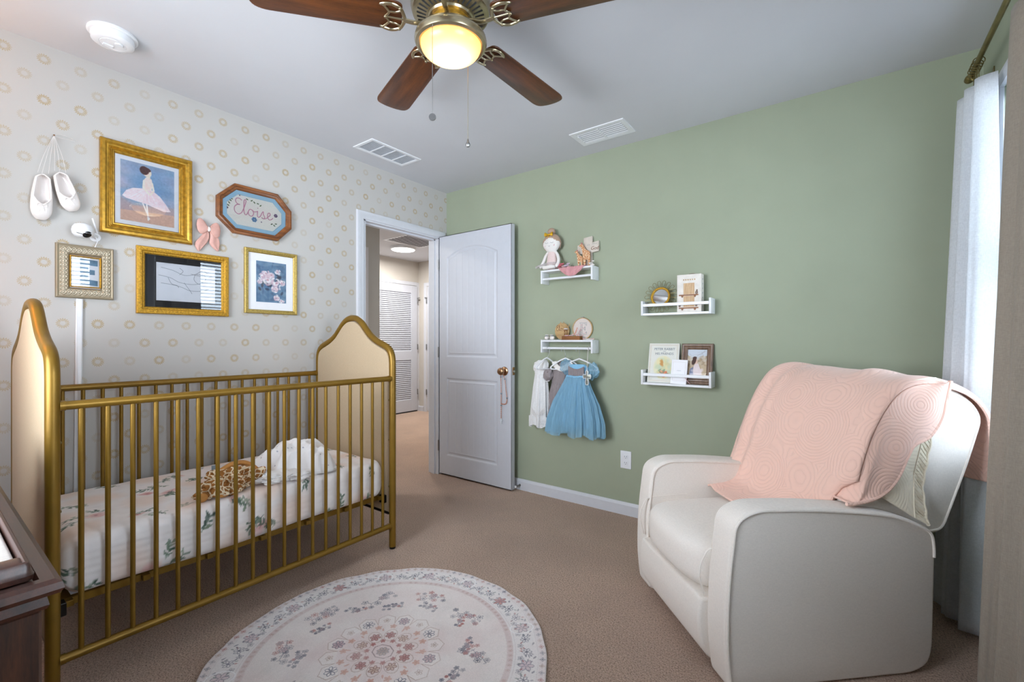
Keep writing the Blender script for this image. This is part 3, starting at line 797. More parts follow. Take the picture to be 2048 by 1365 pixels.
# hall ceiling light and return air grille
hl = empty('hall_ceiling_light', (-2.085, 1.26, 2.44), label='round flat white ceiling light glowing in the hall', cat='ceiling light')
bm = B(); lathe(bm, [(0, 2.44), (.170, 2.44), (.172, 2.43), (.168, 2.408), (.160, 2.404), (0, 2.404)], (-2.085, 1.26, 0), 48); obj('lamp_housing', bm, M['white'], hl)
bm = B(); lathe(bm, [(0, 2.4035), (.158, 2.4035), (.150, 2.396), (0, 2.394)], (-2.085, 1.26, 0), 48); obj('diffuser', bm, M['hall_lamp'], hl)
area_light('hall_light', (-2.085, 1.26, 2.385), (0, 0, 0), .3, .3, 40, (1, .97, .94))
area_light('hall_light', (-1.0, -1.5, 2.40), (0, 0, 0), .3, .3, 16, (1, .95, .9))  # unseen second hall light with no fixture
def grille(name, x0, x1, y0, y1, n, along, label, banks=1, rim=.028, dark=None, slat_w=.5, center=True):
    g = empty(name, ((x0 + x1) / 2, (y0 + y1) / 2, H), label=label, cat='vent')
    bm = B(); frame_poly(bm, rect(x0, x1, y0, y1), [(0, 0), (.002, .005), (rim * .7, .006), (rim, .003), (rim, 0)], PC); obj('grille_frame', bm, M['white'], g, ang=.4)
    bm = B(); box(bm, x0 + rim * .8, x1 - rim * .8, y0 + rim * .8, y1 - rim * .8, H - .0005, H + .02); obj('duct_shade_panel', bm, dark or M['gapshade'], g, smooth=False)  # solid panel whose tone stands in for shade behind the slats
    bm = B(); a0, a1, b0, b1 = x0 + rim, x1 - rim, y0 + rim, y1 - rim
    for k in range(n):
        if along == 'Y':
            c = a0 + (a1 - a0) * (k + .5) / n; w = (a1 - a0) / n * slat_w / 2
            fl = [(c - w, 0.0012), (c + w * .8, .0048), (c + w, .0040), (c - w * .8, 0.0006)]
            A = [bm.verts.new(PC(x, b0, d)) for x, d in fl]; C_ = [bm.verts.new(PC(x, b1, d)) for x, d in fl]
        else:
            c = b0 + (b1 - b0) * (k + .5) / n; w = (b1 - b0) / n * slat_w / 2
            fl = [(c - w, .0012), (c + w * .8, .0048), (c + w, .0040), (c - w * .8, .0006)]
            A = [bm.verts.new(PC(a0, y, d)) for y, d in fl]; C_ = [bm.verts.new(PC(a1, y, d)) for y, d in fl]
        for q in range(4): bm.faces.new((A[q], A[(q + 1) % 4], C_[(q + 1) % 4], C_[q]))
    for k in range(1, banks):
        if along == 'Y': c = b0 + (b1 - b0) * k / banks; box(bm, a0, a1, c - .004, c + .004, H - .0055, H - .001)
        else: c = a0 + (a1 - a0) * k / banks; box(bm, c - .007, c + .007, b0, b1, H - .0055, H - .001)
    obj('slats', bm, M['white'], g, smooth=False); return g
M['ventgrey'] = plain('vent_shadow_grey', rgb(140, 146, 152), .8)
grille('ceiling_vent', .178, .385, -1.055, -.640, 12, 'Y', 'long white fine-slatted ceiling grille above the wallpapered wall', 4, .026, plain('vent_pale_grey', rgb(186, 190, 196), .8), .6)
v2 = grille('ceiling_vent', 1.418, 1.775, -.352, -.150, 6, 'X', 'white ceiling register with wide slats beside the green wall', 2, .032, M['ventgrey'], .5)
bm = B(); box(bm, 1.452, 1.462, -.30, -.255, H - .012, H - .004, .001, 1); obj('damper_lever', bm, M['white'], v2)
grille('hall_return_grille', -1.93, -1.36, .80, 1.42, 9, 'Y', 'large white return air grille in the hall ceiling', 1, .03, M['gapshade'], .5)
# ---------------------------------------------------------------- windows with blinds, curtains and rod
for wi, (a, b) in enumerate(WIN):
    w = empty('window_%d' % (wi + 1), (XR, (a + b) / 2, WZ0), kind='structure')
    bm = B(); casing(bm, PR, a, b, WZ1, foot=WZ0); obj('window_casing', bm, M['trim'], w, ang=.5)
    bm = B(); box(bm, XR - .035, XR + .10, a - .07, b + .07, WZ0 - .022, WZ0, .003, 1); obj('window_sill', bm, M['trim'], w)
    bm = B()
    for z0, z1, x in ((WZ0, (WZ0 + WZ1) / 2 + .02, XR + .085), ((WZ0 + WZ1) / 2 - .02, WZ1, XR + .115)):
        frame_poly(bm, rect(a + .001, b - .001, z0, z1), [(0, -.015), (0, .015), (.035, .015), (.035, -.015)], lambda p, q, d, x=x: Vector((x - d, p, q)))
    obj('sash_frame', bm, M['trim'], w, smooth=False)
    bm = B()
    for z0, z1, x in ((WZ0 + .03, (WZ0 + WZ1) / 2, XR + .085), ((WZ0 + WZ1) / 2, WZ1 - .03, XR + .115)):
        box(bm, x - .002, x + .002, a + .03, b - .03, z0, z1)
    obj('glass_pane', bm, M['window_glass'], w, smooth=False)
    bl = empty('window_blind', (XR + .04, (a + b) / 2, WZ1), label=['white horizontal slat blind in the window beside the green wall', 'white horizontal slat blind in the window nearer the camera'][wi], cat='window blind')
    bm = B(); box(bm, XR + .012, XR + .068, a + .006, b - .006, WZ1 - .045, WZ1 - .002, .003, 1); obj('head_rail', bm, M['white'], bl)
    bm = B(); n = 31
    for k in range(n):
        z = WZ1 - .075 - k * .0415
        t = math.radians(-14); cx = XR + .04
        for s in (0,):
            p = [(cx - .024 * math.cos(t), z - .024 * math.sin(t)), (cx, z + .003), (cx + .024 * math.cos(t), z + .024 * math.sin(t)), (cx, z)]
            A = [bm.verts.new((x, a + .008, zz)) for x, zz in p]; C_ = [bm.verts.new((x, b - .008, zz)) for x, zz in p]
            for q in range(4): bm.faces.new((A[q], A[(q + 1) % 4], C_[(q + 1) % 4], C_[q]))
            bm.faces.new(A); bm.faces.new(C_[::-1])
    obj('slats', bm, M['white'], bl, smooth=False)
    bm = B()
    for yy in (a + .14, (a + b) / 2, b - .14): tube(bm, [(XR + .016, yy, WZ1 - .03), (XR + .016, yy, WZ1 - .075 - n * .0415)], .001, 5)
    obj('ladder_cord', bm, M['ribbon'], bl)
    bm = B(); box(bm, XR + .015, XR + .065, a + .008, b - .008, WZ1 - .09 - n * .0415, WZ1 - .075 - n * .0415, .003, 1); obj('bottom_rail', bm, M['white'], bl)
w = empty('window_3', (1.3, YN, NW[2]), kind='structure')  # invented window behind the camera, added to let in fill light
PN = lambda a, b, d: Vector((a, YN + d, b))
bm = B(); casing(bm, PN, NW[0], NW[1], NW[3], foot=NW[2]); obj('window_casing', bm, M['trim'], w, ang=.5)
bm = B(); box(bm, NW[0] + .03, NW[1] - .03, YN - .072, YN - .068, NW[2] + .03, NW[3] - .03); obj('glass_pane', bm, M['window_glass'], w, smooth=False)
bm = B(); frame_poly(bm, rect(NW[0], NW[1], NW[2], NW[3]), [(0, -.085), (0, -.055), (.035, -.055), (.035, -.085)], PN); box(bm, NW[0], NW[1], YN - .085, YN - .055, 1.43, 1.47); obj('sash_frame', bm, M['trim'], w, smooth=False)
# rod
RX, RZ = 3.236, 2.265
rod = empty('curtain_rod', (RX, -1.2, RZ), label='antique brass curtain rod along the top of the right wall', cat='curtain rod')
bm = B(); tube(bm, [(RX, -.14, RZ), (RX, -2.62, RZ)], .0095, 14); obj('rod', bm, M['brassrod'], rod)
bm = B(); lathe(bm, [(0, 0), (.012, .002), (.016, .01), (.016, .03), (.010, .036), (0, .038)], (RX, -.142, RZ), 18, 'Y'); obj('finial', bm, M['brassrod'], rod)
for yy in (-.17, -1.38, -2.58):
    bm = B(); tube(bm, catmull([(RX, yy, RZ), (RX, yy, RZ - .022), (RX + .02, yy, RZ - .034), (XR, yy, RZ - .034)], 5), .006, 10)
    box(bm, XR - .004, XR, yy - .014, yy + .014, RZ - .075, RZ + .005, .002, 1); obj('bracket', bm, M['brassrod'], rod)
def torus(bm, c, R, r, axis_pts):
    u, v = axis_pts; pts = [Vector(c) + Vector(u) * (R * math.cos(t * 2 * PI / 24)) + Vector(v) * (R * math.sin(t * 2 * PI / 24)) for t in range(24)]
    tube(bm, pts, r, 8, closed=True)
def curtain(name, path, z0, z1, mat, label, rings, flare=0.0, hem=.09, header=.05, topk=1.0):
    """path: plan points; a cloth that hangs from rings by clips"""
    c = empty(name, (path[0][0], path[0][1], 0), label=label, cat='curtain')
    P = catmull([(x, y, 0) for x, y in path], 14); L = len(P); mx = sum(p.x for p in P) / L; my = sum(p.y for p in P) / L
    V = np.zeros((L, 60, 3))
    for i, p in enumerate(P):
        for j in range(60):
            t = j / 59; z = z1 + (z0 - z1) * t
            k = topk + (1 + flare - topk) * t ** .9
            sx = .55 + .45 * min(1, t * 3) if False else 1
            wob = .006 * math.sin(i * .37 + t * 5) * t
            x = min(RX + .02 + (p.x - RX - .02) * k + wob, 3.284)
            V[i, j] = (x, my + (p.y - my) * (1 + min(flare, .12) * .5 * t) + wob * .5, z)
    o = grid_obj('drape', V, None, mat, c); solid(o, .0022)
    # hem and header stitch lines
    for zz, nm in ((z0 + hem, 'hem'), (z1 - header, 'header')):
        j = int((z1 - zz) / (z1 - z0) * 59); bm = B(); tube(bm, [Vector(V[i, j]) for i in range(0, L, 2)], .0016, 5); obj(nm, bm, mat, c)
    for (y, zc) in rings:
        bm = B(); torus(bm, (RX, y, RZ - .006), .0175, .0017, ((1, 0, 0), (0, .25, .97))); tube(bm, [(RX, y, RZ - .023), (RX, y, z1 + .004)], .0014, 6)
        box(bm, RX - .006, RX + .006, y - .004, y + .004, z1 - .012, z1 + .012, .0015, 1); obj('ring_clip', bm, M['brassrod'], c)
    return c
far_path = [(3.19, -.085), (3.265, -.10), (3.275, -.15), (3.20, -.175), (3.165, -.20), (3.20, -.235), (3.262, -.25), (3.258, -.265), (3.19, -.278), (3.174, -.298), (3.20, -.318), (3.262, -.330), (3.266, -.345), (3.215, -.356), (3.195, -.375), (3.215, -.395), (3.27, -.408)]
curtain('curtain', far_path, .025, 2.152, M['curtain_sheer'], 'backlit white linen curtain bunched in the far corner behind the chair', [(-.20, 0), (-.222, 0), (-.244, 0), (-.262, 0), (-.29, 0)], .55, topk=.75)
near_path = [(3.262, -.79), (3.20, -.785), (3.165, -.81), (3.16, -.85), (3.19, -.885), (3.262, -.90), (3.272, -.935), (3.20, -.96), (3.16, -.985), (3.165, -1.02), (3.20, -1.045), (3.268, -1.06), (3.268, -1.10), (3.19, -1.12), (3.16, -1.15), (3.19, -1.185), (3.262, -1.20)]
curtain('curtain', near_path, .02, 2.152, M['curtain'], 'beige linen curtain hanging at the right edge nearest the camera', [(-.83, 0), (-.90, 0), (-.98, 0), (-1.06, 0), (-1.14, 0)], .12, topk=.42)
mid_path = [(3.262, -1.50), (3.19, -1.52), (3.165, -1.55), (3.20, -1.58), (3.265, -1.60), (3.265, -1.63), (3.19, -1.66), (3.17, -1.69), (3.20, -1.72), (3.262, -1.73)]
curtain('curtain', mid_path, .02, 2.152, M['curtain'], 'beige linen curtain bunched between the two windows', [(-1.53, 0), (-1.60, 0), (-1.68, 0)], .08)
# ================================================================ CEILING FAN
FX, FY = 1.675, -1.665
fan = empty('ceiling_fan', (FX, FY, 2.44), label='walnut-bladed ceiling fan with brushed nickel motor and lit glass bowl', cat='ceiling fan')
c = (FX, FY, 0)
bm = B(); lathe(bm, [(0, 2.44), (.075, 2.44), (.078, 2.425), (.10, 2.415), (.128, 2.40), (.140, 2.375), (.141, 2.33), (.136, 2.312), (.128, 2.306), (.082, 2.296), (.078, 2.29), (0, 2.29)], c, 48); obj('motor_housing', bm, M['nickel'], fan)
bm = B()
for k in range(36):
    a = 2 * PI * k / 36; r0, r1 = .088, .120; w = .0022
    q = []
    for r, s in ((r0, 1), (r1, 1.5), (r1, -1.5), (r0, -1)):
        q.append((FX + r * math.cos(a) - s * w * math.sin(a), FY + r * math.sin(a) + s * w * math.cos(a)))
    zf = lambda r: 2.2965 + (r - .082) / (.128 - .082) * .0095 - .0012
    vs = [bm.verts.new((x, y, zf(r))) for (x, y), r in zip(q, (r0, r1, r1, r0))]; ve = [bm.verts.new((x, y, zf(r) + .004)) for (x, y), r in zip(q, (r0, r1, r1, r0))]
    bm.faces.new(vs); bm.faces.new(ve[::-1])
    for i in range(4): bm.faces.new((vs[i], vs[(i + 1) % 4], ve[(i + 1) % 4], ve[i]))
obj('housing_vents', bm, M['gapshade'], fan, smooth=False)
bm = B(); lathe(bm, [(0, 2.292), (.066, 2.292), (.068, 2.27), (.058, 2.262), (.050, 2.255), (.050, 2.246), (0, 2.246)], c, 36); obj('switch_housing', bm, M['goldframe'], fan)
for k in range(10):
    a = 2 * PI * k / 10 + .2; bm = B(); ball(bm, (FX + .060 * math.cos(a), FY + .060 * math.sin(a), 2.266), .0055, sub=2)
    obj('screw', bm, M['brassrod'], fan)
bm = B(); lathe(bm, [(.050, 2.252), (.085, 2.249), (.112, 2.240), (.126, 2.226), (.1285, 2.213), (.124, 2.202), (.116, 2.197), (.109, 2.199), (.107, 2.206), (.105, 2.225), (.05, 2.24)], c, 56); obj('light_ring', bm, M['nickel'], fan)
bowl = empty('bowl_pos', (FX, FY, 2.2)); bpy.data.objects.remove(bowl)
bm = B(); prof = [(.1065, 2.212), (.1068, 2.200)] + [(.1065 * math.cos(t), 2.200 - .052 * math.sin(t)) for t in np.linspace(.12, PI / 2, 12)]
prof[-1] = (0, prof[-1][1]); lathe(bm, prof[:], c, 56)
obj('glass_bowl', bm, M['bowl'], fan)
def blade_local(bm):
    out = []
    pts = [(.170, -.054), (.185, -.064), (.62, -.077), (.652, -.066), (.664, -.025), (.664, .025), (.652, .066), (.62, .077), (.185, .064), (.170, .054)]
    pts = round_poly(pts, .02, 3)
    rprism(bm, pts, lambda a, b, d: Vector((a, b, d)), -.003, .003, .0015, 2)
def bracket_local(bm):
    tube(bm, catmull([(.045, 0, .004), (.08, 0, .002), (.12, 0, -.012), (.165, 0, -.010)], 6), [.011] * 5 + [.009] * 14, 10, flat=.7)
    for s in (1, -1):
        tube(bm, catmull([(.160, 0, -.009), (.166, .022 * s, -.009), (.178, .046 * s, -.008), (.205, .058 * s, -.008), (.232, .053 * s, -.008), (.245, .047 * s, -.007)], 6), [.0065] * 24 + [.006, .0055, .0050, .0045, .004, .003, .002], 8, flat=.6)
        tube(bm, catmull([(.236, .052 * s, -.008), (.222, .036 * s, -.008), (.214, .020 * s, -.008), (.226, 0, -.008)], 6), .0042, 8, flat=.6)
        tube(bm, catmull([(.172, .036 * s, -.008), (.190, .026 * s, -.008), (.205, .024 * s, -.008), (.216, .022 * s, -.008)], 5), .0038, 8, flat=.6)
    tube(bm, [(.160, 0, -.009), (.226, 0, -.008)], .0038, 8, flat=.6)
    for p in ((.178, .046), (.178, -.046), (.226, 0)): ball(bm, (p[0], p[1], -.011), .0055, 1, 1, .6, 2)
bm = B(); blade_local(bm); b0 = obj('blade', bm, M['blade'], fan, local=True, ang=.5)
bm = B(); bracket_local(bm); k0 = obj('blade_bracket', bm, M['nickel'], b0, local=True)
PITCH = math.radians(4)
for i, a in enumerate((17, 88.5, 160, 232, 304)):
    b = b0 if i == 0 else dup(b0, fan)
    if i: dup(k0, b)
    b.location = (0, 0, 2.272 - 2.44); b.rotation_euler = (PITCH, 0, math.radians(a))
def chain(x, y, z1, z0, kind):
    ch = empty('chain_pos', (0, 0, 0)); bpy.data.objects.remove(ch)
    bm = B(); n = int((z1 - z0) / .0052)
    for k in range(n): ball(bm, (x, y, z1 - k * .0052), .0016, sub=1)
    tube(bm, [(x, y, z1), (x, y, z0)], .0007, 5)
    c_ = obj('pull_chain', bm, M['nickel'] if kind else M['steel'], fan)
    bm = B(); D = Vector((-.595, .804, 0)); Rr = Vector((.804, .595, 0))
    if kind == 0:
        pts = [Vector((x, y, z0 - .012)) + Rr * (.0118 * math.cos(t * PI / 12)) + Vector((0, 0, .0118 * math.sin(t * PI / 12))) for t in range(24)]
        A = [bm.verts.new(p - D * .0025) for p in pts]; C_ = [bm.verts.new(p + D * .0025) for p in pts]
        bm.faces.new(A); bm.faces.new(C_[::-1])
        for i in range(24): bm.faces.new((A[i], A[(i + 1) % 24], C_[(i + 1) % 24], C_[i]))
    else:
        lathe(bm, [(0, .004), (.003, .002), (.004, -.006), (.008, -.014), (.0085, -.02), (.006, -.026), (0, -.028)], (x, y, z0), 14)
    obj('chain_fob', bm, M['steel'], c_)
D = Vector((-.595, .804, 0)); Rr = Vector((.804, .595, 0)); fc = Vector((FX, FY, 0))
p1 = fc - D * .113 - Rr * .046; p2 = fc + D * .090 + Rr * .052
chain(p1.x, p1.y, 2.205, 1.902, 0); chain(p2.x, p2.y, 2.205, 1.905, 1)
# smoke detector
sm = empty('smoke_detector', (.325, -2.305, 2.44), label='round white smoke detector on the ceiling at upper left', cat='smoke detector')
bm = B(); lathe(bm, [(0, 2.44), (.082, 2.44), (.083, 2.432), (.078, 2.428), (.0, 2.428)], (.325, -2.305, 0), 40); obj('base_ring', bm, M['plastic'], sm)
bm = B(); lathe(bm, [(0, 2.428), (.070, 2.428), (.072, 2.42), (.070, 2.404), (.062, 2.398), (.045, 2.397), (.044, 2.3985), (.042, 2.3985), (.041, 2.396), (.0, 2.395)], (.325, -2.305, 0), 40); obj('detector_body', bm, M['plastic'], sm)
bm = B(); lathe(bm, [(0, 2.3955), (.014, 2.3955), (.013, 2.391), (.0, 2.390)], (.345, -2.29, 0), 20); box(bm, .30, .318, -2.335, -2.30, 2.391, 2.3958, .002, 1); obj('test_button', bm, M['white'], sm)
# wall outlet
ol = empty('wall_outlet', (1.65, 0, .36), label='white duplex outlet on the green wall left of the armchair', cat='outlet')
bm = B(); rprism(bm, round_poly(rect(1.613, 1.687, .304, .420), .004, 3), PF, 0, .006, .002, 3); obj('face_plate', bm, M['white'], ol)
bm = B()
for z in (.342, .382): rprism(bm, round_poly(rect(1.634, 1.666, z - .014, z + .014), .009, 4), PF, .005, .008, .001, 2)
obj('receptacle', bm, M['white'], ol)
for z in (.342, .382):
    bm = B()
    for x in (1.643, 1.656): box(bm, x - .001, x + .001, -.0086, -.0078, z - .002, z + .007)
    lathe(bm, [(0, -.0078), (.0022, -.0078), (.0022, -.0086), (0, -.0086)], (1.650, 0, z - .008), 10, 'Y')
    obj('slots', bm, M['gapshade'], ol, smooth=False)
# ================================================================ CRIB
CX0, CX1, CY0, CY1 = 0.058, 0.800, -2.55, -1.225
crib = empty('crib', ((CX0 + CX1) / 2, (CY0 + CY1) / 2, 0), label='gold metal crib with cream upholstered arched ends along the wallpapered wall', cat='crib')
cxm = (CX0 + CX1) / 2; hw = (CX1 - CX0) / 2
def arch_outline():
    half = [(0, 1.282), (.045, 1.276), (.09, 1.252), (.135, 1.212), (.175, 1.178), (.225, 1.150), (.275, 1.130), (.320, 1.113), (.350, 1.092), (.366, 1.060), (.371, 1.02)]
    pts = [(cxm - a, z) for a, z in half[::-1]] + [(cxm + a, z) for a, z in half[1:]]
    return [(p.x, p.y) for p in catmull([(a, b, 0) for a, b in pts], 5)]
ARCH = arch_outline()
def crib_end(yc):
    inner = 1 if yc < -1.9 else -1    # towards the mattress
    path = [(CX0, yc, 0.012)] + [(CX0, yc, z) for z in np.linspace(.15, .95, 6)] + [(x, yc, z) for x, z in ARCH] + [(CX1, yc, z) for z in np.linspace(.95, .15, 6)] + [(CX1, yc, 0.012)]
    bm = B(); tube(bm, path, .0185, 16)
    fr = obj('end_frame', bm, M['gold'], crib)
    for x in (CX0, CX1):
        bm = B(); lathe(bm, [(0, 0.0), (.016, 0.0), (.017, .004), (.017, .014), (.0, .014)], (x, yc, 0), 16); obj('foot_cap', bm, M['black'], fr)
    poly = [(CX0 + .012, .20)] + [(x, z - .008) for x, z in inset([(CX0, .2)] + ARCH + [(CX1, .2)], .012)[1:-1]] + [(CX1 - .012, .20)]
    bm = B(); rprism(bm, poly, lambda a, b, d: Vector((a, yc + d, b)), -.017, .017, .008, 3)
    p = obj('upholstered_panel', bm, M['panel'], crib)
    for x in (CX0 + .006, CX1 - .006):
        for z in (.345, .60, .82):
            bm = B(); lathe(bm, [(0, 0), (.0055, 0), (.0048, .003), (0, .0045)] if inner > 0 else [(0, 0), (.0055, 0), (.0048, -.003), (0, -.0045)], (x, yc + inner * .0175, z), 12, 'Y'); obj('bolt', bm, M['brassrod'], fr)
    bm = B(); box(bm, CX0 + .02, CX1 - .02, yc - .014, yc + .014, .185, .201, .002, 1); obj('lower_rail', bm, M['black'], crib)
for y in (CY0, CY1): crib_end(y)
sp0 = None
for x in (CX1, CX0):
    for z, nm in ((.938, 'top_rail'), (.128, 'bottom_rail')):
        bm = B(); tube(bm, [(x, CY0 + .016, z), (x, CY1 - .016, z)], .0145, 16)
        for yy in (CY0 + .022, CY1 - .022): tube(bm, [(x, yy - .007, z), (x, yy + .007, z)], .0165, 16)
        obj(nm, bm, M['gold'], crib)
    for k in range(1, 20):
        y = CY0 + .0663 * k
        if sp0 is None:
            bm = B(); tube(bm, [(0, 0, .128 - 0), (0, 0, .938)], .0078, 12); sp0 = obj('spindle', bm, M['gold'], crib, local=True); s = sp0
        else: s = dup(sp0, crib)
        s.location = (x - crib.location.x, y - crib.location.y, 0)
# mattress support frame
bm = B()
for x in (CX0 + .045, CX1 - .045): box(bm, x - .036 * (1 if x > .4 else -1) - .011, x - .036 * (1 if x > .4 else -1) + .011, CY0 + .03, CY1 - .03, .262, .289, .002, 1)
for k in range(7):
    y = CY0 + .045 + (CY1 - CY0 - .09) * k / 6; box(bm, CX0 + .045, CX1 - .045, y - .012, y + .012, .268, .288, .002, 1)
obj('mattress_support', bm, M['gold'], crib)
bm = B()
for x in (CX0 + .05, CX1 - .05):
    for y in (CY0 + .025, CY1 - .025): box(bm, x - .02, x + .02, y - .012, y + .012, .25, .292, .002, 1)
obj('support_bracket', bm, M['black'], crib)
bm = B()
tube(bm, catmull([(CX0 + .06, CY1 - .30, .262), (CX0 + .06, CY1 - .30, .20), (CX0 + .075, CY1 - .30, .165), (CX0 + .10, CY1 - .30, .155)], 5), .006, 8)
obj('sheet_anchor', bm, M['black'], crib)
# mattress with floral fitted sheet ------------------------------------------------
mx0, mx1, my0, my1, mz0, mz1 = .088, .772, -2.522, -1.252, .292, .492
cr = .055
def mat_section():
    pts = round_poly([(mx1, mz0 + .0), (mx1, mz1), (mx0, mz1), (mx0, mz0)], [.05, cr, cr, .05], 12)
    i = max(range(len(pts)), key=lambda k: -pts[k][1] * 10 + pts[k][0]); pts = pts[i:] + pts[:i]; return pts
sec = mat_section()
# densify
dense = []
for i in range(len(sec)):
    p, q = Vector(sec[i]), Vector(sec[(i + 1) % len(sec)]); n = max(1, int((q - p).length / .0045))
    for k in range(n): dense.append(tuple(p.lerp(q, k / n)))
arc = [0.0]
for i in range(1, len(dense)): arc.append(arc[-1] + math.dist(dense[i - 1], dense[i]))
NLc = 300; Wc = arc[-1] + .01; Lc = my1 - my0 + .2
cv = Canvas(Wc, Lc, .0028, (244, 238, 236)); r = random.Random(3)
cv.noise(.008, .02, 1)
greens = [(96, 118, 98), (74, 100, 86), (130, 146, 124), (62, 84, 74)]
PINK = [(238, 206, 200), (232, 186, 182), (240, 216, 206), (226, 172, 166), (214, 150, 150)]
def rose(u, v, s):
    for k in range(9):
        a = r.random() * 6.28; d = r.random() * s * .55
        cv.blob(u + d * math.cos(a), v + d * math.sin(a), s * r.uniform(.2, .5), s * r.uniform(.15, .35), r.choice(PINK), r.random() * 3, .7, .42)
    for k in range(5):
        a = r.random() * 6.28; cv.line([(u + s * .1 * math.cos(a), v + s * .1 * math.sin(a)), (u + s * .3 * math.cos(a + .5), v + s * .3 * math.sin(a + .5))], .0022, (170, 116, 122), .45)
    cv.blob(u, v, s * .12, s * .08, (176, 112, 116), 0, .8, .5)
def sprig(u, v, s):
    a0 = r.random() * 6.28; g = r.choice(greens); p = (u, v); a = a0
    for k in range(4):
        q = (p[0] + s * .3 * math.cos(a), p[1] + s * .3 * math.sin(a)); cv.line([p, q], .0022, g, .8)
        for sd in (1, -1):
            L = s * r.uniform(.35, .6); aa = a + sd * r.uniform(.5, 1.0); g2 = r.choice(greens)
            cv.leaf(q[0] + L * .5 * math.cos(aa), q[1] + L * .5 * math.sin(aa), L, L * .42, aa, g2, r.uniform(.6, .9))
        p = q; a += r.uniform(-.4, .4)
for i in range(9):
    for j in range(15):
        u = (i + r.random() * .8) * Wc / 9; v = (j + r.random() * .8) * Lc / 15
        if (i + j) % 3 == 0: rose(u, v, r.uniform(.035, .06)); [sprig(u + r.uniform(-.05, .05), v + r.uniform(-.05, .05), .050) for _ in range(2)]
        elif (i + j) % 3 == 1: sprig(u, v, r.uniform(.042, .060))
        else: cv.blob(u, v, .08, .06, (242, 212, 194), r.random() * 3, .9, .55)
# top and bottom rim profile along the length
ts = np.concatenate([np.linspace(0, 1, 14)[:-1] ** 1.0, np.linspace(1, NLc - 1, NLc - 2), NLc - 1 + np.linspace(0, 1, 14)])
ylist, insl = [], []
for k in range(14): a = PI / 2 * k / 13; ylist.append(my0 + cr * (1 - math.sin(a))); insl.append(cr * (1 - math.cos(a)))
ylist, insl = [], []
for k in range(12): a = PI / 2 * k / 11; ylist.append(my0 + cr * (1 - math.sin(a))); insl.append(cr * (1 - math.cos(a)))
ylist = [my0 + cr * (1 - math.cos(PI / 2 * k / 11)) for k in range(12)]; insl = [cr * (1 - math.sin(PI / 2 * k / 11)) for k in range(12)]
mid = list(np.linspace(my0 + cr, my1 - cr, 260))[1:-1]
ylist = ylist + mid + [my1 - cr * (1 - math.cos(PI / 2 * k / 11)) for k in range(11, -1, -1)]
insl = insl + [0] * len(mid) + [cr * (1 - math.sin(PI / 2 * k / 11)) for k in range(11, -1, -1)]
Vv = np.zeros((len(dense), len(ylist), 3)); U = np.zeros((len(dense), len(ylist), 2))
cxm_, czm_ = (mx0 + mx1) / 2, (mz0 + mz1) / 2
for j, (y, ins) in enumerate(zip(ylist, insl)):
    for i, (x, z) in enumerate(dense):
        fx = 1 - ins / ((mx1 - mx0) / 2); fz = 1 - ins / ((mz1 - mz0) / 2)
        X = cxm_ + (x - cxm_) * fx; Z = czm_ + (z - czm_) * fz
        side = x > mx1 - .004 and mz0 + .03 < z < mz1 - .03
        wr = .0006 * math.sin(z * 260 + 2.2 * math.sin(y * 5) + y * 3) * (1 if side else 0)
        tp = .0022 * math.sin(y * 34 + 3 * math.sin(x * 9)) * math.sin(x * 11 + y * 4) * (1 if z > mz1 - .004 else 0)
        sc = .008 * math.sin(y * 7) * math.sin(y * 2.1) * max(0, (mz0 + .035 - z) / .035)
        Vv[i, j] = (X + wr, y, Z + tp + sc * (1 if z < mz0 + .03 else 0)); U[i, j] = (arc[i], y - my0 + .05)
idx = None
matt = empty('crib_mattress', ((mx0 + mx1) / 2, (my0 + my1) / 2, mz0), label='crib mattress in a white fitted sheet printed with pink roses and green leaves', cat='mattress')
grid_obj('fitted_sheet', np.concatenate([Vv, Vv[:1]], 0), cv.sample(np.concatenate([U, U[:1]], 0)[..., 0], np.concatenate([U, U[:1]], 0)[..., 1]), M['paint_fabric'], matt)
bm = B()
for y in (my0 + .0, my1 - .0):
    s = 1 if y < -2 else -1
    rprism(bm, round_poly([(mx0 + cr, mz0 + cr), (mx1 - cr, mz0 + cr), (mx1 - cr, mz1 - cr), (mx0 + cr, mz1 - cr)], .01, 3), lambda a, b, d: Vector((a, d, b)), y + s * .001, y + s * .03, .003, 2)
obj('sheet_end', bm, M['mat_white'], matt)
# animals and cloths lying on the sheet --------------------------------------------
def lump(bm, c, rad, seed, amp=.25, freq=9, sub=4, flatten=True, z0=None):
    vs = ball(bm, (0, 0, 0), 1, sub=sub)
    for v in vs:
        n = v.co.normalized()
        f = 1 + amp * mnoise.noise(n * 1.7 + Vector((seed, 0, 0))) + amp * .55 * mnoise.noise(n * freq * .5 + Vector((0, seed, 0))) + amp * .25 * mnoise.noise(n * freq + Vector((0, 0, seed)))
        p = Vector((n.x * rad[0], n.y * rad[1], n.z * rad[2])) * f
        v.co = p + Vector(c)
        if z0 is not None and v.co.z < z0: v.co.z = z0 + (v.co.z - z0) * .04
    return vs
TOP = mz1
gy = empty('giraffe_blanket_toy', (.665, -1.99, TOP), label='crumpled giraffe-patterned plush toy lying on the floral crib sheet', cat='plush toy')
bm = B(); lump(bm, (.655, -1.985, TOP + .045), (.075, .085, .05), 3.1, .5, 16, 5, z0=TOP + .003)
lump(bm, (.69, -2.055, TOP + .035), (.05, .06, .036), 5.7, .5, 14, 4, z0=TOP + .003)
lump(bm, (.70, -2.10, TOP + .022), (.032, .035, .022), 8.7, .3, 9, 3, z0=TOP + .003)
lump(bm, (.60, -1.90, TOP + .045), (.045, .03, .04), 2.2, .4, 9, 4, z0=TOP + .003)
obj('plush_body', bm, M['giraffe'], gy)
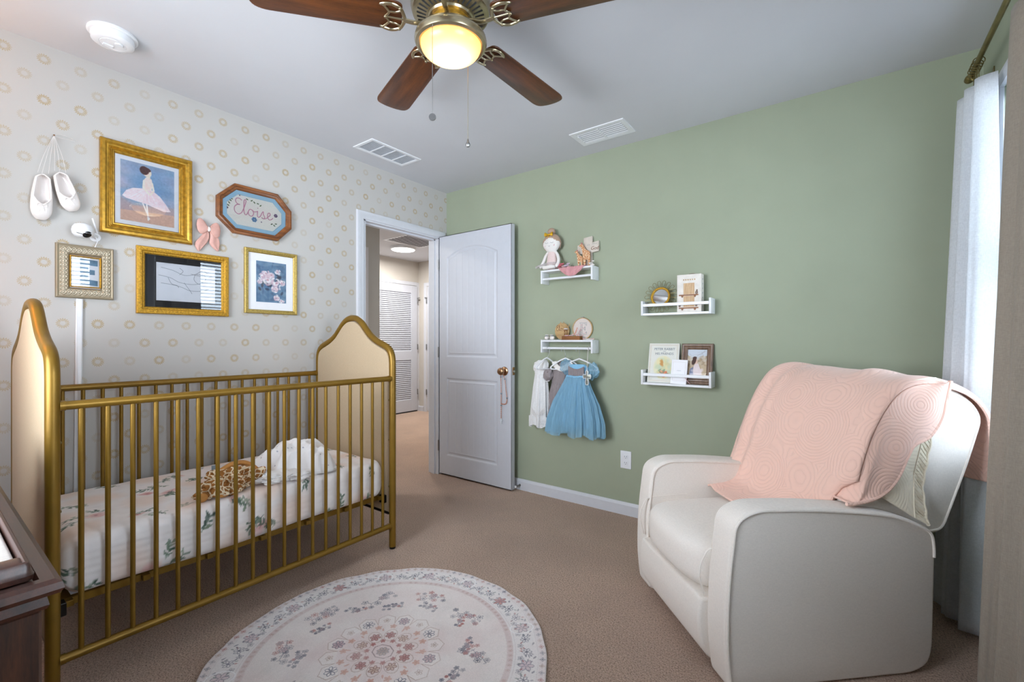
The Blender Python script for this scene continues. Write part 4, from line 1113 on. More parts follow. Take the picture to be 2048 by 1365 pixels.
bm = B(); tube(bm, catmull([(.625, -2.01, TOP + .085), (.62, -1.96, TOP + .105), (.615, -1.91, TOP + .10), (.625, -1.875, TOP + .075), (.65, -1.86, TOP + .05)], 6), .018, 12, flat=.6); obj('satin_edge', bm, M['giraffe_plain'], gy)
bm = B(); ball(bm, (.725, -2.115, TOP + .020), .021, 1, 1, .85, 3); ball(bm, (.725, -2.04, TOP + .014), .017, 1.2, 1.6, .7, 3); obj('nose', bm, M['giraffe_plain'], gy)
bm = B()
q = ball(bm, (.655, -1.872, TOP + .045), .03, .5, 1.5, .8, 3, Matrix.Rotation(.6, 3, 'X')); obj('ear', bm, M['giraffe'], gy)
bm = B(); rprism(bm, rect(-2.04, -2.015, TOP + .085, TOP + .115), lambda a, b, d: Vector((.61 + d, a, b)), 0, .003, .001, 1); obj('label_tag', bm, M['inkgrey'], gy)
mb = empty('muslin_blanket', (.60, -1.66, TOP), label='white dotted muslin blanket heaped on the crib sheet beside the giraffe toy', cat='blanket')
def heap(bm):
    cy_, cx_ = -1.64, .56
    def f(u, v):
        a = 2 * PI * u; rr = v
        R = .20 + .05 * math.sin(2 * a + 1) + .035 * math.sin(5 * a) + (.10 * max(0, math.cos(a - 2.75)) ** 6)
        x = cx_ + R * .72 * rr * math.cos(a + .0) ; y = cy_ + R * .95 * rr * math.sin(a)
        h = .125 * max(0, 1 - rr ** 2.4) ** .75
        n = mnoise.noise(Vector((x * 9, y * 9, 1.3))) * .022 + mnoise.noise(Vector((x * 30, y * 24, 4.3))) * .022 + abs(math.sin(x * 46 + y * 30 + 5 * mnoise.noise(Vector((x * 8, y * 8, 0))))) * .014
        z = TOP + .004 + max(0, h + n * min(1, (1 - rr) * 4))
        return (min(x, .775), y, z)
    grid(bm, f, 120, 60, closed_u=True)
bm = B(); heap(bm); o = obj('blanket_cloth', bm, M['muslin'], mb); solid(o, .003)
bm = B(); lump(bm, (.70, -1.80, TOP + .022), (.05, .085, .026), 1.7, .45, 12, 4, z0=TOP + .003); lump(bm, (.735, -1.70, TOP + .014), (.035, .06, .022), 6.1, .4, 10, 4, z0=TOP + .002)
obj('blanket_fold', bm, M['muslin'], mb)
# ================================================================ RUG
RCX, RCY, RR = 1.4507, -1.788, .60
cv = Canvas(1.24, 1.24, .0016, (232, 224, 220)); C0 = .62; r = random.Random(11)
v1 = cv.noise(.012, .05, 5)
w = cv.noise(.006, .012, 6)
for k in range(80):
    a = r.random() * 6.28; d = r.random() * .45; cv.blob(C0 + d * math.cos(a), C0 + d * math.sin(a), .09, .035, (226, 206, 204), r.random() * 3, .9, .25)
DK = (98, 98, 112); RD = (172, 108, 104); OR = (204, 150, 132); GY = (140, 136, 144); TN = (176, 150, 138)
def ringp(cx, cy, rx, ry, rot, col, wd=.0018, n=14, al=.85):
    p = [(cx + rx * math.cos(t) * math.cos(rot) - ry * math.sin(t) * math.sin(rot), cy + rx * math.cos(t) * math.sin(rot) + ry * math.sin(t) * math.cos(rot)) for t in [2 * PI * k / n for k in range(n + 1)]]
    cv.line(p, wd, col, al)
def rflower(x, y, s, col, n=6, fill=None, rot=0, al=.85):
    for k in range(n):
        a = rot + 2 * PI * k / n; px, py = x + s * .55 * math.cos(a), y + s * .55 * math.sin(a)
        if fill: cv.blob(px, py, s * .38, s * .26, fill, a, .3, .7)
        ringp(px, py, s * .4, s * .26, a, col, al=al)
    cv.blob(x, y, s * .2, s * .2, fill or col, 0, .3, .8)
def rleaf(x, y, L, rot, col, al=.75): cv.leaf(x + L * .5 * math.cos(rot), y + L * .5 * math.sin(rot), L, L * .4, rot, col, al)
def rsprig(x, y, s, rot, hue):
    cs = [DK, GY, hue]
    path = [(x, y)]; a = rot
    for k in range(4): a += r.uniform(-.4, .4); path.append((path[-1][0] + s * .32 * math.cos(a), path[-1][1] + s * .32 * math.sin(a)))
    cv.line(path, .002, DK, .8)
    for k, p in enumerate(path):
        for sd in (1, -1):
            aa = a + sd * r.uniform(.7, 1.4); d = s * r.uniform(.18, .34); rleaf(p[0], p[1], d * .45, aa, r.choice(cs), .5)
            if r.random() < .85: rflower(p[0] + d * math.cos(aa), p[1] + d * math.sin(aa), s * r.uniform(.11, .19), r.choice([DK, DK, GY, RD]), r.choice([5, 6]), hue if r.random() < .15 else None, r.random() * 3, .7)
    rflower(path[2][0], path[2][1], s * .20, DK, 6, (206, 176, 178), r.random(), .7)
# outer border and bands
def band(r0, r1, col, al, n=400):
    X, Y = np.meshgrid(cv.x, cv.y); d = np.hypot(X - C0, Y - C0); m = np.clip((d - r0) / .002, 0, 1) * np.clip((r1 - d) / .002, 0, 1) * al
    cv.a = cv.a * (1 - m[..., None]) + np.array(col) / 255 * m[..., None]
band(.462, .602, (232, 228, 227), .75); band(.572, .598, (222, 210, 210), .7); band(.455, .478, (212, 190, 188), .75); band(.484, .487, (150, 130, 136), .45); band(.567, .570, (150, 130, 136), .5); band(.4535, .456, (170, 140, 140), .6); band(.594, .602, (206, 196, 194), .8)
for k in range(120):
    a = 2 * PI * k / 120
    for rad, s in ((.4665, .0075),):
        if r.random() < .8: ringp(C0 + rad * math.cos(a), C0 + rad * math.sin(a), s, s * .7, a, TN, .0014, 6, .7); cv.blob(C0 + rad * math.cos(a), C0 + rad * math.sin(a), .003, .003, RD, 0, .3, .4)
for k in range(110):
    a = 2 * PI * k / 110
    rflower(C0 + .584 * math.cos(a), C0 + .584 * math.sin(a), .010, r.choice([GY, TN, RD, DK]), 4, None, a, .55)
for k in range(48):
    a = 2 * PI * (k + .5) / 48; x, y = C0 + .527 * math.cos(a), C0 + .527 * math.sin(a); big = k % 3 == 0
    rflower(x, y, .030 if big else .019, DK if k % 2 else (112, 110, 126), 6, (RD if k % 4 == 0 else (206, 184, 190)) if big else None, a, .85)
    for q in range(7):
        aa = r.random() * 6.28; d = r.uniform(.022, .036); rleaf(x + d * .6 * math.cos(aa), y + d * .6 * math.sin(aa), .015, aa, r.choice([DK, GY, RD, (120, 130, 124)]), .7)
    if k % 6 == 3: ringp(x, y, .046, .034, a, (246, 246, 248), .004, 16, .9)
    a2 = a + PI / 48; rleaf(C0 + .55 * math.cos(a2), C0 + .55 * math.sin(a2), .018, a2 + 1, DK, .6); rflower(C0 + .505 * math.cos(a2), C0 + .505 * math.sin(a2), .012, GY, 5, None, a2, .7)
# scattered sprigs
for k in range(10):
    a = 2 * PI * k / 10 + .2; rsprig(C0 + .385 * math.cos(a), C0 + .385 * math.sin(a), .088, a + 2, RD if k % 2 else GY)
for k in range(12):
    a = 2 * PI * k / 12 + .45; rsprig(C0 + .292 * math.cos(a), C0 + .292 * math.sin(a), .055, a + 1.3, GY)
# medallion
n = 16
for k in range(n):
    a = 2 * PI * k / n; t = PI / n
    tip = (C0 + .222 * math.cos(a), C0 + .222 * math.sin(a)); l = (C0 + .165 * math.cos(a - t), C0 + .165 * math.sin(a - t)); q = (C0 + .165 * math.cos(a + t), C0 + .165 * math.sin(a + t))
    ml = (C0 + .205 * math.cos(a - t * .8), C0 + .205 * math.sin(a - t * .8)); mq = (C0 + .205 * math.cos(a + t * .8), C0 + .205 * math.sin(a + t * .8))
    cv.poly([l, ml, tip, mq, q], (238, 232, 228), .5); cv.line([l, ml, tip, mq, q], .0022, TN, .85)
    if k % 2 == 0: rflower(C0 + .180 * math.cos(a), C0 + .180 * math.sin(a), .024, DK, 7, (186, 150, 156) if k % 4 else None, a, .95)
    else: rflower(C0 + .185 * math.cos(a), C0 + .185 * math.sin(a), .014, TN, 5, None, a, .7)
    a += t; rflower(C0 + .145 * math.cos(a), C0 + .145 * math.sin(a), .014, OR, 5, OR, a, .6)
for k in range(10):
    a = 2 * PI * k / 10; x, y = C0 + .092 * math.cos(a), C0 + .092 * math.sin(a)
    ringp(x, y, .034, .024, a, TN, .0022); rflower(x, y, .021, (128, 86, 82), 6, RD if k % 3 else (200, 170, 150), a, .9)
    a += PI / 10; rflower(C0 + .060 * math.cos(a), C0 + .060 * math.sin(a), .010, RD, 5, RD, a, .8)
    rleaf(C0 + .118 * math.cos(a), C0 + .118 * math.sin(a), .02, a, OR, .7)
ringp(C0, C0, .042, .034, .4, (120, 90, 90), .0026, 8); rflower(C0, C0, .024, GY, 8, TN, 0, .9)
X, Y = np.meshgrid(cv.x, cv.y); rs = np.random.default_rng(2); fade = np.clip(v1 * .12 + .2, 0, .45)[..., None]
cv.a = cv.a * (1 - fade) + np.array([230, 220, 217]) / 255 * fade
cv.a = np.clip(cv.a + rs.standard_normal(cv.a.shape[:2])[..., None] * .018, 0, 1)
NR, NA = 330, 1900
rad = np.concatenate([np.linspace(.0005, .598, NR), [.6, .6]]); zz = np.concatenate([np.full(NR, .009), [.007, .001]])
an = np.linspace(0, 2 * PI, NA + 1)
Rg, Ag = np.meshgrid(rad, an, indexing='ij'); wav = 1 + .006 * np.sin(Ag * 7) * (Rg / .6) ** 8 + .003 * np.sin(Ag * 23) * (Rg / .6) ** 8
ROT = .35
Xg, Yg = Rg * wav * np.cos(Ag), Rg * wav * np.sin(Ag)
Zg = np.repeat(zz[:, None], NA + 1, 1) + np.abs(np.sin(Ag * 9 + 1)) * .003 * (Rg / .6) ** 14
cl = cv.sample(C0 + Rg * np.cos(Ag + ROT), C0 + Rg * np.sin(Ag + ROT))
grid_obj('round_rug', np.stack([Xg + RCX, Yg + RCY, Zg + .001], -1), cl, M['paint_rug'], None, label='round pale pink rug with faded floral medallion and border on the beige carpet', cat='rug')
# ================================================================ ARMCHAIR
CH = empty('recliner_armchair', (2.251, -.988, 0), math.atan2(.6898, .7243), label='cream upholstered recliner armchair with a pink quilt thrown over its back', cat='armchair')
PV = lambda a, b, d: Vector((a, d, b))      # a = front to back, b = up, d = across
arm_prof = round_poly([(.012, .004), (-.004, .14), (.000, .34), (.028, .560), (.10, .597), (.30, .592), (.52, .570), (.64, .550), (.768, .492), (.778, .43), (.768, .09), (.752, .030), (.69, .004)],
                      [.03, .12, .12, .06, .07, .2, .2, .1, .035, .05, .03, .03, .04], 7)
for s in (-1, 1):
    bm = B(); a, b = (s * .358, s * .252)
    rprism(bm, arm_prof, PV, min(a, b), max(a, b), .012, 4)
    arm = obj('armrest', bm, M['linen'], CH, local=True, ang=.9)
    for d in (a, b):
        bm = B(); ins = inset(arm_prof, .009); k0 = int(len(ins) * .0)
        sel = [(x, z) for x, z in ins if z > .04 or x < .1]
        m_ = .0 if d == a else .0
        pts = [(x, d + (-.0005 if d < (a + b) / 2 else .0005), z) for x, z in ins if not (z < .2 and x > .1)]
        st = max(range(len(pts)), key=lambda i: math.dist(pts[i - 1], pts[i])); pts = pts[st:] + pts[:st]
        tube(bm, pts, .0048, 8); obj('piping', bm, M['linen'], arm, local=True)
# base box, footrest front, seat cushion
bm = B(); box(bm, .05, .72, -.255, .255, .06, .33, .01, 2); obj('seat_base', bm, M['linen'], CH, local=True)
def cushion(bm, u0, u1, v0, v1, z0, z1, crown, front, nx=30, ny=26, p=5):
    def f(a, b):
        th = 2 * PI * a; ph = PI * (b - .5)
        cx, sx = math.cos(th), math.sin(th); e = lambda t, q: math.copysign(abs(t) ** q, t)
        x = e(cx, 2 / p) * e(math.cos(ph), 2 / p); y = e(sx, 2 / p) * e(math.cos(ph), 2 / p); z = e(math.sin(ph), 2 / p)
        k = (1 - x * x) * (1 - y * y)
        X = (u0 + u1) / 2 + x * (u1 - u0) / 2 - (front * (1 - y * y) * (1 - z * z * .6) if x < -.6 else 0)
        return (X, (v0 + v1) / 2 + y * (v1 - v0) / 2, (z0 + z1) / 2 + z * (z1 - z0) / 2 + (crown * k if z > 0 else 0))
    grid(bm, f, nx * 4, ny * 2, closed_u=True); bmesh.ops.remove_doubles(bm, verts=bm.verts[:], dist=1e-5)
bm = B(); cushion(bm, -.022, .60, -.250, .250, .243, .432, .022, .022)
seat = obj('seat_cushion', bm, M['linen'], CH, local=True, ang=1.2)
for s in (-1, 1):
    bm = B(); tube(bm, catmull([(-.012, s * .2535, .262), (-.03, s * .2525, .34), (-.012, s * .2525, .40), (.03, s * .2535, .428), (.2, s * .254, .434)], 7), .0035, 6); obj('seam', bm, M['linen'], seat, local=True)
bm = B()
fp = round_poly([(-.024, .250), (-.036, .17), (-.022, .075), (.02, .03), (.06, .03), (.06, .250)], [.012, .08, .08, .03, .01, .01], 6)
rprism(bm, fp, PV, -.2495, .2495, .012, 4); obj('footrest_panel', bm, M['linen'], CH, local=True, ang=.9)
# back
back_prof = round_poly([(.47, .38), (.505, .58), (.560, .78), (.632, .915), (.715, .977), (.80, .993), (.925, .975), (1.01, .925), (1.047, .862), (.985, .69), (.89, .475), (.865, .452), (.76, .44)],
                       [.04, .1, .1, .08, .06, .06, .08, .06, .05, .2, .03, .03, .1], 6)
bm = B(); rprism(bm, back_prof, PV, -.302, .302, .022, 5)
bk = obj('backrest', bm, M['linen'], CH, local=True, ang=.9)
for s in (-1, 1):
    bm = B(); ins = inset(back_prof, .017); tube(bm, [(x, s * .3015, z) for x, z in ins], .0046, 8, closed=True); obj('piping', bm, M['linen'], bk, local=True)
bm = B(); lathe(bm, [(0, .002), (.24, .002), (.25, .012), (.24, .03), (.12, .05), (0, .055)], (.38, 0, 0), 36); obj('swivel_base', bm, M['black'], CH, local=True)
# quilt thrown over the back --------------------------------------------------------
QT = empty('pink_quilt', (2.251, -.988, 0), math.atan2(.6898, .7243), label='pink quilted throw with cream lining draped over the armchair back', cat='throw blanket')
QP = catmull([(.30, .462, 0), (.38, .470, 0), (.445, .50, 0), (.487, .60, 0), (.540, .775, 0), (.605, .905, 0), (.68, .985, 0), (.78, 1.014, 0), (.90, 1.000, 0), (1.00, .957, 0), (1.062, .885, 0), (1.074, .80, 0), (1.076, .70, 0), (1.076, .62, 0)], 10)
LQ = len(QP)
def qpt(s):
    t = s * (LQ - 1); i = min(int(t), LQ - 2); return QP[i].lerp(QP[i + 1], t - i)
def quilt_f(u, v):
    # u across (0 near edge .. 1 far edge), v along the drape (0 front hem .. 1 rear hem)
    p = qpt(v)
    crest = .52
    near = float(np.interp(p.y, [.50, .585, .635, .66], [-.235, -.245, -.27, -.318])) if v < crest else -.318
    far = .335 + .03 * (.3 - v) if v < .3 else (.335 if v < .55 else .335 - .05 * min(1, (v - .55) / .2))
    y = near + (far - near) * u
    q0 = qpt(max(0, v - .01)); q1 = qpt(min(1, v + .01)); t = (q1 - q0).normalized(); n = Vector((-t.y, t.x, 0))
    fold = 0
    if v < .6:
        fold += .020 * math.exp(-((u - .93) / .035) ** 2) * (1 - abs(v - .25) * 1.2) + .011 * math.exp(-((u - .80) / .03) ** 2)
        fold += .006 * math.exp(-(u / .05) ** 2) * min(1, max(0, .55 - v) * 3)
    fold += .012 * math.exp(-((u - .70) / .10) ** 2) * math.exp(-((v - .52) / .08) ** 2) + .018 * math.exp(-((u - .97) / .06) ** 2) * math.exp(-((v - .5) / .1) ** 2)
    fold -= .0 ; fold += .004 * math.sin(u * 9 + v * 6)
    fold += .016 * math.exp(-((u - .30) / .07) ** 2) * math.exp(-((v - .53) / .07) ** 2)
    if v > .72: fold += .006 * (1 + math.sin(u * 24)) * (v - .72) / .28
    x, z = p.x + n.x * fold, p.y + n.y * fold
    if u < .07: fold_d = .022 * (1 - u / .07) ** 2; x -= n.x * fold_d; z -= n.y * fold_d
    if u > .97: z -= (u - .97) * .6; y += 0
    return (x, y, z)
bm = B(); grid(bm, quilt_f, 90, 120); o = obj('quilt_top', bm, M['quilt'], QT, local=True, ang=1.5); solid(o, .008, 1)
# far edge hanging over the far side
def hang_f(a, b):
    v = .10 + .50 * a; base = quilt_f(.985, v); d = b
    return (base[0] - .012 * d * math.sin(a * 9) - .02 * d * (1 - a), base[1] + .012 + .018 * math.sin(d * PI * .8) + .006 * math.sin(a * 22) * d, base[2] - .13 * d * math.sin(min(1, a * 1.4) * PI * .5))
bm = B(); grid(bm, hang_f, 50, 14); o = obj('side_drop', bm, M['quilt'], QT, local=True, ang=1.5); solid(o, .007)
# where the throw turns round the near edge of the back: outer pink hem and inner cream hem, both as (depth, height)
def along(pts, t):
    q = t * (len(pts) - 1); i = min(int(q), len(pts) - 2); return Vector(pts[i]).lerp(Vector(pts[i + 1]), q - i)
E_CURVE = [(p.x, p.y) for p in catmull([(.455, .585, 0), (.545, .598, 0), (.605, .625, 0), (.652, .672, 0), (.692, .742, 0), (.722, .782, 0), (.782, .808, 0), (.828, .862, 0), (.850, .93, 0), (.868, 1.004, 0)], 8)]
H_CURVE = [(p.x, p.y) for p in catmull([(.752, .505, 0), (.768, .58, 0), (.79, .68, 0), (.815, .80, 0), (.832, .90, 0), (.856, 1.000, 0)], 10)]
def prof_pt(z_t):
    """point of the drape path between the arm and the crest, 0..1"""
    return qpt(.255 + (.565 - .255) * z_t)
def pink_wrap(u, v):
    a = quilt_f(0, .20 + (.575 - .20) * v); e = along(E_CURVE, v); x, z = a[0] + (e.x - a[0]) * u, a[2] + (e.y - a[2]) * u
    w = min(1, u * 4); w = w * w * (3 - 2 * w); y = a[1] * (1 - w) + w * (-.324 - .010 * math.sin(u * PI * .6) - .004 * math.sin(u * 7 + v * 5))
    if z < .64: z = max(z, (float(np.interp(x, [.3, .52, .64, .765], [.600, .578, .558, .50])) + .004) * min(1, max(0, (-y - .238) / .012)))
    return (x, y, z)
bm = B(); grid(bm, pink_wrap, 40, 80); o = obj('side_fold', bm, M['quilt'], QT, local=True, ang=1.5); solid(o, .006)
def lin_f(u, v):
    a = prof_pt(v * .99); h = along(H_CURVE, v); x, z = a.x + .02 + (h.x - a.x - .02) * u, a.y + (h.y - a.y) * u
    y = -.3075 - .004 * math.sin(u * 3) - .002 * math.sin(v * 60) * (u > .86)
    if v < .3:
        k = (1 - v / .3); top = float(np.interp(x, [.3, .52, .64, .765, .9], [.600, .578, .558, .50, .45])) + .005
        z = max(z, top); y -= .045 * k * u
    return (x, y, z)
bm = B(); grid(bm, lin_f, 50, 90); o = obj('cream_lining', bm, M['quilt_lining'], QT, local=True, ang=1.5, label='cream quilted lining'); solid(o, .004)
bm = B(); tube(bm, [Vector(lin_f(1, k / 40)) for k in range(41)], .006, 8); tube(bm, [Vector(lin_f(.80, k / 40)) - Vector((0, .002, 0)) for k in range(41)], .0022, 6)
obj('binding', bm, M['quilt_lining'], QT, local=True, label='cream binding')
bm = B()
for k in range(38):
    v = .01 + .97 * k / 37; tube(bm, [Vector(lin_f(.82, v)) - Vector((0, .002, 0)), Vector(lin_f(.98, v)) - Vector((0, .003, 0))], .0018, 5)
obj('ribbed_border', bm, M['quilt_lining'], QT, local=True, label='cream ribbed border')
bm = B(); tube(bm, [Vector(pink_wrap(1, k / 60)) for k in range(61)], .0065, 8); tube(bm, [Vector(quilt_f(0, .565 + .435 * k / 40)) for k in range(41)], .006, 8); obj('edge_roll', bm, M['quilt'], QT, local=True)
# ================================================================ DRESSER (lower left foreground)
dx0, dx1, dy0, dy1, dz = .74, 1.985, -3.30, -2.745, .845
dr = empty('dresser', ((dx0 + dx1) / 2, (dy0 + dy1) / 2, 0), label='dark mahogany dresser with moulded top in the lower left corner', cat='dresser')
bm = B(); pr = [(0, -.034), (-.024, -.033), (-.026, -.028), (-.024, -.018), (-.034, -.014), (-.038, -.008), (-.036, 0), (-.030, .004), (-.018, .004), (-.014, 0), (0.03, 0)]
rings = []
for i, h in pr:
    rings.append([bm.verts.new((x, y, dz + h)) for x, y in inset(rect(dx0, dx1, dy0 + .0, dy1), i)])
for q in range(len(rings) - 1):
    for k in range(4): bm.faces.new((rings[q][k], rings[q][(k + 1) % 4], rings[q + 1][(k + 1) % 4], rings[q + 1][k]))
bm.faces.new(rings[0][::-1]); bm.faces.new(rings[-1])
for v in bm.verts: v.co.y = max(v.co.y, YN + .003)
obj('moulded_top', bm, M['dresser'], dr, ang=.5)
bm = B(); box(bm, dx0 + .005, dx1 + .022, dy0 + .01, dy1 + .020, .09, dz - .033, .003, 1); obj('carcass', bm, M['dresser_side'], dr, ang=.4)
for x in (dx0 + .03, dx1 - .03):
    for y in (dy0 + .04, dy1 - .05):
        bm = B(); lathe(bm, [(0, .09), (.026, .09), (.028, .075), (.018, .06), (.024, .04), (.016, .0), (0, 0)], (x, y, 0), 18); obj('leg', bm, M['dresser'], dr)
PD = lambda a, b, d: Vector((a, dy1 + .020 + d, b))
for r_ in range(3):
    z0 = .12 + r_ * .228
    for c_ in range(2):
        a0 = dx0 + .03 + c_ * .60; a1 = a0 + .585
        bm = B(); rprism(bm, rect(a0, a1, z0, z0 + .212), PD, -.002, .004, .002, 2); dw = obj('drawer', bm, M['dresser'], dr)
# changing tray with cream pad on the dresser
tx0, tx1, ty0, ty1 = .86, 2.000, -3.27, -2.731
tr = empty('changing_tray', ((tx0 + tx1) / 2, (ty0 + ty1) / 2, dz + .004), label='dark wooden changing tray with rolled rim sitting on the dresser', cat='changing tray')
bm = B(); box(bm, tx0 + .02, tx1 - .02, ty0 + .02, ty1 - .02, dz + .005, dz + .011); obj('tray_base', bm, M['dresser'], tr, smooth=False)
bm = B(); frame_poly(bm, round_poly(rect(tx0, tx1, ty0, ty1), .008, 3), [(0, 0), (-.001, .006), (.001, .009), (.002, .012), (.002, .017), (.004, .021), (.007, .022), (.009, .020), (.010, .014), (.010, 0)], lambda a, b, d: Vector((a, b, dz + .005 + d)))
box(bm, tx1 - .040, tx1 - .006, ty0 + .006, ty1 - .006, dz + .005, dz + .026, .006, 3)
obj('tray_rim', bm, M['dresser'], tr, ang=.7)
bm = B(); rprism(bm, round_poly(rect(tx0 + .013, tx1 - .042, ty0 + .013, ty1 - .012), .006, 3), lambda a, b, d: Vector((a, b, d)), dz + .012, dz + .022, .004, 3)
obj('changing_pad', bm, M['linen'], None, label='flat cream changing pad lying inside the wooden tray', cat='changing pad')
# floor lamp in the corner beyond the left edge of the picture
lx, ly = .235, -2.99
fl = empty('floor_lamp', (lx, ly, 0), label='floor lamp with glowing warm fabric shade standing beside the dresser', cat='floor lamp')
bm = B(); lathe(bm, [(0, 0), (.13, 0), (.135, .008), (.13, .018), (.03, .026), (.012, .04), (.009, .06), (.009, 1.66), (.016, 1.68), (.0, 1.70)], (lx, ly, 0), 28); obj('lamp_stand', bm, M['brassrod'], fl)
bm = B(); lathe(bm, [(.150, 1.66), (.110, 1.92), (.108, 1.92), (.148, 1.66)], (lx, ly, 0), 36); bm2 = None; obj('lamp_shade', bm, M['shade_lit'], fl)
bm = B(); ball(bm, (lx, ly, 1.76), .03, 1, 1, 1.3, 3); tube(bm, [(lx, ly, 1.69), (lx, ly, 1.74)], .014, 12); obj('bulb', bm, emissive('warm_bulb', (1, .75, .5, 1), 2), fl)
point_light('floor_lamp_bulb', (lx, ly, 1.80), 3.6, (1, .68, .36), .05)
# ================================================================ PICTURES AND ORNAMENTS ON THE WALLPAPERED WALL
FR = {'wide': [(0, 0), (0, .020), (.006, .026), (.016, .027), (.024, .021), (.030, .020), (.033, .016), (.036, .018), (.039, .014), (.042, .016), (.046, .012), (.050, .013), (.053, .008), (.056, .006), (.056, 0)],
      'slim': [(0, 0), (0, .014), (.004, .018), (.010, .018), (.013, .014), (.018, .015), (.022, .010), (.024, .006), (.024, 0)],
      'ornate': [(0, 0), (0, .016), (.004, .021), (.012, .023), (.020, .022), (.025, .016), (.030, .015), (.034, .010), (.036, .006), (.036, 0)]}
def rect_frame(y0, y1, z0, z1, prof, P=PL):
    bm = B(); frame_poly(bm, rect(y0, y1, z0, z1), prof, P); return bm
def glass_of(poly, d, P=PL):
    bm = B(); bm.faces.new([bm.verts.new(P(x, y, d)) for x, y in poly]); return bm
def sheet_of(poly, d0, d1, P=PL): bm = B(); flat(bm, poly, P, d0, d1); return bm
# --- dancer picture
y0, y1, z0, z1 = -2.286, -1.918, 1.657, 2.101
pf = empty('framed_picture', (0, (y0 + y1) / 2, z0), label='large gold frame with a dancer in a white skirt on blue', cat='picture')
obj('frame_moulding', rect_frame(y0, y1, z0, z1, FR['wide']), M['goldframe'], pf, ang=.35)
obj('mat_board', sheet_of(rect(y0 + .05, y1 - .05, z0 + .05, z1 - .05), .002, .004), M['mat_white'], pf, smooth=False)
py0, py1, pz0, pz1 = y0 + .076, y1 - .076, z0 + .076, z1 - .076; W_, H_ = py1 - py0, pz1 - pz0
cv = Canvas(W_, H_, .0012, (150, 160, 178))
Yg_, Xg_ = np.meshgrid(cv.y / H_, cv.x / W_, indexing='ij')
def mixc(a, b, t): return np.array(a) / 255 * (1 - t[..., None]) + np.array(b) / 255 * t[..., None]
cv.a = mixc((168, 150, 152), (146, 158, 176), np.clip(Yg_ * 2.2 - .5, 0, 1)); cv.a = np.where((Yg_ < .17 + .04 * Xg_)[..., None], np.array([192, 162, 146]) / 255, cv.a)
r = random.Random(5)
for k in range(60): cv.blob(r.random() * W_, H_ * (.35 + .65 * r.random()), .05, .018, r.choice([(108, 150, 184), (176, 170, 186), (136, 150, 176), (120, 162, 190)]), r.uniform(-.5, .5), .9, .35)
cv.blob(W_ * .5, H_ * .68, .07, .06, (104, 152, 188), 0, .9, .5)
sx = lambda u, v: (u * W_, v * H_)
cv.line([sx(.40, .33), sx(.52, .08)], .006, (226, 216, 214)); cv.line([sx(.47, .33), sx(.50, .06)], .006, (232, 222, 220)); cv.line([sx(.30, .25), sx(.52, .12)], .010, (160, 140, 140), .4)
sk = [sx(.03, .40), sx(.10, .50), sx(.22, .56), sx(.40, .585), sx(.58, .58), sx(.72, .50), sx(.84, .38), sx(.93, .27), sx(.80, .25), sx(.62, .29), sx(.45, .33), sx(.25, .35), sx(.10, .37)]
cv.poly(sk, (222, 204, 206), .95)
for k in range(46):
    u = .06 + .84 * k / 46; cv.line([sx(.48, .60), sx(u, .40 - .14 * max(0, u - .3) + .02 * math.sin(k))], .0028, r.choice([(236, 224, 224), (208, 184, 190), (228, 214, 216)]), .35)
cv.poly([sx(.40, .56), sx(.42, .74), sx(.46, .79), sx(.56, .77), sx(.58, .70), sx(.56, .57)], (228, 202, 196)); cv.poly([sx(.47, .78), sx(.48, .84), sx(.53, .84), sx(.54, .78)], (232, 206, 194))
cv.blob(*sx(.475, .875), .018, .024, (232, 204, 190), .2, .15); cv.blob(*sx(.425, .895), .018, .021, (84, 54, 56), .2, .15); cv.blob(*sx(.47, .92), .017, .010, (84, 54, 56), -.3, .15)
cv.line([sx(.42, .72), sx(.41, .60), sx(.52, .50)], .009, (232, 208, 198)); cv.line([sx(.57, .70), sx(.60, .58), sx(.54, .50)], .008, (230, 206, 196)); cv.blob(*sx(.46, .875), .0022, .0016, (90, 60, 60)); cv.blob(*sx(.505, .87), .0022, .0016, (90, 60, 60)); cv.line([sx(.48, .85), sx(.50, .85)], .0016, (190, 110, 110))
cv.noise(.014, .006, 3)
cv.a = np.clip(cv.a * 1.16 + .02, 0, 1)
canvas_obj('print', cv, PL, py0, pz0, .0045, M['paint'], pf)
obj('glass', glass_of(rect(y0 + .05, y1 - .05, z0 + .05, z1 - .05), .0065), M['glass'], pf, smooth=False)
# --- octagonal name embroidery
oc = [(-1.712, 2.043), (-1.470, 2.043), (-1.386, 1.955), (-1.386, 1.846), (-1.470, 1.757), (-1.716, 1.760), (-1.802, 1.840), (-1.802, 1.955)][::-1]
of = empty('framed_picture', (0, -1.594, 1.757), label='octagonal wooden frame with pale blue mat around the pink embroidered name', cat='picture')
bm = B(); frame_poly(bm, oc, [(0, 0), (0, .022), (.003, .026), (.010, .028), (.014, .027), (.017, .023), (.028, .020), (.032, .014), (.033, 0)], PL); obj('frame_moulding', bm, M['oct_wood'], of, ang=.35)
bm = B(); frame_poly(bm, inset(oc, .030), [(0, .003), (0, .010), (.0225, .010), (.0255, .006), (.0255, .003)], PL); obj('blue_mat', bm, M['mat_blue'], of, ang=.35)
obj('embroidery_cloth', sheet_of(inset(oc, .05), .003, .005), fabric('embroidery_linen', rgb(242, 238, 230), .02, 1200, .3), of, smooth=False)
def script(word_strokes, a, b, s, d, r, P, name, mat, parent):
    bm = B()
    for st in word_strokes: tube(bm, [P(a + x * s, b + y * s, d) for x, y in [(p.x, p.y) for p in catmull([(x, y, 0) for x, y in st], 6)]], r, 6)
    return obj(name, bm, mat, parent)
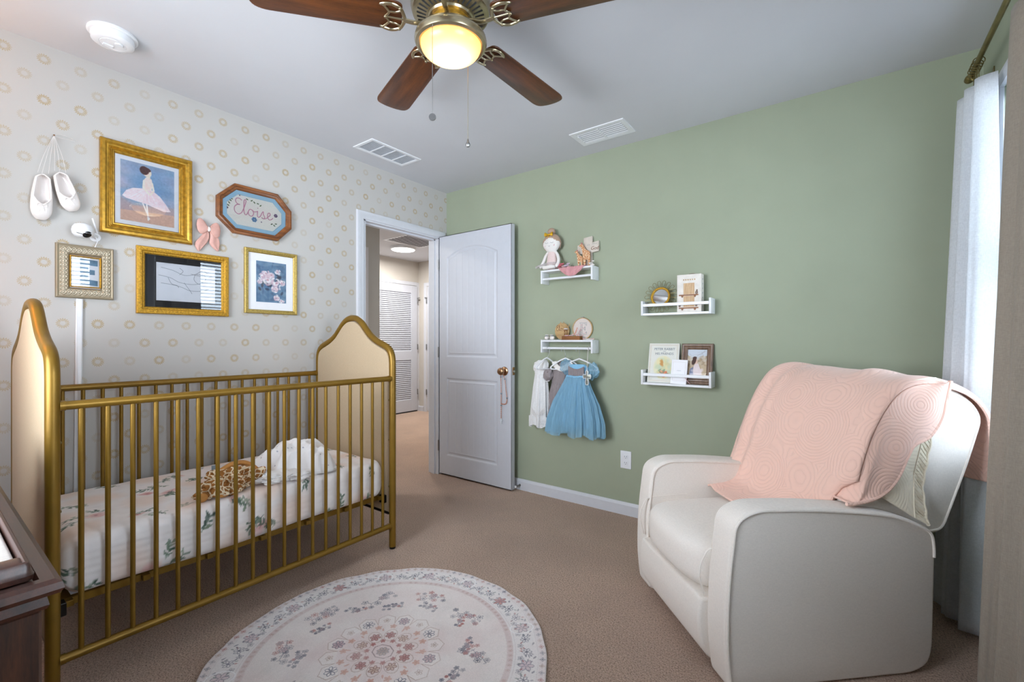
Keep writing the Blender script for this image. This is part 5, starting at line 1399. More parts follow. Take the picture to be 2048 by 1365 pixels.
ELO = [[(.62, 1.30), (.45, 1.42), (.22, 1.38), (.14, 1.15), (.28, .95), (.46, .92), (.24, .86), (.06, .62), (.10, .28), (.34, .12), (.58, .26), (.72, .55), (.86, .95), (.94, 1.3), (.86, 1.42), (.78, 1.2), (.78, .5), (.86, .2), (1.0, .22), (1.12, .5)],
       [(1.42, .68), (1.24, .70), (1.12, .46), (1.20, .2), (1.42, .18), (1.54, .44), (1.44, .68), (1.56, .58), (1.78, .62), (1.86, .66), (1.84, .3), (1.94, .18), (2.08, .3), (2.22, .62), (2.32, .74), (2.34, .5), (2.44, .3), (2.36, .14), (2.18, .22), (2.34, .14), (2.56, .22), (2.76, .42), (2.90, .58), (2.84, .74), (2.70, .66), (2.68, .36), (2.80, .16), (3.0, .22), (3.12, .36)],
       [(1.87, .92), (1.89, .96)]]
script(ELO, -1.712, 1.868, .070, .0072, .0022, PL, 'embroidered_name', M['inkpink'], of)
bm = B(); bm2 = B(); bm3 = B(); r = random.Random(4)
for (a, b) in [(-1.728, 1.945), (-1.735, 1.93), (-1.722, 1.955), (-1.74, 1.915), (-1.60, 1.963), (-1.58, 1.960), (-1.565, 1.952), (-1.615, 1.97), (-1.50, 1.856), (-1.485, 1.850), (-1.475, 1.862), (-1.64, 1.972)]:
    ball(bm, PL(a, b, .0065), .0055, .35, 1.3, .6, 2, Matrix.Rotation(r.uniform(-1, 1), 3, 'X'))
obj('stitched_leaves', bm, M['leaf'], of)
for (a, b, m, s) in [(-1.745, 1.90, 'v', .006), (-1.476, 1.912, 'v', .012), (-1.60, 1.862, 'b', .016), (-1.56, 1.856, 'v', .004), (-1.68, 1.985, 'v', .004)]:
    t = bm2 if m == 'v' else bm3
    for k in range(6): an_ = k * PI / 3; ball(t, PL(a + s * .55 * math.cos(an_), b + s * .55 * math.sin(an_), .0065), s * .42, .35, 1, 1, 2)
obj('stitched_flowers', bm2, plain('violet_thread', rgb(104, 82, 116), .7), of); obj('blue_rosette', bm3, plain('blue_thread', rgb(96, 138, 178), .7), of)
obj('glass', glass_of(inset(oc, .03), .0112), M['glass'], of, smooth=False)
# --- small champagne frame with initial E
y0, y1, z0, z1 = -2.433, -2.235, 1.339, 1.582
sf = empty('framed_picture', (0, (y0 + y1) / 2, z0), label='small champagne frame with scrollwork around the blue initial E', cat='picture')
nx, nz = 150, 184; Xa, Za = np.meshgrid(np.linspace(y0, y1, nx), np.linspace(z0, z1, nz), indexing='ij')
dd = np.minimum.reduce([Xa - y0, y1 - Xa, Za - z0, z1 - Za])
hh = np.interp(dd, [0, .002, .006, .010, .040, .044, .048], [.0, .014, .016, .013, .015, .012, .004])
vert = np.minimum(Xa - y0, y1 - Xa) < np.minimum(Za - z0, z1 - Za)
sl = np.where(vert, Za - z0, Xa - y0); ac = dd - .026; ph = sl * 2 * PI / .0345
scr = np.exp(-((ac - .0095 * np.sin(ph)) / .0022) ** 2) + np.exp(-((ac + .0095 * np.sin(ph)) / .0022) ** 2) + 1.5 * np.exp(-((ac) ** 2 + (np.mod(sl, .0345 / 2) - .0086) ** 2 * .5) / .0032 ** 2)
m_ = (dd > .009) & (dd < .042); hh = hh + np.where(m_, scr * .0035, 0)
c1, c2 = np.array([150, 136, 112]) / 255, np.array([212, 202, 182]) / 255
cc = np.clip(np.where(m_, scr, 0), 0, 1)[..., None]; cols = c1 * (1 - cc) + c2 * cc
k_ = NT('champagne_scroll_relief'); at = k_.n('ShaderNodeAttribute', attribute_name='paint'); k_.l(at.outputs['Color'], k_.b.inputs['Base Color']); k_.b.inputs['Metallic'].default_value = .35; k_.b.inputs['Roughness'].default_value = .42
grid_obj('frame_moulding', np.stack([hh + .001, Xa, Za], -1), cols, k_.m, sf)
bm = B(); frame_poly(bm, rect(y0, y1, z0, z1), [(0, 0), (0, .003), (.012, .003), (.012, 0)], PL); obj('frame_back', bm, M['champagne'], sf, smooth=False)
bm = B(); frame_poly(bm, rect(y0 + .046, y1 - .046, z0 + .050, z1 - .050), [(0, 0), (0, .016), (.002, .018), (.005, .014), (.006, .008), (.006, 0)], PL); obj('inner_gilt_lip', bm, M['goldbright'], sf, ang=.3, label='bright gold inner lip')
obj('mat_board', sheet_of(rect(y0 + .045, y1 - .045, z0 + .048, z1 - .048), .005, .006), M['mat_white'], sf, smooth=False)
E_ = [(-2.352, 1.404), (-2.292, 1.400), (-2.292, 1.424), (-2.325, 1.428), (-2.325, 1.451), (-2.302, 1.451), (-2.302, 1.473), (-2.325, 1.474), (-2.325, 1.494), (-2.292, 1.492), (-2.292, 1.518), (-2.352, 1.522)]
obj('initial_letter', sheet_of(E_, .006, .0068), plain('blue_wash_print', rgb(108, 146, 172), .6, var=.12, nscale=60), sf, smooth=False)
obj('glass', glass_of(rect(y0 + .046, y1 - .046, z0 + .05, z1 - .05), .0085), M['glass'], sf, smooth=False)
# --- ornate gold frame with line drawing on black mat
y0, y1, z0, z1 = -2.151, -1.740, 1.282, 1.617
df = empty('framed_picture', (0, (y0 + y1) / 2, z0), label='bright gilt frame with a line drawing on a black mat', cat='picture')
obj('frame_moulding', rect_frame(y0, y1, z0, z1, FR['ornate']), M['goldbright'], df, ang=.35)
bm = B()
for k in range(84):
    t = k / 84; per = 2 * ((y1 - y0 - .03) + (z1 - z0 - .03)); s = t * per; a, b = y0 + .015, z0 + .015; W2, H2 = y1 - y0 - .03, z1 - z0 - .03
    if s < W2: p = (a + s, b)
    elif s < W2 + H2: p = (a + W2, b + s - W2)
    elif s < 2 * W2 + H2: p = (a + W2 - (s - W2 - H2), b + H2)
    else: p = (a, b + H2 - (s - 2 * W2 - H2))
    ball(bm, PL(p[0], p[1], .0225), .0058, .55, 1.1, 1, 1)
obj('beaded_ornament', bm, M['goldbright'], df)
obj('black_mat', sheet_of(rect(y0 + .034, y1 - .034, z0 + .034, z1 - .034), .002, .004), M['mat_black'], df, smooth=False)
cv = Canvas(.265, .195, .0009, (244, 245, 250)); cv.noise(.006, .03, 2)
for st in [[(.01, .13), (.06, .12), (.10, .10), (.16, .095), (.22, .11), (.255, .12)], [(.02, .17), (.07, .16), (.12, .14), (.17, .15), (.20, .17), (.235, .16)], [(.02, .09), (.07, .085), (.11, .075), (.15, .06), (.21, .065), (.25, .09)], [(.05, .12), (.065, .09), (.09, .082), (.095, .072)], [(.12, .10), (.14, .07), (.15, .055), (.155, .045)], [(.17, .15), (.165, .12), (.19, .10), (.22, .13), (.21, .15), (.175, .15)], [(.20, .03), (.235, .032)], [(.10, .14), (.115, .16), (.10, .175)], [(.15, .15), (.22, .14), (.25, .15)]]:
    cv.line([(p.x, p.y) for p in catmull([(a, b, 0) for a, b in st], 6)], .0014, (86, 92, 104), .8)
canvas_obj('line_drawing', cv, PL, y0 + .081, z0 + .070, .0046, M['paint'], df)
obj('glass', glass_of(rect(y0 + .033, y1 - .033, z0 + .033, z1 - .033), .0065), M['glass'], df, smooth=False)
# --- thin gold frame with flowers
y0, y1, z0, z1 = -1.656, -1.345, 1.309, 1.692
ff = empty('framed_picture', (0, (y0 + y1) / 2, z0), label='thin worn gold frame with white flowers painted on blue', cat='picture')
obj('frame_moulding', rect_frame(y0, y1, z0, z1, FR['slim']), M['golddull'], ff, ang=.35)
obj('mat_board', sheet_of(rect(y0 + .022, y1 - .022, z0 + .022, z1 - .022), .002, .004), M['mat_white'], ff, smooth=False)
cv = Canvas(.178, .245, .0009, (104, 134, 164)); r = random.Random(9)
for k in range(160): cv.blob(r.random() * .178, r.random() * .245, r.uniform(.008, .03), r.uniform(.004, .012), r.choice([(84, 116, 150), (120, 150, 178), (70, 92, 124), (134, 160, 180), (94, 128, 158)]), r.random() * 3, .6, .5)
for k in range(26): cv.blob(.09 + r.gauss(0, .035), .12 + r.gauss(0, .035), .012, .007, r.choice([(46, 48, 68), (60, 66, 70), (66, 54, 60)]), r.random() * 3, .5, .6)
for cx_, cy_, s in [(.035, .15, .026), (.055, .175, .022), (.088, .165, .028), (.066, .135, .034), (.126, .19, .020), (.118, .12, .028), (.15, .125, .022), (.115, .085, .026), (.12, .03, .022), (.15, .012, .016), (.02, .12, .016)]:
    for k in range(26):
        a = r.random() * 6.28; d = s * r.random(); cv.blob(cx_ + d * math.cos(a), cy_ + d * math.sin(a) * .85, s * .36, s * .2, r.choice([(232, 222, 228), (214, 188, 200), (240, 236, 238), (200, 170, 186), (222, 206, 214)]), a + 1.57, .4, .75)
    cv.blob(cx_, cy_, s * .22, s * .16, (190, 138, 150), 0, .5, .7)
canvas_obj('flower_print', cv, PL, y0 + .067, z0 + .070, .0046, M['paint'], ff)
obj('glass', glass_of(rect(y0 + .022, y1 - .022, z0 + .022, z1 - .022), .0065), M['glass'], ff, smooth=False)
# --- pink bow ornament
bw = empty('bow_ornament', (0, -1.843, 1.64), label='dusty pink sculpted bow hung between the dancer and name frames', cat='wall ornament')
bc = (-1.840, 1.750)
def loop_f(sgn):
    def f(u, v):
        t = 2 * PI * u; L = .052; s = v
        w = .012 + .030 * math.sin(min(1, s * 1.5) * PI * .5) ** .8; tilt = .014 * s if sgn < 0 else -.002 * s
        rip = .0016 * math.sin(6 * t) * s
        endr = math.sqrt(max(0, 1 - max(0, (s - .5) / .5) ** 2.4))
        return PL(bc[0] + sgn * (.006 + L * s), bc[1] + .008 + tilt + (w * math.sin(t) * endr + rip), .012 + (.010 * math.cos(t) * endr * (1 - .2 * s)) + .004)
    return f
for sgn in (-1, 1):
    bm = B(); grid(bm, loop_f(sgn), 36, 16, closed_u=True); bmesh.ops.contextual_create(bm, geom=[]) if False else None
    obj('bow_loop', bm, M['pink'], bw)
def tail_f(sgn):
    L = .118 if sgn < 0 else .105
    def f(u, v):
        t = 2 * PI * u; w = (.006 + .020 * math.sin(min(1, v * 1.5) * PI / 2)) * (1 - max(0, (v - .62) / .38) ** 1.5 * .86)
        cx_ = bc[0] + sgn * (.010 + .030 * v) + .006 * math.sin(v * 6) + (.008 if sgn > 0 else -.004) * v
        return PL(cx_ + w * math.cos(t), bc[1] - L * v + .002 * math.sin(5 * t), .010 + .0065 * math.sin(t) + .0015 * math.sin(t * 4))
    return f
for sgn in (-1, 1):
    bm = B(); grid(bm, tail_f(sgn), 32, 18, closed_u=True); obj('bow_tail', bm, M['pink'], bw)
bm = B(); ball(bm, PL(bc[0], bc[1] + .006, .018), .012, .8, .9, 1.15, 3); obj('bow_knot', bm, M['ceramic'], bw, label='pale centre knot')
# --- ballet slippers
bs = empty('ballet_slippers', (0, -2.43, 1.68), label='pair of glossy white ballet slippers hanging by ribbons from a nail', cat='wall ornament')
def slipper(cy, cz, L, W, rot, nm, depth0=.004):
    ca, sa = math.cos(rot), math.sin(rot)
    def w2(a, b, d):  # a across, b along (0 heel top .. -L toe)
        return PL(cy + a * ca - b * sa, cz + a * sa + b * ca, depth0 + d)
    def half(v):    # half width
        return W * (.62 + .38 * math.sin(min(1, v * 1.5) * PI / 2)) * math.sqrt(max(0.0, 1 - max(0, (v - .72) / .28) ** 2.2)) * math.sqrt(min(1, (v + .004) / .09))
    def thick(v): return .050 * (.9 - .25 * v) * math.sqrt(max(.0, 1 - max(0, (v - .78) / .22) ** 2.4)) * min(1, .35 + math.sqrt(min(1, v / .08)) * .65)
    bm = B()   # outer shell: sole against the wall to the rim
    def f(u, v):
        t = PI * u; hw_ = half(v); th = thick(v)
        # vamp closes over the foot in the front 40 percent
        open_ = np.interp(v, [0, .04, .10, .52, .62, .68, 1], [0.02, .55, .80, .78, .45, .0, .0])
        ang = -PI / 2 - (PI - math.asin(min(1, open_))) + (2 * (PI - math.asin(min(1, open_)))) * u
        x = hw_ * math.sin(ang + PI / 2) ; d = th * .5 * (1 - math.cos(ang + PI / 2))
        return w2(x, -L * v, d)
    grid(bm, f, 40, 50); bmesh.ops.remove_doubles(bm, verts=bm.verts[:], dist=.0002)
    o = obj(nm, bm, M['ceramic'], bs, ang=1.6); solid(o, .003, -1)
    bm = B()    # rim
    rim = [f(0, v) for v in np.linspace(.02, .67, 26)] + [f(1, v) for v in np.linspace(.67, .02, 26)]
    tube(bm, rim, .0028, 8, closed=True); obj('rim', bm, M['ceramic'], o)
    bm = B(); v = .70; p = f(.5, v); top = w2(0, -L * .70, thick(.7) * 1.0 + .002)
    for s in (-1, 1):
        tube(bm, catmull([w2(0, -L * .70, thick(.7) + .001), w2(s * W * .35, -L * .66, thick(.66) + .002), w2(s * W * .42, -L * .72, thick(.7) - .002), w2(0, -L * .70, thick(.7) + .001)], 5), .0016, 6)
        tube(bm, catmull([w2(0, -L * .70, thick(.7) + .001), w2(s * W * .2, -L * .80, thick(.8)), w2(s * W * .3, -L * .88, thick(.88) - .003)], 5), .0014, 6)
    obj('lace_bow', bm, M['ceramic'], o)
slipper(-2.473, 1.866, .200, .0345, math.radians(-1.5), 'slipper', .006)
slipper(-2.424, 1.886, .168, .0345, math.radians(16), 'slipper', .014)
nail = (-2.438, 2.048)
bm = B(); tube(bm, [PL(nail[0], nail[1], 0), PL(nail[0], nail[1], .022)], .0016, 8); ball(bm, PL(nail[0], nail[1], .022), .0035, sub=2); obj('nail', bm, M['bronze'], bs)
bm = B()
for (e, b) in [((-2.490, 1.866, .04), -.004), ((-2.458, 1.868, .045), -.001), ((-2.476, 1.868, .03), -.002), ((-2.440, 1.885, .05), .002), ((-2.405, 1.886, .05), .006), ((-2.422, 1.89, .03), .003)]:
    tube(bm, catmull([PL(nail[0], nail[1], .018), PL((nail[0] + e[0]) / 2 + b, (nail[1] + e[1]) / 2, .03), PL(*e)], 6), .0008, 6)
obj('hanging_ribbon', bm, M['ribbon'], bs)
bm = B()
for k, (dy_, dz_) in enumerate(((.062, .006), (.066, -.004))): tube(bm, catmull([PL(nail[0], nail[1], .018), PL(nail[0] + .02, nail[1] + dz_ * 1.6, .022), PL(nail[0] + dy_, nail[1] + dz_ * .6, .02)], 6), .0014, 6, flat=.5)
obj('ribbon_end', bm, M['ribbon'], bs)
# --- wall camera on a bracket, with cable cover
cm = empty('baby_monitor_camera', (.05, -2.335, 1.60), label='round white monitor camera with black lens above the champagne frame', cat='camera')
cc_ = Vector((.060, -2.352, 1.640))
bm = B(); lathe(bm, [(0, .034), (.016, .033), (.028, .027), (.036, .014), (.0385, 0), (.036, -.014), (.028, -.025), (.016, -.031), (0, -.032)], cc_, 36); obj('camera_body', bm, M['plastic'], cm)
ld = (Vector((.78, .30, -.55))).normalized(); rotm = ld.to_track_quat('Z', 'Y').to_matrix()
bm = B(); ball(bm, (0, 0, 0), 1, .0175, .0175, .007, 3)
for v in bm.verts: v.co = cc_ + ld * .0315 + rotm @ v.co
obj('lens', bm, M['black'], cm, label='glossy black lens')
bm = B(); tube(bm, [cc_ + Vector((.030, -.026, -.016)), cc_ + Vector((.034, -.012, -.020)), cc_ + Vector((.030, .004, -.024))], .0012, 6); obj('seam_slot', bm, M['black'], cm)
bm = B(); tube(bm, [(.004, -2.30, 1.628), (.018, -2.30, 1.628), (.045, -2.325, 1.632)], .009, 12); lathe(bm, [(0, 0), (.02, 0), (.02, .004), (0, .004)], (0, -2.30, 1.628), 20, 'X'); obj('wall_bracket', bm, M['plastic'], cm)
bm = B(); tube(bm, [(.05, -2.318, 1.705), (.045, -2.300, 1.640)], .0033, 8); obj('antenna', bm, M['plastic'], cm)
bm = B(); tube(bm, catmull([(.03, -2.305, 1.625), (.028, -2.296, 1.612), (.016, -2.300, 1.59), (.010, -2.306, 1.57)], 5), .002, 6); obj('power_cord', bm, M['plastic'], cm)
bm = B(); rprism(bm, round_poly([(-2.366, 1.338), (-2.342, 1.338), (-2.352, .30), (-2.376, .30)], .003, 2), PL, 0, .011, .004, 3)
obj('cable_cover', bm, M['plastic'], None, label='white plastic cable channel running down the wallpaper behind the crib', cat='cable cover')
# ================================================================ SHELVES ON THE GREEN WALL
def shelf(x0, zt, zb, up, label):
    """small four-piece spice-rack shelf; up=True board at the bottom with a rail in front, else board on top"""
    s = empty('wall_shelf', (x0 + .205, 0, zb), label=label, cat='shelf', group=None)
    for x in (x0, x0 + .398):
        bm = B(); rprism(bm, round_poly(rect(x, x + .012, zb, zt), .0015, 2), PF, 0.0005, .100, .0015, 2); obj('side_panel', bm, M['white'], s)
    zbo = zb if up else zt - .013
    bm = B(); box(bm, x0 + .012, x0 + .398, -.098, -.0005, zbo, zbo + .013, .001, 1); obj('shelf_board', bm, M['white'], s)
    if up: bm = B(); box(bm, x0 + .012, x0 + .398, -.098, -.088, zb + .054, zb + .072, .002, 1)
    else: bm = B(); tube(bm, [(x0 + .012, -.086, zb + .032), (x0 + .398, -.086, zb + .032)], .0085, 14)
    obj('front_rail', bm, M['white'], s)
    bm = B()
    for z in (zb + .012, zt - .012): lathe(bm, [(0, 0), (.003, 0), (.003, .0006), (0, .0006)], (x0 + .410, -.05, z), 10, 'X')
    obj('screw_cap', bm, M['trim'], s)
    return s
S1 = (1.045, 1.652, 1.557); S2 = (1.045, 1.152, 1.062); S3 = (1.787, 1.393, 1.303); S4 = (1.787, .966, .875)
shelf(*S1, False, 'white shelf holding the rag doll, above the hanging dresses shelf')
shelf(*S2, False, 'white shelf with rail from which three small dresses hang')
shelf(*S3, True, 'white ledge shelf holding the sunburst mirror and boxed set')
shelf(*S4, True, 'white ledge shelf holding the picture book and brown photo frame')
# ---- doll -------------------------------------------------------------------------
z1_ = S1[1] + .001
dl = empty('rag_doll', (1.11, -.055, z1_), label='cloth ballerina rag doll with hair bun and gold bow, seated on shelf', cat='doll')
def skin_fig(bm, rings, seg=20):
    """rings: (centre, rx, ry) stacked; closed body surface"""
    R_ = []
    for c_, rx, ry in rings: R_.append([bm.verts.new((c_[0] + rx * math.cos(2 * PI * k / seg), c_[1] + ry * math.sin(2 * PI * k / seg), c_[2])) for k in range(seg)])
    for i in range(len(R_) - 1):
        for k in range(seg): bm.faces.new((R_[i][k], R_[i][(k + 1) % seg], R_[i + 1][(k + 1) % seg], R_[i + 1][k]))
    bm.faces.new(R_[0][::-1]); bm.faces.new(R_[-1])
dx, dy_ = 1.112, -.052
bm = B(); skin_fig(bm, [((dx, dy_, z1_), .030, .022), ((dx, dy_, z1_ + .02), .045, .030), ((dx, dy_, z1_ + .06), .042, .028), ((dx, dy_, z1_ + .11), .034, .024), ((dx, dy_, z1_ + .142), .024, .018), ((dx, dy_, z1_ + .156), .015, .013), ((dx, dy_, z1_ + .170), .015, .013)])
obj('torso', bm, M['dollpink'], dl)
bm = B()
for v in ball(bm, (0, 0, 0), 1, sub=4):
    n = v.co.copy(); taper = 1 - .22 * max(0, -n.z) ** 1.5
    v.co = Vector((dx + n.x * .070 * taper, dy_ - .004 + n.y * .042 * taper, z1_ + .192 + (n.z * .068)))
hd = obj('head', bm, M['dollskin'], dl)
bm = B()
for v in ball(bm, (0, 0, 0), 1, sub=4):
    n = v.co.copy(); v.co = Vector((dx + n.x * .0725, dy_ - .002 + n.y * .0455, z1_ + .1935 + n.z * .0705))
cut = [v for v in bm.verts if v.co.y < dy_ - .004 and v.co.z < z1_ + .232 - abs(v.co.x - dx - .008) * .62] + [v for v in bm.verts if v.co.z < z1_ + .150]
bmesh.ops.delete(bm, geom=list(set(cut)), context='VERTS'); o = obj('hair', bm, M['dollhair'], hd); solid(o, .002)
bm = B(); ball(bm, (dx - .004, dy_, z1_ + .280), .029, 1, .9, .95, 3); obj('hair_bun', bm, M['dollhair'], hd)
bm = B()
for s in (-1, 1):
    def f(u, v, s=s):
        t = 2 * PI * u; w = .004 + .014 * v; return (dx - .004 + s * (.004 + .030 * v), dy_ - .040 + .005 * math.sin(t), z1_ + .252 + .004 * v + w * math.cos(t) * math.sqrt(max(0, 1 - max(0, v - .85) ** 2 * 30)))
    grid(bm, f, 18, 8, closed_u=True)
ball(bm, (dx - .004, dy_ - .042, z1_ + .252), .006, sub=2)
for s in (-1, 1): flat(bm, [(dx - .006, z1_ + .25), (dx - .004 + s * .022, z1_ + .226), (dx - .004 + s * .012, z1_ + .223), (dx, z1_ + .245)], PF, -dy_ + .036, -dy_ + .039)
obj('gold_bow', bm, M['bowgold'], hd)
bm = B()
for s in (-1, 1):
    pts = [(dx + .004 + s * .022 + .012 * math.cos(t), dy_ - .0455, z1_ + .196 - .006 * math.sin(t)) for t in np.linspace(0, PI, 9)]; tube(bm, pts, .0009, 5)
tube(bm, [(dx + .004 + .006 * math.cos(t), dy_ - .0462, z1_ + .172 - .004 * math.sin(t)) for t in np.linspace(0, PI, 7)], .0009, 5)
obj('stitched_face', bm, M['inkgrey'], hd)
bm = B()
for s in (-1, 1): ball(bm, (dx + .002 + s * .036, dy_ - .036, z1_ + .174), .006, 1, .3, 1, 2)
obj('cheek', bm, M['rosepale'], hd)
for s in (-1, 1):
    bm = B(); tube(bm, catmull([(dx + s * .020, dy_, z1_ + .142), (dx + s * .045, dy_ - .004, z1_ + .115), (dx + s * .062, dy_ - .012, z1_ + .07), (dx + s * (.058 if s > 0 else .075), dy_ - .022, z1_ + .035), (dx + s * (.045 if s > 0 else .08), dy_ - .03, z1_ + .018)], 5), [.010] * 6 + [.0115] * 8 + [.012] * 4 + [.010, .007, .003], 12); obj('arm', bm, M['dollskin'], dl)
    bm = B(); tube(bm, catmull([(dx + s * .020, dy_ - .01, z1_ + .015), (dx + s * .04, dy_ - .045, z1_ + .020), (dx + s * .01 - .012, dy_ - .058, z1_ + .016), (dx - s * .025 - .02, dy_ - .054, z1_ + .012)], 6), [.012] * 8 + [.0135] * 8 + [.011, .008, .004], 12); obj('leg', bm, M['dollskin'], dl)
bm = B()
def tut(u, v):
    a = 2 * PI * u; rr = .038 + .060 * v; return (dx - .022 * v + rr * math.cos(a) * 1.0 - .012 * v, dy_ - .008 + rr * .55 * math.sin(a), max(z1_ + .012, z1_ + .058 - .028 * v + .007 * math.sin(14 * a) * v))
grid(bm, tut, 90, 8, closed_u=True)
for v in bm.verts: v.co.y = min(v.co.y, -.004)
obj('tulle_skirt', bm, M['tulle_white'], dl)
# ---- flowers, crochet, giraffes, cross, small ceramics on the top shelf ----------------
fb = empty('flower_bunch', (1.195, -.06, z1_), label='small bunch of dusty rose and lilac cloth flowers beside the rag doll', cat='flowers')
def blossom(bm, c, s, seed, n=14):
    r_ = random.Random(seed)
    for k in range(n):
        ph = k * 2.4; t = .25 + .75 * k / n; d = s * t * .75
        ball(bm, (c[0] + d * math.cos(ph), c[1] + d * math.sin(ph) * .7 - s * (1 - t) * .4, c[2] + d * math.sin(ph * 1.3) * .6), s * .42, 1, .5, .8, 2, Matrix.Rotation(ph, 3, 'Z') @ Matrix.Rotation(r_.uniform(-.7, .7), 3, 'X'))
for i, (x, z, s, m) in enumerate([(1.178, .022, .021, 'rose'), (1.198, .036, .020, 'rose'), (1.160, .018, .016, 'rosepale'), (1.214, .020, .015, 'rosepale'), (1.236, .022, .018, 'lilac'), (1.250, .034, .013, 'lilac'), (1.258, .014, .012, 'rosepale')]):
    bm = B(); blossom(bm, (x, -.062, z1_ + z), s, i); obj('blossom', bm, M[m], fb)
bm = B()
for (x, z, a) in ((1.196, .054, 1.2), (1.205, .052, .9), (1.170, .004, .2), (1.225, .006, 2.6), (1.188, .006, .4)):
    ball(bm, (x, -.060, z1_ + z), .012, .45, .2, 1, 2, Matrix.Rotation(a - 1.57, 3, 'Y'))
obj('leaves', bm, M['leaf'], fb)
cr_ = empty('crochet_bonnet', (1.30, -.07, z1_), label='pink crocheted lace bonnet draped over the edge of the top shelf', cat='bonnet')
bm = B()
def cro(u, v):
    if v < .35: y = -.03 - .073 * (v / .35); z = z1_ + .004 + .002 * math.sin(u * 40)
    else:
        t = (v - .35) / .65; y = -.103 - .004 * math.sin(t * 3); z = z1_ + .004 - .064 * t * (math.sin(PI * min(1, max(0, u * .94 + .03))) ** .6) + .0
    w = .105 * (1 - .35 * max(0, v - .4)); return (1.297 + (u - .5) * 2 * w * (1 - .0), y - .003 * math.sin(u * 25) * v, z)
grid(bm, cro, 60, 40); o = obj('crochet_cloth', bm, M['lace_pink'], cr_); solid(o, .003)
gf = empty('giraffe_figurine', (1.345, -.045, z1_), label='flat painted wooden giraffe pair standing before the cross plaque', cat='figurine')
def gir(bm, x, y, s, flip=1):
    o_ = [(0, 0), (.010, 0), (.014, .05), (.020, .052), (.030, .045), (.036, 0), (.046, 0), (.048, .07), (.046, .098), (.034, .112), (.018, .116), (.004, .135), (-.008, .158), (-.016, .165), (-.034, .156), (-.038, .148), (-.024, .144), (-.016, .130), (-.010, .104), (-.008, .075), (-.004, .05)]
    flat(bm, [(x + flip * a * s, z1_ + b * s) for a, b in o_], PF, -y, -y + .005)
bm = B(); gir(bm, 1.365, -.045, 1.0); obj('adult_giraffe', bm, M['giraffe_flat'], gf, smooth=False)
bm = B(); gir(bm, 1.325, -.052, .72); obj('young_giraffe', bm, M['giraffe_flat'], gf, smooth=False)
for x, s in ((1.347, 1.0), (1.312, .72)):
    bm = B()
    for q in (-.003, .005): tube(bm, [(x + q, -.052, z1_ + .163 * s), (x + q * 1.5, -.052, z1_ + .174 * s)], .0014, 6)
    ball(bm, (x + .006, -.054, z1_ + .162 * s), .006, 1, .5, .7, 2); obj('horns_and_bow', bm, M['rose'], gf)
bm = B(); box(bm, 1.308, 1.415, -.062, -.032, z1_, z1_ + .006, .001, 1); obj('wooden_base', bm, M['palewood'], gf)
cp = empty('cross_plaque', (1.385, -.02, z1_), label='pale wooden cross plaque lettered God behind the giraffes', cat='cross')
cps = [(1.350, z1_ + .004), (1.412, z1_ + .004), (1.412, z1_ + .100), (1.462, z1_ + .106), (1.464, z1_ + .176), (1.416, z1_ + .170), (1.416, z1_ + .214), (1.350, z1_ + .207), (1.350, z1_ + .166), (1.302, z1_ + .160), (1.302, z1_ + .095), (1.350, z1_ + .098)]
bm = B(); rprism(bm, cps, PF, .006, .022, .0015, 2); obj('cross_board', bm, plain('whitewashed_wood', rgb(206, 196, 184), .7, var=.05, nscale=20), cp, ang=.4)
bm = text_bm('God', .034, PF, 1.434, z1_ + .118, .0228, .0008, .25); obj('lettering', bm, M['ink'], cp)
bm = B()
for k, (a, b) in enumerate(((1.418, 1.424), (1.428, 1.438), (1.442, 1.450), (1.376, 1.384), (1.388, 1.398))):
    zz = z1_ + (.158 if k < 3 else .152); tube(bm, [(a, -.0228, zz), ((a + b) / 2, -.0228, zz + .004), (b, -.0228, zz)], .0008, 5)
obj('small_script', bm, M['inkgrey'], cp)
ws = empty('feather_ornament', (1.43, -.06, z1_), label='little white feathery ornament at the right end of the top shelf', cat='ornament')
bm = B(); blossom(bm, (1.425, -.06, z1_ + .020), .018, 3, 12); blossom(bm, (1.438, -.055, z1_ + .034), .012, 9, 8); obj('feathers', bm, M['ribbon'], ws)
bm = B(); ball(bm, (1.440, -.070, z1_ + .006), .012, 1.4, 1, .5, 3); obj('ornament_base', bm, M['ceramic'], ws)
# ---- second shelf -----------------------------------------------------------------------
z2_ = S2[1] + .001
def bootie(x, rz, label):
    b = empty('baby_shoe', (x, -.06, z2_), rz, label=label, cat='baby shoe', group=None)
    bm = B()
    for v in ball(bm, (0, 0, 0), 1, sub=3):
        n = v.co.copy(); hgt = .030 if n.y > 0 else .022
        v.co = Vector((n.x * .017, n.y * .028, max(0, .015 + n.z * (.016 + .010 * max(0, n.y)))))
    obj('shoe_upper', bm, M['ceramic'], b, local=True)
    bm = B(); tube(bm, [(.0125 * math.cos(t), .010 + .012 * math.sin(t), .036) for t in np.linspace(0, 2 * PI, 16)[:-1]], .003, 8, closed=True); obj('ankle_cuff', bm, M['ribbon'], b, local=True)
    bm = B()
    for k in range(3): tube(bm, [(-.010, -.004 - k * .007, .030 - k * .003), (0, -.005 - k * .007, .0335 - k * .003), (.010, -.004 - k * .007, .030 - k * .003)], .0012, 6)
    obj('shoe_lace', bm, M['inkgrey'], b, local=True); return b
bootie(1.073, .25, 'tiny white baby shoe, left one of the pair on the shelf above the dresses')
bootie(1.118, .9, 'tiny white baby shoe turned sideways beside the round wooden name plaque')
bm = B()
def doily(cx, w):
    def f(u, v):
        a = 2 * PI * u; r_ = (.01 + .99 * v); return (cx + w * r_ * math.cos(a), -.068 + .030 * r_ * math.sin(a), z2_ + .001 + .002 * abs(math.sin(8 * a)) * v)
    return f
grid(bm, doily(1.065, .045), 60, 6, closed_u=True); o = obj('lace_doily', bm, M['lace_white'], None, label='flat white lace doily under the baby shoes', cat='doily'); solid(o, .001)
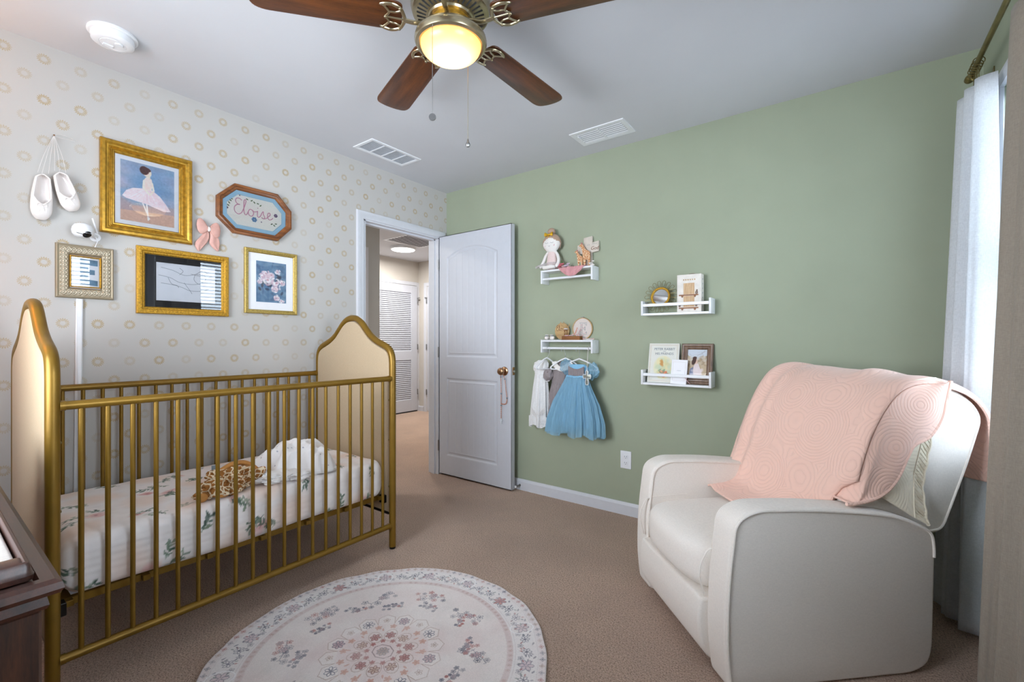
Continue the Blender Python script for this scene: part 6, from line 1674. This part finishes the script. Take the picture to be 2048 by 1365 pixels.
bm = B(); grid(bm, doily(1.165, .038), 60, 6, closed_u=True); o = obj('lace_doily', bm, M['lace_white'], None, label='flat white lace doily in front of the round wooden plaque', cat='doily'); solid(o, .001)
wp = empty('wooden_plaque', (1.17, -.02, z2_), label='round pale wooden plaque painted with a brown script name', cat='plaque')
bm = B(); rprism(bm, circ(1.175, z2_ + .062, .060, 40), PF, .010, .018, .0015, 2); obj('plaque_board', bm, M['palewood'], wp, ang=.4)
script(ELO, 1.128, z2_ + .062, .030, .0186, .0012, PF, 'painted_name', M['ink'], wp)
bm = B()
for k in range(4): box(bm, 1.140 + .004 * k, 1.205 - .003 * k, -.0188, -.018, z2_ + .040 - k * .010, z2_ + .0413 - k * .010)
obj('painted_lines', bm, M['ink'], wp, smooth=False)
lt = empty('dried_posy', (1.215, -.045, z2_), label='posy of dried grasses and pale blooms tied to a wooden peg', cat='dried flowers')
bm = B(); tube(bm, [(1.213, -.045, z2_), (1.212, -.045, z2_ + .085)], .004, 8); tube(bm, [(1.235, -.045, z2_), (1.233, -.045, z2_ + .07)], .003, 8); obj('peg', bm, M['boxwood'], lt)
bm = B(); r = random.Random(8)
for k in range(14):
    a = r.uniform(-.6, .6); L = r.uniform(.05, .10); tube(bm, [(1.213, -.045, z2_ + .07), (1.213 + L * math.sin(a), -.045 + r.uniform(-.01, .01), z2_ + .07 + L * math.cos(a) * .6)], .0009, 5)
    ball(bm, (1.213 + L * math.sin(a), -.045, z2_ + .07 + L * math.cos(a) * .6), .004, .6, .6, 1.3, 1)
obj('grasses', bm, M['palewood'], lt)
bm = B(); blossom(bm, (1.228, -.055, z2_ + .078), .016, 2, 10); obj('blossom', bm, M['ribbon'], lt)
bm = B(); blossom(bm, (1.222, -.052, z2_ + .05), .014, 5, 10); obj('blossom', bm, M['palewood'], lt)
eh = empty('embroidery_hoop', (1.337, -.015, z2_), label='round embroidery hoop stitched with a letter E and pink sprigs', cat='embroidery hoop')
hc = (1.337, z2_ + .078); hr = .076
bm = B(); rprism(bm, circ(hc[0], hc[1], hr - .003, 44), PF, .010, .014, .001, 2); obj('hoop_cloth', bm, fabric('hoop_linen', rgb(216, 206, 200), .02, 1000, .2), eh)
bm = B(); frame_poly(bm, circ(hc[0], hc[1], hr + .001, 44), [(0, .006), (0, .019), (.005, .019), (.005, .006)], PF); obj('hoop_ring', bm, M['palewood'], eh, ang=.4)
bm = B(); box(bm, hc[0] - .008, hc[0] + .008, -.018, -.009, hc[1] + hr, hc[1] + hr + .006, .001, 1); tube(bm, [(hc[0] - .012, -.013, hc[1] + hr + .004), (hc[0] + .014, -.013, hc[1] + hr + .004)], .0018, 8); obj('hoop_clamp', bm, M['steel'], eh)
bm = B()
e0, f0, w_, h_ = hc[0] - .020, hc[1] - .042, .052, .084
Eo = [(0, 0), (w_, 0), (w_, .020), (w_ - .004, .020), (w_ - .010, .007), (.018, .007), (.018, .039), (.036, .039), (.038, .030), (.041, .030), (.041, .056), (.038, .056), (.036, .046), (.018, .046), (.018, .077), (w_ - .010, .077), (w_ - .004, .064), (w_, .064), (w_, h_), (0, h_), (0, .080), (.008, .077), (.008, .007), (0, .004)]
tube(bm, [(e0 + a, -.0150, f0 + b) for a, b in Eo], .0009, 5, closed=True); obj('stitched_letter', bm, M['inkgrey'], eh)
bm = B()
for k in range(12): r_ = random.Random(k); ball(bm, (hc[0] - .012 + r_.gauss(0, .014), -.016, hc[1] - .02 + r_.gauss(0, .018)), .005, 1, .35, .8, 1)
obj('stitched_sprigs', bm, M['rosepale'], eh)
wb = empty('wooden_box', (1.285, -.07, z2_), label='small open brown wooden box with dried pink flowers inside', cat='box')
bm = B(); bx0, bx1, by0, by1 = 1.216, 1.356, -.092, -.050
frame_poly(bm, rect(bx0, bx1, by0, by1), [(0, 0), (0, .026), (.004, .026), (.004, .0)], lambda a, b, d: Vector((a, b, z2_ + d))); box(bm, bx0 + .003, bx1 - .003, by0 + .003, by1 - .003, z2_, z2_ + .004); obj('box_body', bm, M['boxwood'], wb, smooth=False)
bm = B()
for k in range(9): r_ = random.Random(k + 40); blossom(bm, (bx0 + .02 + k * .012, -.070 + r_.uniform(-.006, .006), z2_ + .030 + (.016 if 4 < k < 8 else 0) * r_.random()), .010, k, 6)
obj('dried_flowers', bm, M['rosepale'], wb)
bm = B(); tube(bm, catmull([(1.30, -.07, z2_ + .03), (1.318, -.068, z2_ + .055), (1.322, -.066, z2_ + .085)], 5), .0012, 6)
for k in range(5): ball(bm, (1.308 + k * .004, -.068, z2_ + .045 + k * .009), .0055, .8, .6, 1, 1)
obj('coral_sprig', bm, plain('coral_sprig', rgb(214, 150, 128), .7), wb)
bt = empty('lace_bundle', (1.41, -.065, z2_), label='small rolled lace ribbon lying at the right end of the dress shelf', cat='lace')
bm = B()
for k in range(5): blossom(bm, (1.375 + k * .018, -.068, z2_ + .007), .0085, k + 60, 7)
obj('lace_rosettes', bm, M['rosepale'], bt); bm = B(); tube(bm, catmull([(1.37, -.06, z2_ + .004), (1.40, -.075, z2_ + .005), (1.43, -.06, z2_ + .004), (1.448, -.07, z2_ + .004)], 5), .0035, 8); obj('ribbon_roll', bm, M['ribbon'], bt)
# ---- dresses on hangers -------------------------------------------------------------------
RAILZ = S2[2] + .032
def hanger(x, yaw, dropx, label, w=.13, wire=True, ztop=None):
    h = empty('clothes_hanger', (x, -.086, RAILZ), yaw, label=label, cat='hanger')
    bm = B(); hk = [(-.011, 0, -.020), (-.0125, 0, -.004), (-.008, 0, .009), (.0, 0, .0135), (.008, 0, .009), (.011, 0, 0), (.010, 0, -.012), (.012 + dropx * .4, 0, -.04), (.006 + dropx, 0, -.072)]
    hk = [(a, b, c_ - .002) for a, b, c_ in hk]; tube(bm, catmull(hk, 6), .0015, 8); obj('hook', bm, M['wire'], h, local=True)
    bm = B(); c0 = .006 + dropx
    for s in (-1, 1): tube(bm, catmull([(c0, 0, -.070), (c0 + s * .02, 0, -.078), (c0 + s * w * .55, 0, -.098), (c0 + s * w * .95, 0, -.128), (c0 + s * w, 0, -.140), (c0 + s * w * .93, 0, -.148)], 6), .0052, 10)
    tube(bm, [(c0 - w * .94, 0, -.148), (c0 + w * .94, 0, -.148)], .0040, 8); obj('shoulder_bar', bm, M['plastic'], h, local=True)
    return h, c0
def body(name, parent, cx, cy, secs, mat, folds, seed, label=None, thick=0, hem=0, sheer=None, seg=120, lean=0):
    """secs: (z, centre shift, rx, ry, fold amplitude)"""
    bm = B(); secs = sorted(secs, key=lambda s: -s[0]); zs = [s[0] for s in secs]; N = 60
    def f(u, v):
        z = zs[0] + (zs[-1] - zs[0]) * v; g = lambda i: float(np.interp(-z, [-q for q in zs], [s[i] for s in secs]))
        a = 2 * PI * u; am = g(4); wv = 1 + am * (math.sin(folds * a + seed + v * 1.2) * .6 + .4 * math.sin(folds * 1.73 * a + seed * 2))
        zz = z + (hem * math.sin(folds * a * .5 + seed) * v ** 6)
        return (cx + g(1) + g(2) * wv * math.cos(a), min(-.008, cy + g(3) * wv * math.sin(a)), zz)
    grid(bm, f, seg, N, closed_u=True); o = obj(name, bm, mat, parent, ang=1.5, label=label)
    if thick: solid(o, thick)
    return o
# white dress, turned nearly edge-on at the left
h, c0 = hanger(1.103, math.radians(62), -.02, 'white hanger carrying the white lace dress', .085)
wd = empty('child_dress', (1.03, -.08, .52), label='white cotton child dress with lace hem, leftmost of three hanging dresses', cat='dress')
body('bodice', wd, 1.045, -.075, [(1.005, .0, .032, .018, .02), (.985, -.006, .058, .026, .04), (.95, -.010, .058, .030, .04), (.90, -.008, .048, .032, .05)], M['dress_white'], 7, 1.0, thick=.0015)
body('skirt', wd, 1.035, -.075, [(.905, 0, .048, .032, .05), (.80, -.004, .058, .038, .12), (.65, -.010, .070, .044, .16), (.575, -.012, .076, .046, .17)], M['dress_white'], 9, .4, thick=.0015)
body('lace_hem', wd, 1.035, -.075, [(.60, -.012, .077, .0475, .17), (.545, -.014, .080, .049, .18), (.528, -.014, .081, .049, .19)], M['lace_white'], 9, .4, thick=.001, hem=.010, label='white lace hem')
bm = B(); 
for s, (x, z, w2_) in enumerate(((1.000, .965, 1), (1.072, .975, .8))):
    for v in lump(bm, (x, -.078, z - .01), (.026 * w2_, .028, .042), s + 2.2, .25, 9, 3): pass
obj('cap_sleeves', bm, M['dress_white'], wd)
bm = B()
for k in range(3):
    tube(bm, catmull([(.975 + .0 * k, -.120, .665 - k * .014), (1.00, -.124, .64 - k * .014), (1.03, -.124, .615 - k * .012), (1.06, -.124, .64 - k * .014), (1.09, -.118, .665 - k * .014)], 6), .0016, 6)
obj('pintuck_trim', bm, M['ribbon'], wd)
# grey floral dress
h, c0 = hanger(1.222, math.radians(18), .012, 'white hanger carrying the grey floral dress', .105)
gd = empty('child_dress', (1.16, -.075, .52), label='grey floral child dress with white collar, middle of the hanging dresses', cat='dress')
body('bodice', gd, 1.190, -.056, [(1.000, .03, .035, .015, .01), (.985, .022, .062, .020, .02), (.95, .006, .066, .024, .03), (.90, -.006, .062, .026, .04), (.835, -.016, .058, .027, .05)], M['dress_grey'], 9, 2.0, thick=.0015)
body('skirt', gd, 1.176, -.056, [(.845, 0, .058, .028, .06), (.76, -.008, .066, .034, .18), (.62, -.022, .076, .038, .22), (.535, -.028, .082, .040, .22)], M['dress_grey'], 14, 1.1, thick=.0015, hem=.006)
bm = B(); lump(bm, (1.092, -.078, .905), (.040, .030, .048), 4.4, .25, 8, 4); obj('puff_sleeve', bm, M['dress_grey'], gd)
bm = B(); tube(bm, catmull([(1.052, -.098, .895), (1.07, -.106, .875), (1.095, -.106, .857), (1.12, -.10, .862)], 6), .0042, 8, flat=.6); obj('sleeve_band', bm, M['dress_white'], gd, label='white sleeve band')
bm = B()
def collar(u, v):
    a = PI * (1.06 + .86 * u) ; rr = .044 + .032 * v; return (1.222 + rr * math.cos(a) * 1.15, -.098 - .004 * v + .022 * math.cos(a) ** 2 * .4, .992 + rr * math.sin(a) * 1.05 + .02)
grid(bm, collar, 30, 6); o = obj('collar', bm, M['dollskin'], gd, label='white rounded collar'); solid(o, .004)
# blue tulle dress
h, c0 = hanger(1.338, math.radians(4), .006, 'white hanger carrying the blue tulle dress', .132)
bd = empty('child_dress', (1.34, -.085, .50), label='blue tulle child dress with puffed sleeves, rightmost of the hanging dresses', cat='dress')
body('bodice', bd, 1.345, -.092, [(.985, 0, .050, .018, .02), (.965, 0, .072, .022, .04), (.93, 0, .076, .025, .06), (.895, 0, .074, .026, .07)], M['satin_blue'], 9, .5, thick=.0015)
body('underskirt', bd, 1.345, -.100, [(.905, 0, .072, .024, .04), (.80, -.01, .112, .036, .08), (.66, -.02, .160, .048, .1), (.56, -.025, .185, .055, .1)], M['satin_blue'], 8, .9, thick=.001)
body('tulle_skirt', bd, 1.343, -.104, [(.905, 0, .074, .026, .06), (.84, -.006, .096, .034, .16), (.72, -.016, .145, .048, .22), (.60, -.022, .180, .058, .22), (.522, -.026, .190, .060, .22)], M['tulle_blue'], 13, 2.9, hem=.012, seg=200)
body('tulle_skirt', bd, 1.343, -.106, [(.905, 0, .078, .029, .06), (.84, -.006, .100, .038, .14), (.72, -.016, .155, .054, .20), (.60, -.024, .190, .064, .22), (.505, -.028, .198, .066, .22)], M['tulle_blue'], 17, .7, hem=.014, seg=220)
bm = B(); tube(bm, [(1.343 + .079 * math.cos(t), -.100 + .030 * math.sin(t), .902 + .002 * math.sin(5 * t)) for t in np.linspace(0, 2 * PI, 40)[:-1]], .008, 8, closed=True); obj('waistband', bm, M['satin_blue'], bd)
for i, (x, z, r1_, r2_) in enumerate(((1.248, .975, .044, .050), (1.455, .955, .040, .052))):
    bm = B(); lump(bm, (x, -.085, z - .012), (r1_, .032, r2_), i + 7.3, .3, 9, 4); obj('puff_sleeve', bm, M['tulle_blue'], bd)
bm = B()
def stitch(u, v): return (1.285 + .12 * u, -.122 - .002 * math.sin(u * 60), .975 - .07 * v - .02 * math.sin(PI * u) * (1 - v))
grid(bm, stitch, 60, 8); o = obj('smocked_front', bm, M['dress_grey'], bd, label='grey smocked front'); solid(o, .002)
# hanging cross ornament
co = empty('cross_ornament', (1.430, -.10, .85), label='small silver cross hanging on white ribbon in front of the blue dress', cat='cross')
bm = B(); tube(bm, [(1.425, -.098, RAILZ + .004), (1.426, -.106, RAILZ - .02), (1.428, -.125, .952)], .0032, 8, flat=.5); tube(bm, [(1.425 + 0, -.086 + .0125 * math.cos(t), RAILZ + .0125 * math.sin(t)) for t in np.linspace(0, 2 * PI, 14)[:-1]], .002, 6, closed=True); obj('ribbon', bm, M['ribbon'], co)
crs = round_poly([(1.421, .852), (1.439, .852), (1.443, .870), (1.438, .898), (1.455, .893), (1.461, .909), (1.455, .925), (1.438, .920), (1.441, .940), (1.430, .954), (1.419, .940), (1.422, .920), (1.405, .925), (1.399, .909), (1.405, .893), (1.422, .898), (1.417, .870)], .004, 3)
bm = B(); rprism(bm, crs, PF, .122, .129, .002, 2); obj('cross_body', bm, plain('pewter', rgb(150, 152, 142), .35, .6, var=.15, nscale=90), co)
bm = B(); frame_poly(bm, crs, [(-.001, .124), (-.001, .131), (.003, .131), (.003, .124)], PF); obj('cross_rim', bm, M['clear'], co, ang=.5)
# ---- third shelf: sunburst mirror and boxed set --------------------------------------------
z3_ = S3[2] + .0135
sm_ = empty('sunburst_mirror', (1.885, -.04, z3_), label='small round mirror with looped gold wire rays leaning on the shelf', cat='mirror')
mc = (1.893, z3_ + .103); tiltm = lambda a, b, d: PF(a, b, d + .022 + (mc[1] + .10 - b) * .22)
bm = B(); frame_poly(bm, circ(mc[0], mc[1], .060, 44), [(0, 0), (0, .010), (.004, .014), (.010, .013), (.014, .006), (.014, 0)], tiltm); obj('mirror_rim', bm, M['goldbright'], sm_, ang=.6)
bm = B(); flat(bm, circ(mc[0], mc[1], .047, 44), tiltm, .001, .004); obj('mirror_glass', bm, M['mirror'], sm_, smooth=False)
bm = B()
for k in range(18):
    a = 2 * PI * k / 18; w = .105
    pts = [(mc[0] + rr * math.cos(a + da), mc[1] + rr * math.sin(a + da)) for rr, da in ((.057, -.02), (.075, -.10), (.090, -.115), (.098, -.06), (.100, 0), (.098, .06), (.090, .115), (.075, .10), (.057, .02))]
    tube(bm, catmull([tiltm(x, z, .004) for x, z in pts], 3), .0011, 6)
    tube(bm, [tiltm(mc[0] + .057 * math.cos(a + .17), mc[1] + .057 * math.sin(a + .17), .003), tiltm(mc[0] + .085 * math.cos(a + .17), mc[1] + .085 * math.sin(a + .17), .003)], .0009, 5)
obj('wire_rays', bm, M['brassrod'], sm_)
bx = empty('boxed_set', (2.08, -.05, z3_), label='tall white gift box printed with little wooden shelves, on the shelf', cat='box')
b0_, b1_ = 2.002, 2.140; bh = .222
bm = B(); box(bm, b0_, b1_, -.082, -.022, z3_, z3_ + bh, .002, 1); obj('box_body', bm, plain('box_card', rgb(228, 222, 214), .6), bx)
PB = lambda a, b, d: Vector((b0_ + a, -.082 - d, z3_ + b))
cv = Canvas(.094, .20, .0009, (228, 222, 214))
bm = B(); flat(bm, rect(.038, .100, .104, .170), PB, .0003, .0012); flat(bm, rect(.038, .100, .030, .094), PB, .0003, .0012); obj('plank_print', bm, wood('printed_planks', rgb(184, 146, 108), rgb(220, 190, 150), 'Z', 14, .6, 0), bx, smooth=False)
bm = B()
for zz in (.096, .020):
    flat(bm, rect(.012, .122, zz, zz + .007), PB, .0003, .0026)
    for a in (.024, .096): flat(bm, [(a, zz), (a + .014, zz), (a + .010, zz - .010), (a + .004, zz - .010)], PB, .0003, .0022)
obj('ledge_print', bm, M['boxwood'], bx, smooth=False)
for (a, b, s) in ((.112, .112, 1), (.016, .038, .8), (.110, .038, .8)):
    bm = B(); ball(bm, PB(a, b, .001), .0085 * s, 1, .12, 1.2, 2); ball(bm, PB(a + .002, b + .013 * s, .001), .005 * s, 1, .15, 1, 2)
    obj('little_animal_print', bm, M['framewood'], bx)
bm = B()
for k in range(6): a = .036 + k * .0125; flat(bm, rect(a, a + .006, .186, .194), PB, .0002, .0008)
obj('faded_title_print', bm, M['palewood'], bx, smooth=False)
bm = B()
for k in range(7): box(bm, b1_ + .0001, b1_ + .0008, -.056, -.050, z3_ + .025 + k * .027, z3_ + .034 + k * .027)
obj('side_print', bm, M['inkgrey'], bx, smooth=False)
bm = B(); tube(bm, catmull([(2.058, -.05, z3_ + bh), (2.066, -.05, z3_ + bh + .004), (2.08, -.05, z3_ + bh + .005), (2.094, -.05, z3_ + bh + .004), (2.102, -.05, z3_ + bh)], 4), .003, 8); obj('cord_handle', bm, M['framewood'], bx)
# ---- fourth shelf: picture book, card box, photo frame --------------------------------------
z4_ = S4[2] + .0135
def lean(x0, zb, yb, tilt, roll=0):
    """plane leaning back towards the wall: a right, b up along the board, d out of its face"""
    ct, st = math.cos(tilt), math.sin(tilt); cr_, sr_ = math.cos(roll), math.sin(roll)
    def P(a, b, d):
        a, b = a * cr_ - b * sr_, a * sr_ + b * cr_
        return Vector((x0 + a, -(yb - b * st + d * ct), zb + b * ct + d * st))
    return P
PBK = lean(1.812, z4_ + .001, .062, math.radians(12), math.radians(0))
bk_ = empty('picture_book', (1.91, -.05, z4_), label='cream picture book with grey capital title, leaning on the lower ledge shelf', cat='book')
BW, BH = .186, .246
bm = B(); rprism(bm, rect(0, BW, 0, BH), PBK, -.010, 0, .0015, 2); obj('cover', bm, M['cover'], bk_)
bm = B(); flat(bm, rect(.004, BW + .0008, .003, BH - .003), PBK, -.008, -.002); obj('pages', bm, M['mat_white'], bk_, smooth=False)
bm = text_bm('PETER RABBIT', .0205, PBK, BW * .52, .203, .0006); b_ = text_bm('HIS FRIENDS', .0205, PBK, BW * .52, .174, .0006)
me_ = bpy.data.meshes.new('t'); b_.to_mesh(me_); bm.from_mesh(me_); b_.free(); b_ = text_bm('AND', .008, PBK, BW * .52, .193, .0006); b_.to_mesh(me_); bm.from_mesh(me_); b_.free(); bpy.data.meshes.remove(me_)
obj('title_lettering', bm, M['inkgrey'], bk_)
cv = Canvas(.130, .150, .001, (228, 224, 196)); r = random.Random(12)
for k in range(70):
    a = r.random() * 6.28; d = r.random(); cv.blob(.065 + .05 * d * math.cos(a), .07 + .06 * d * math.sin(a), .018, .010, r.choice([(226, 218, 160), (206, 214, 180), (190, 208, 188), (232, 220, 176), (216, 206, 150)]), r.random() * 3, .8, .5)
for k in range(24): cv.blob(.068 + r.gauss(0, .012), .036 + r.gauss(0, .009), .008, .006, r.choice([(222, 130, 90), (230, 150, 110), (208, 104, 80)]), r.random() * 3, .6, .7)
for k in range(8): cv.blob(.052 + r.gauss(0, .003), .10 + r.gauss(0, .012), .007, .010, (206, 150, 86), r.random(), .6, .6)
for k in range(10): cv.leaf(r.uniform(.02, .11), r.uniform(.02, .06), .026, .009, r.random() * 3, (128, 160, 138), .7)
X, Y = np.meshgrid(cv.x, cv.y); e_ = ((X - .065) / .062) ** 2 + ((Y - .072) / .075) ** 2; m = np.clip((e_ - .85) / .2, 0, 1)[..., None]; cv.a = cv.a * (1 - m) + np.array([226, 226, 218]) / 255 * m
canvas_obj('cover_illustration', cv, PBK, .030, .022, .0005, M['paint'], bk_)
bm = B()
for q in (.008, .013): frame_poly(bm, rect(q, BW - q, q, BH - q), [(0, .0002), (0, .0005), (.0007, .0005), (.0007, .0002)], PBK)
obj('border_lines', bm, M['palewood'], bk_, smooth=False)
PPF = lean(2.014, z4_ + .001, .060, math.radians(11))
ph_ = empty('photo_frame', (2.10, -.045, z4_), label='brown wooden photo frame on the shelf, figure in white outdoors', cat='photo frame')
PW, PHH = .178, .243
bm = B(); frame_poly(bm, rect(0, PW, 0, PHH), [(0, -.014), (0, .004), (.006, .008), (.012, .007), (.020, .002), (.026, .003), (.030, -.001), (.034, -.003), (.034, -.014)], PPF); obj('frame_moulding', bm, M['framewood'], ph_, ang=.35)
cv = Canvas(PW - .062, PHH - .062, .0009, (206, 200, 196)); w__, h__ = cv.w, cv.h; Yg_, Xg_ = np.meshgrid(cv.y / h__, cv.x / w__, indexing='ij')
cv.a = mixc((196, 176, 148), (204, 212, 222), np.clip((Yg_ - .45) * 3, 0, 1))
for k in range(60): cv.blob(r.random() * w__, h__ * r.uniform(.35, .75), .012, .006, r.choice([(170, 146, 116), (196, 176, 146), (150, 128, 100), (214, 200, 180)]), r.random() * 3, .6, .5)
for k in range(8): cv.line([(w__ * r.random(), h__ * r.uniform(.75, 1)), (w__ * r.random(), h__ * r.uniform(.7, .95))], .001, (120, 112, 110), .5)
cv.poly([(w__ * .30, 0), (w__ * .34, h__ * .42), (w__ * .44, h__ * .56), (w__ * .58, h__ * .50), (w__ * .72, h__ * .25), (w__ * .80, 0)], (228, 214, 214)); cv.poly([(w__ * .10, 0), (w__ * .18, h__ * .35), (w__ * .32, h__ * .40), (w__ * .34, 0)], (112, 124, 160), .9)
cv.blob(w__ * .42, h__ * .60, .012, .017, (222, 190, 172), .3); cv.blob(w__ * .35, h__ * .60, .011, .024, (74, 50, 44), -.3); cv.blob(w__ * .38, h__ * .70, .012, .009, (74, 50, 44), .2)
for k in range(12): cv.blob(w__ * r.uniform(.2, .75), h__ * r.uniform(.02, .35), .012, .008, (236, 224, 226), r.random() * 3, .7, .5)
canvas_obj('photograph', cv, PPF, .031, .031, -.006, M['paint'], ph_)
bm = B(); flat(bm, rect(.031, PW - .031, .031, PHH - .031), PPF, -.0045, -.004); obj('glass', bm, glass('photo_glass', 0.15), ph_, smooth=False)
bm = B(); flat(bm, rect(.004, PW - .004, .004, PHH - .004), PPF, -.016, -.012); obj('backing', bm, M['black'], ph_, smooth=False)
PCB = lean(1.962, z4_ + .001, .083, math.radians(9), math.radians(-1.5))
cb = empty('card_box', (2.0, -.08, z4_), label='small white card box with faint lettering before book and frame', cat='card box')
bm = B(); rprism(bm, rect(0, .092, 0, .146), PCB, -.012, 0, .0015, 2); obj('box_body', bm, M['mat_white'], cb)
bm = B(); frame_poly(bm, rect(.010, .082, .020, .132), [(0, .0001), (0, .0006), (.0012, .0006), (.0012, .0001)], PCB); obj('printed_border', bm, M['ribbon'], cb, smooth=False)
bm = B()
for k in range(4): tube(bm, [PCB(.034 + k * .006, .078, .0006), PCB(.037 + k * .006, .082, .0006), PCB(.040 + k * .006, .078, .0006)], .0005, 5)
obj('faint_script', bm, M['inkgrey'], cb)
bm = B()
tube(bm, catmull([PCB(.085, .04, .001), PCB(.10, .02, .002), PCB(.118, .004, .003)], 5), .0035, 8, flat=.3); obj('pink_ribbon', bm, M['rosepale'], cb, label='pale pink ribbon end')

# things of one kind share a group
GR = {'framed_picture': 'framed pictures on the wallpapered wall', 'wall_shelf': 'white shelves on the green wall', 'child_dress': 'small dresses hanging under the shelf',
      'clothes_hanger': 'hangers on the shelf rail', 'baby_shoe': 'pair of baby shoes on the shelf', 'lace_doily': 'lace doilies on the shelf', 'curtain': 'linen curtains on the brass rod',
      'window_blind': 'blinds in the right wall windows', 'ceiling_vent': 'vents in the bedroom ceiling'}
for o in list(SC.objects):
    if o.parent is None and o.name.split('.')[0] in GR: o['group'] = GR[o.name.split('.')[0]]
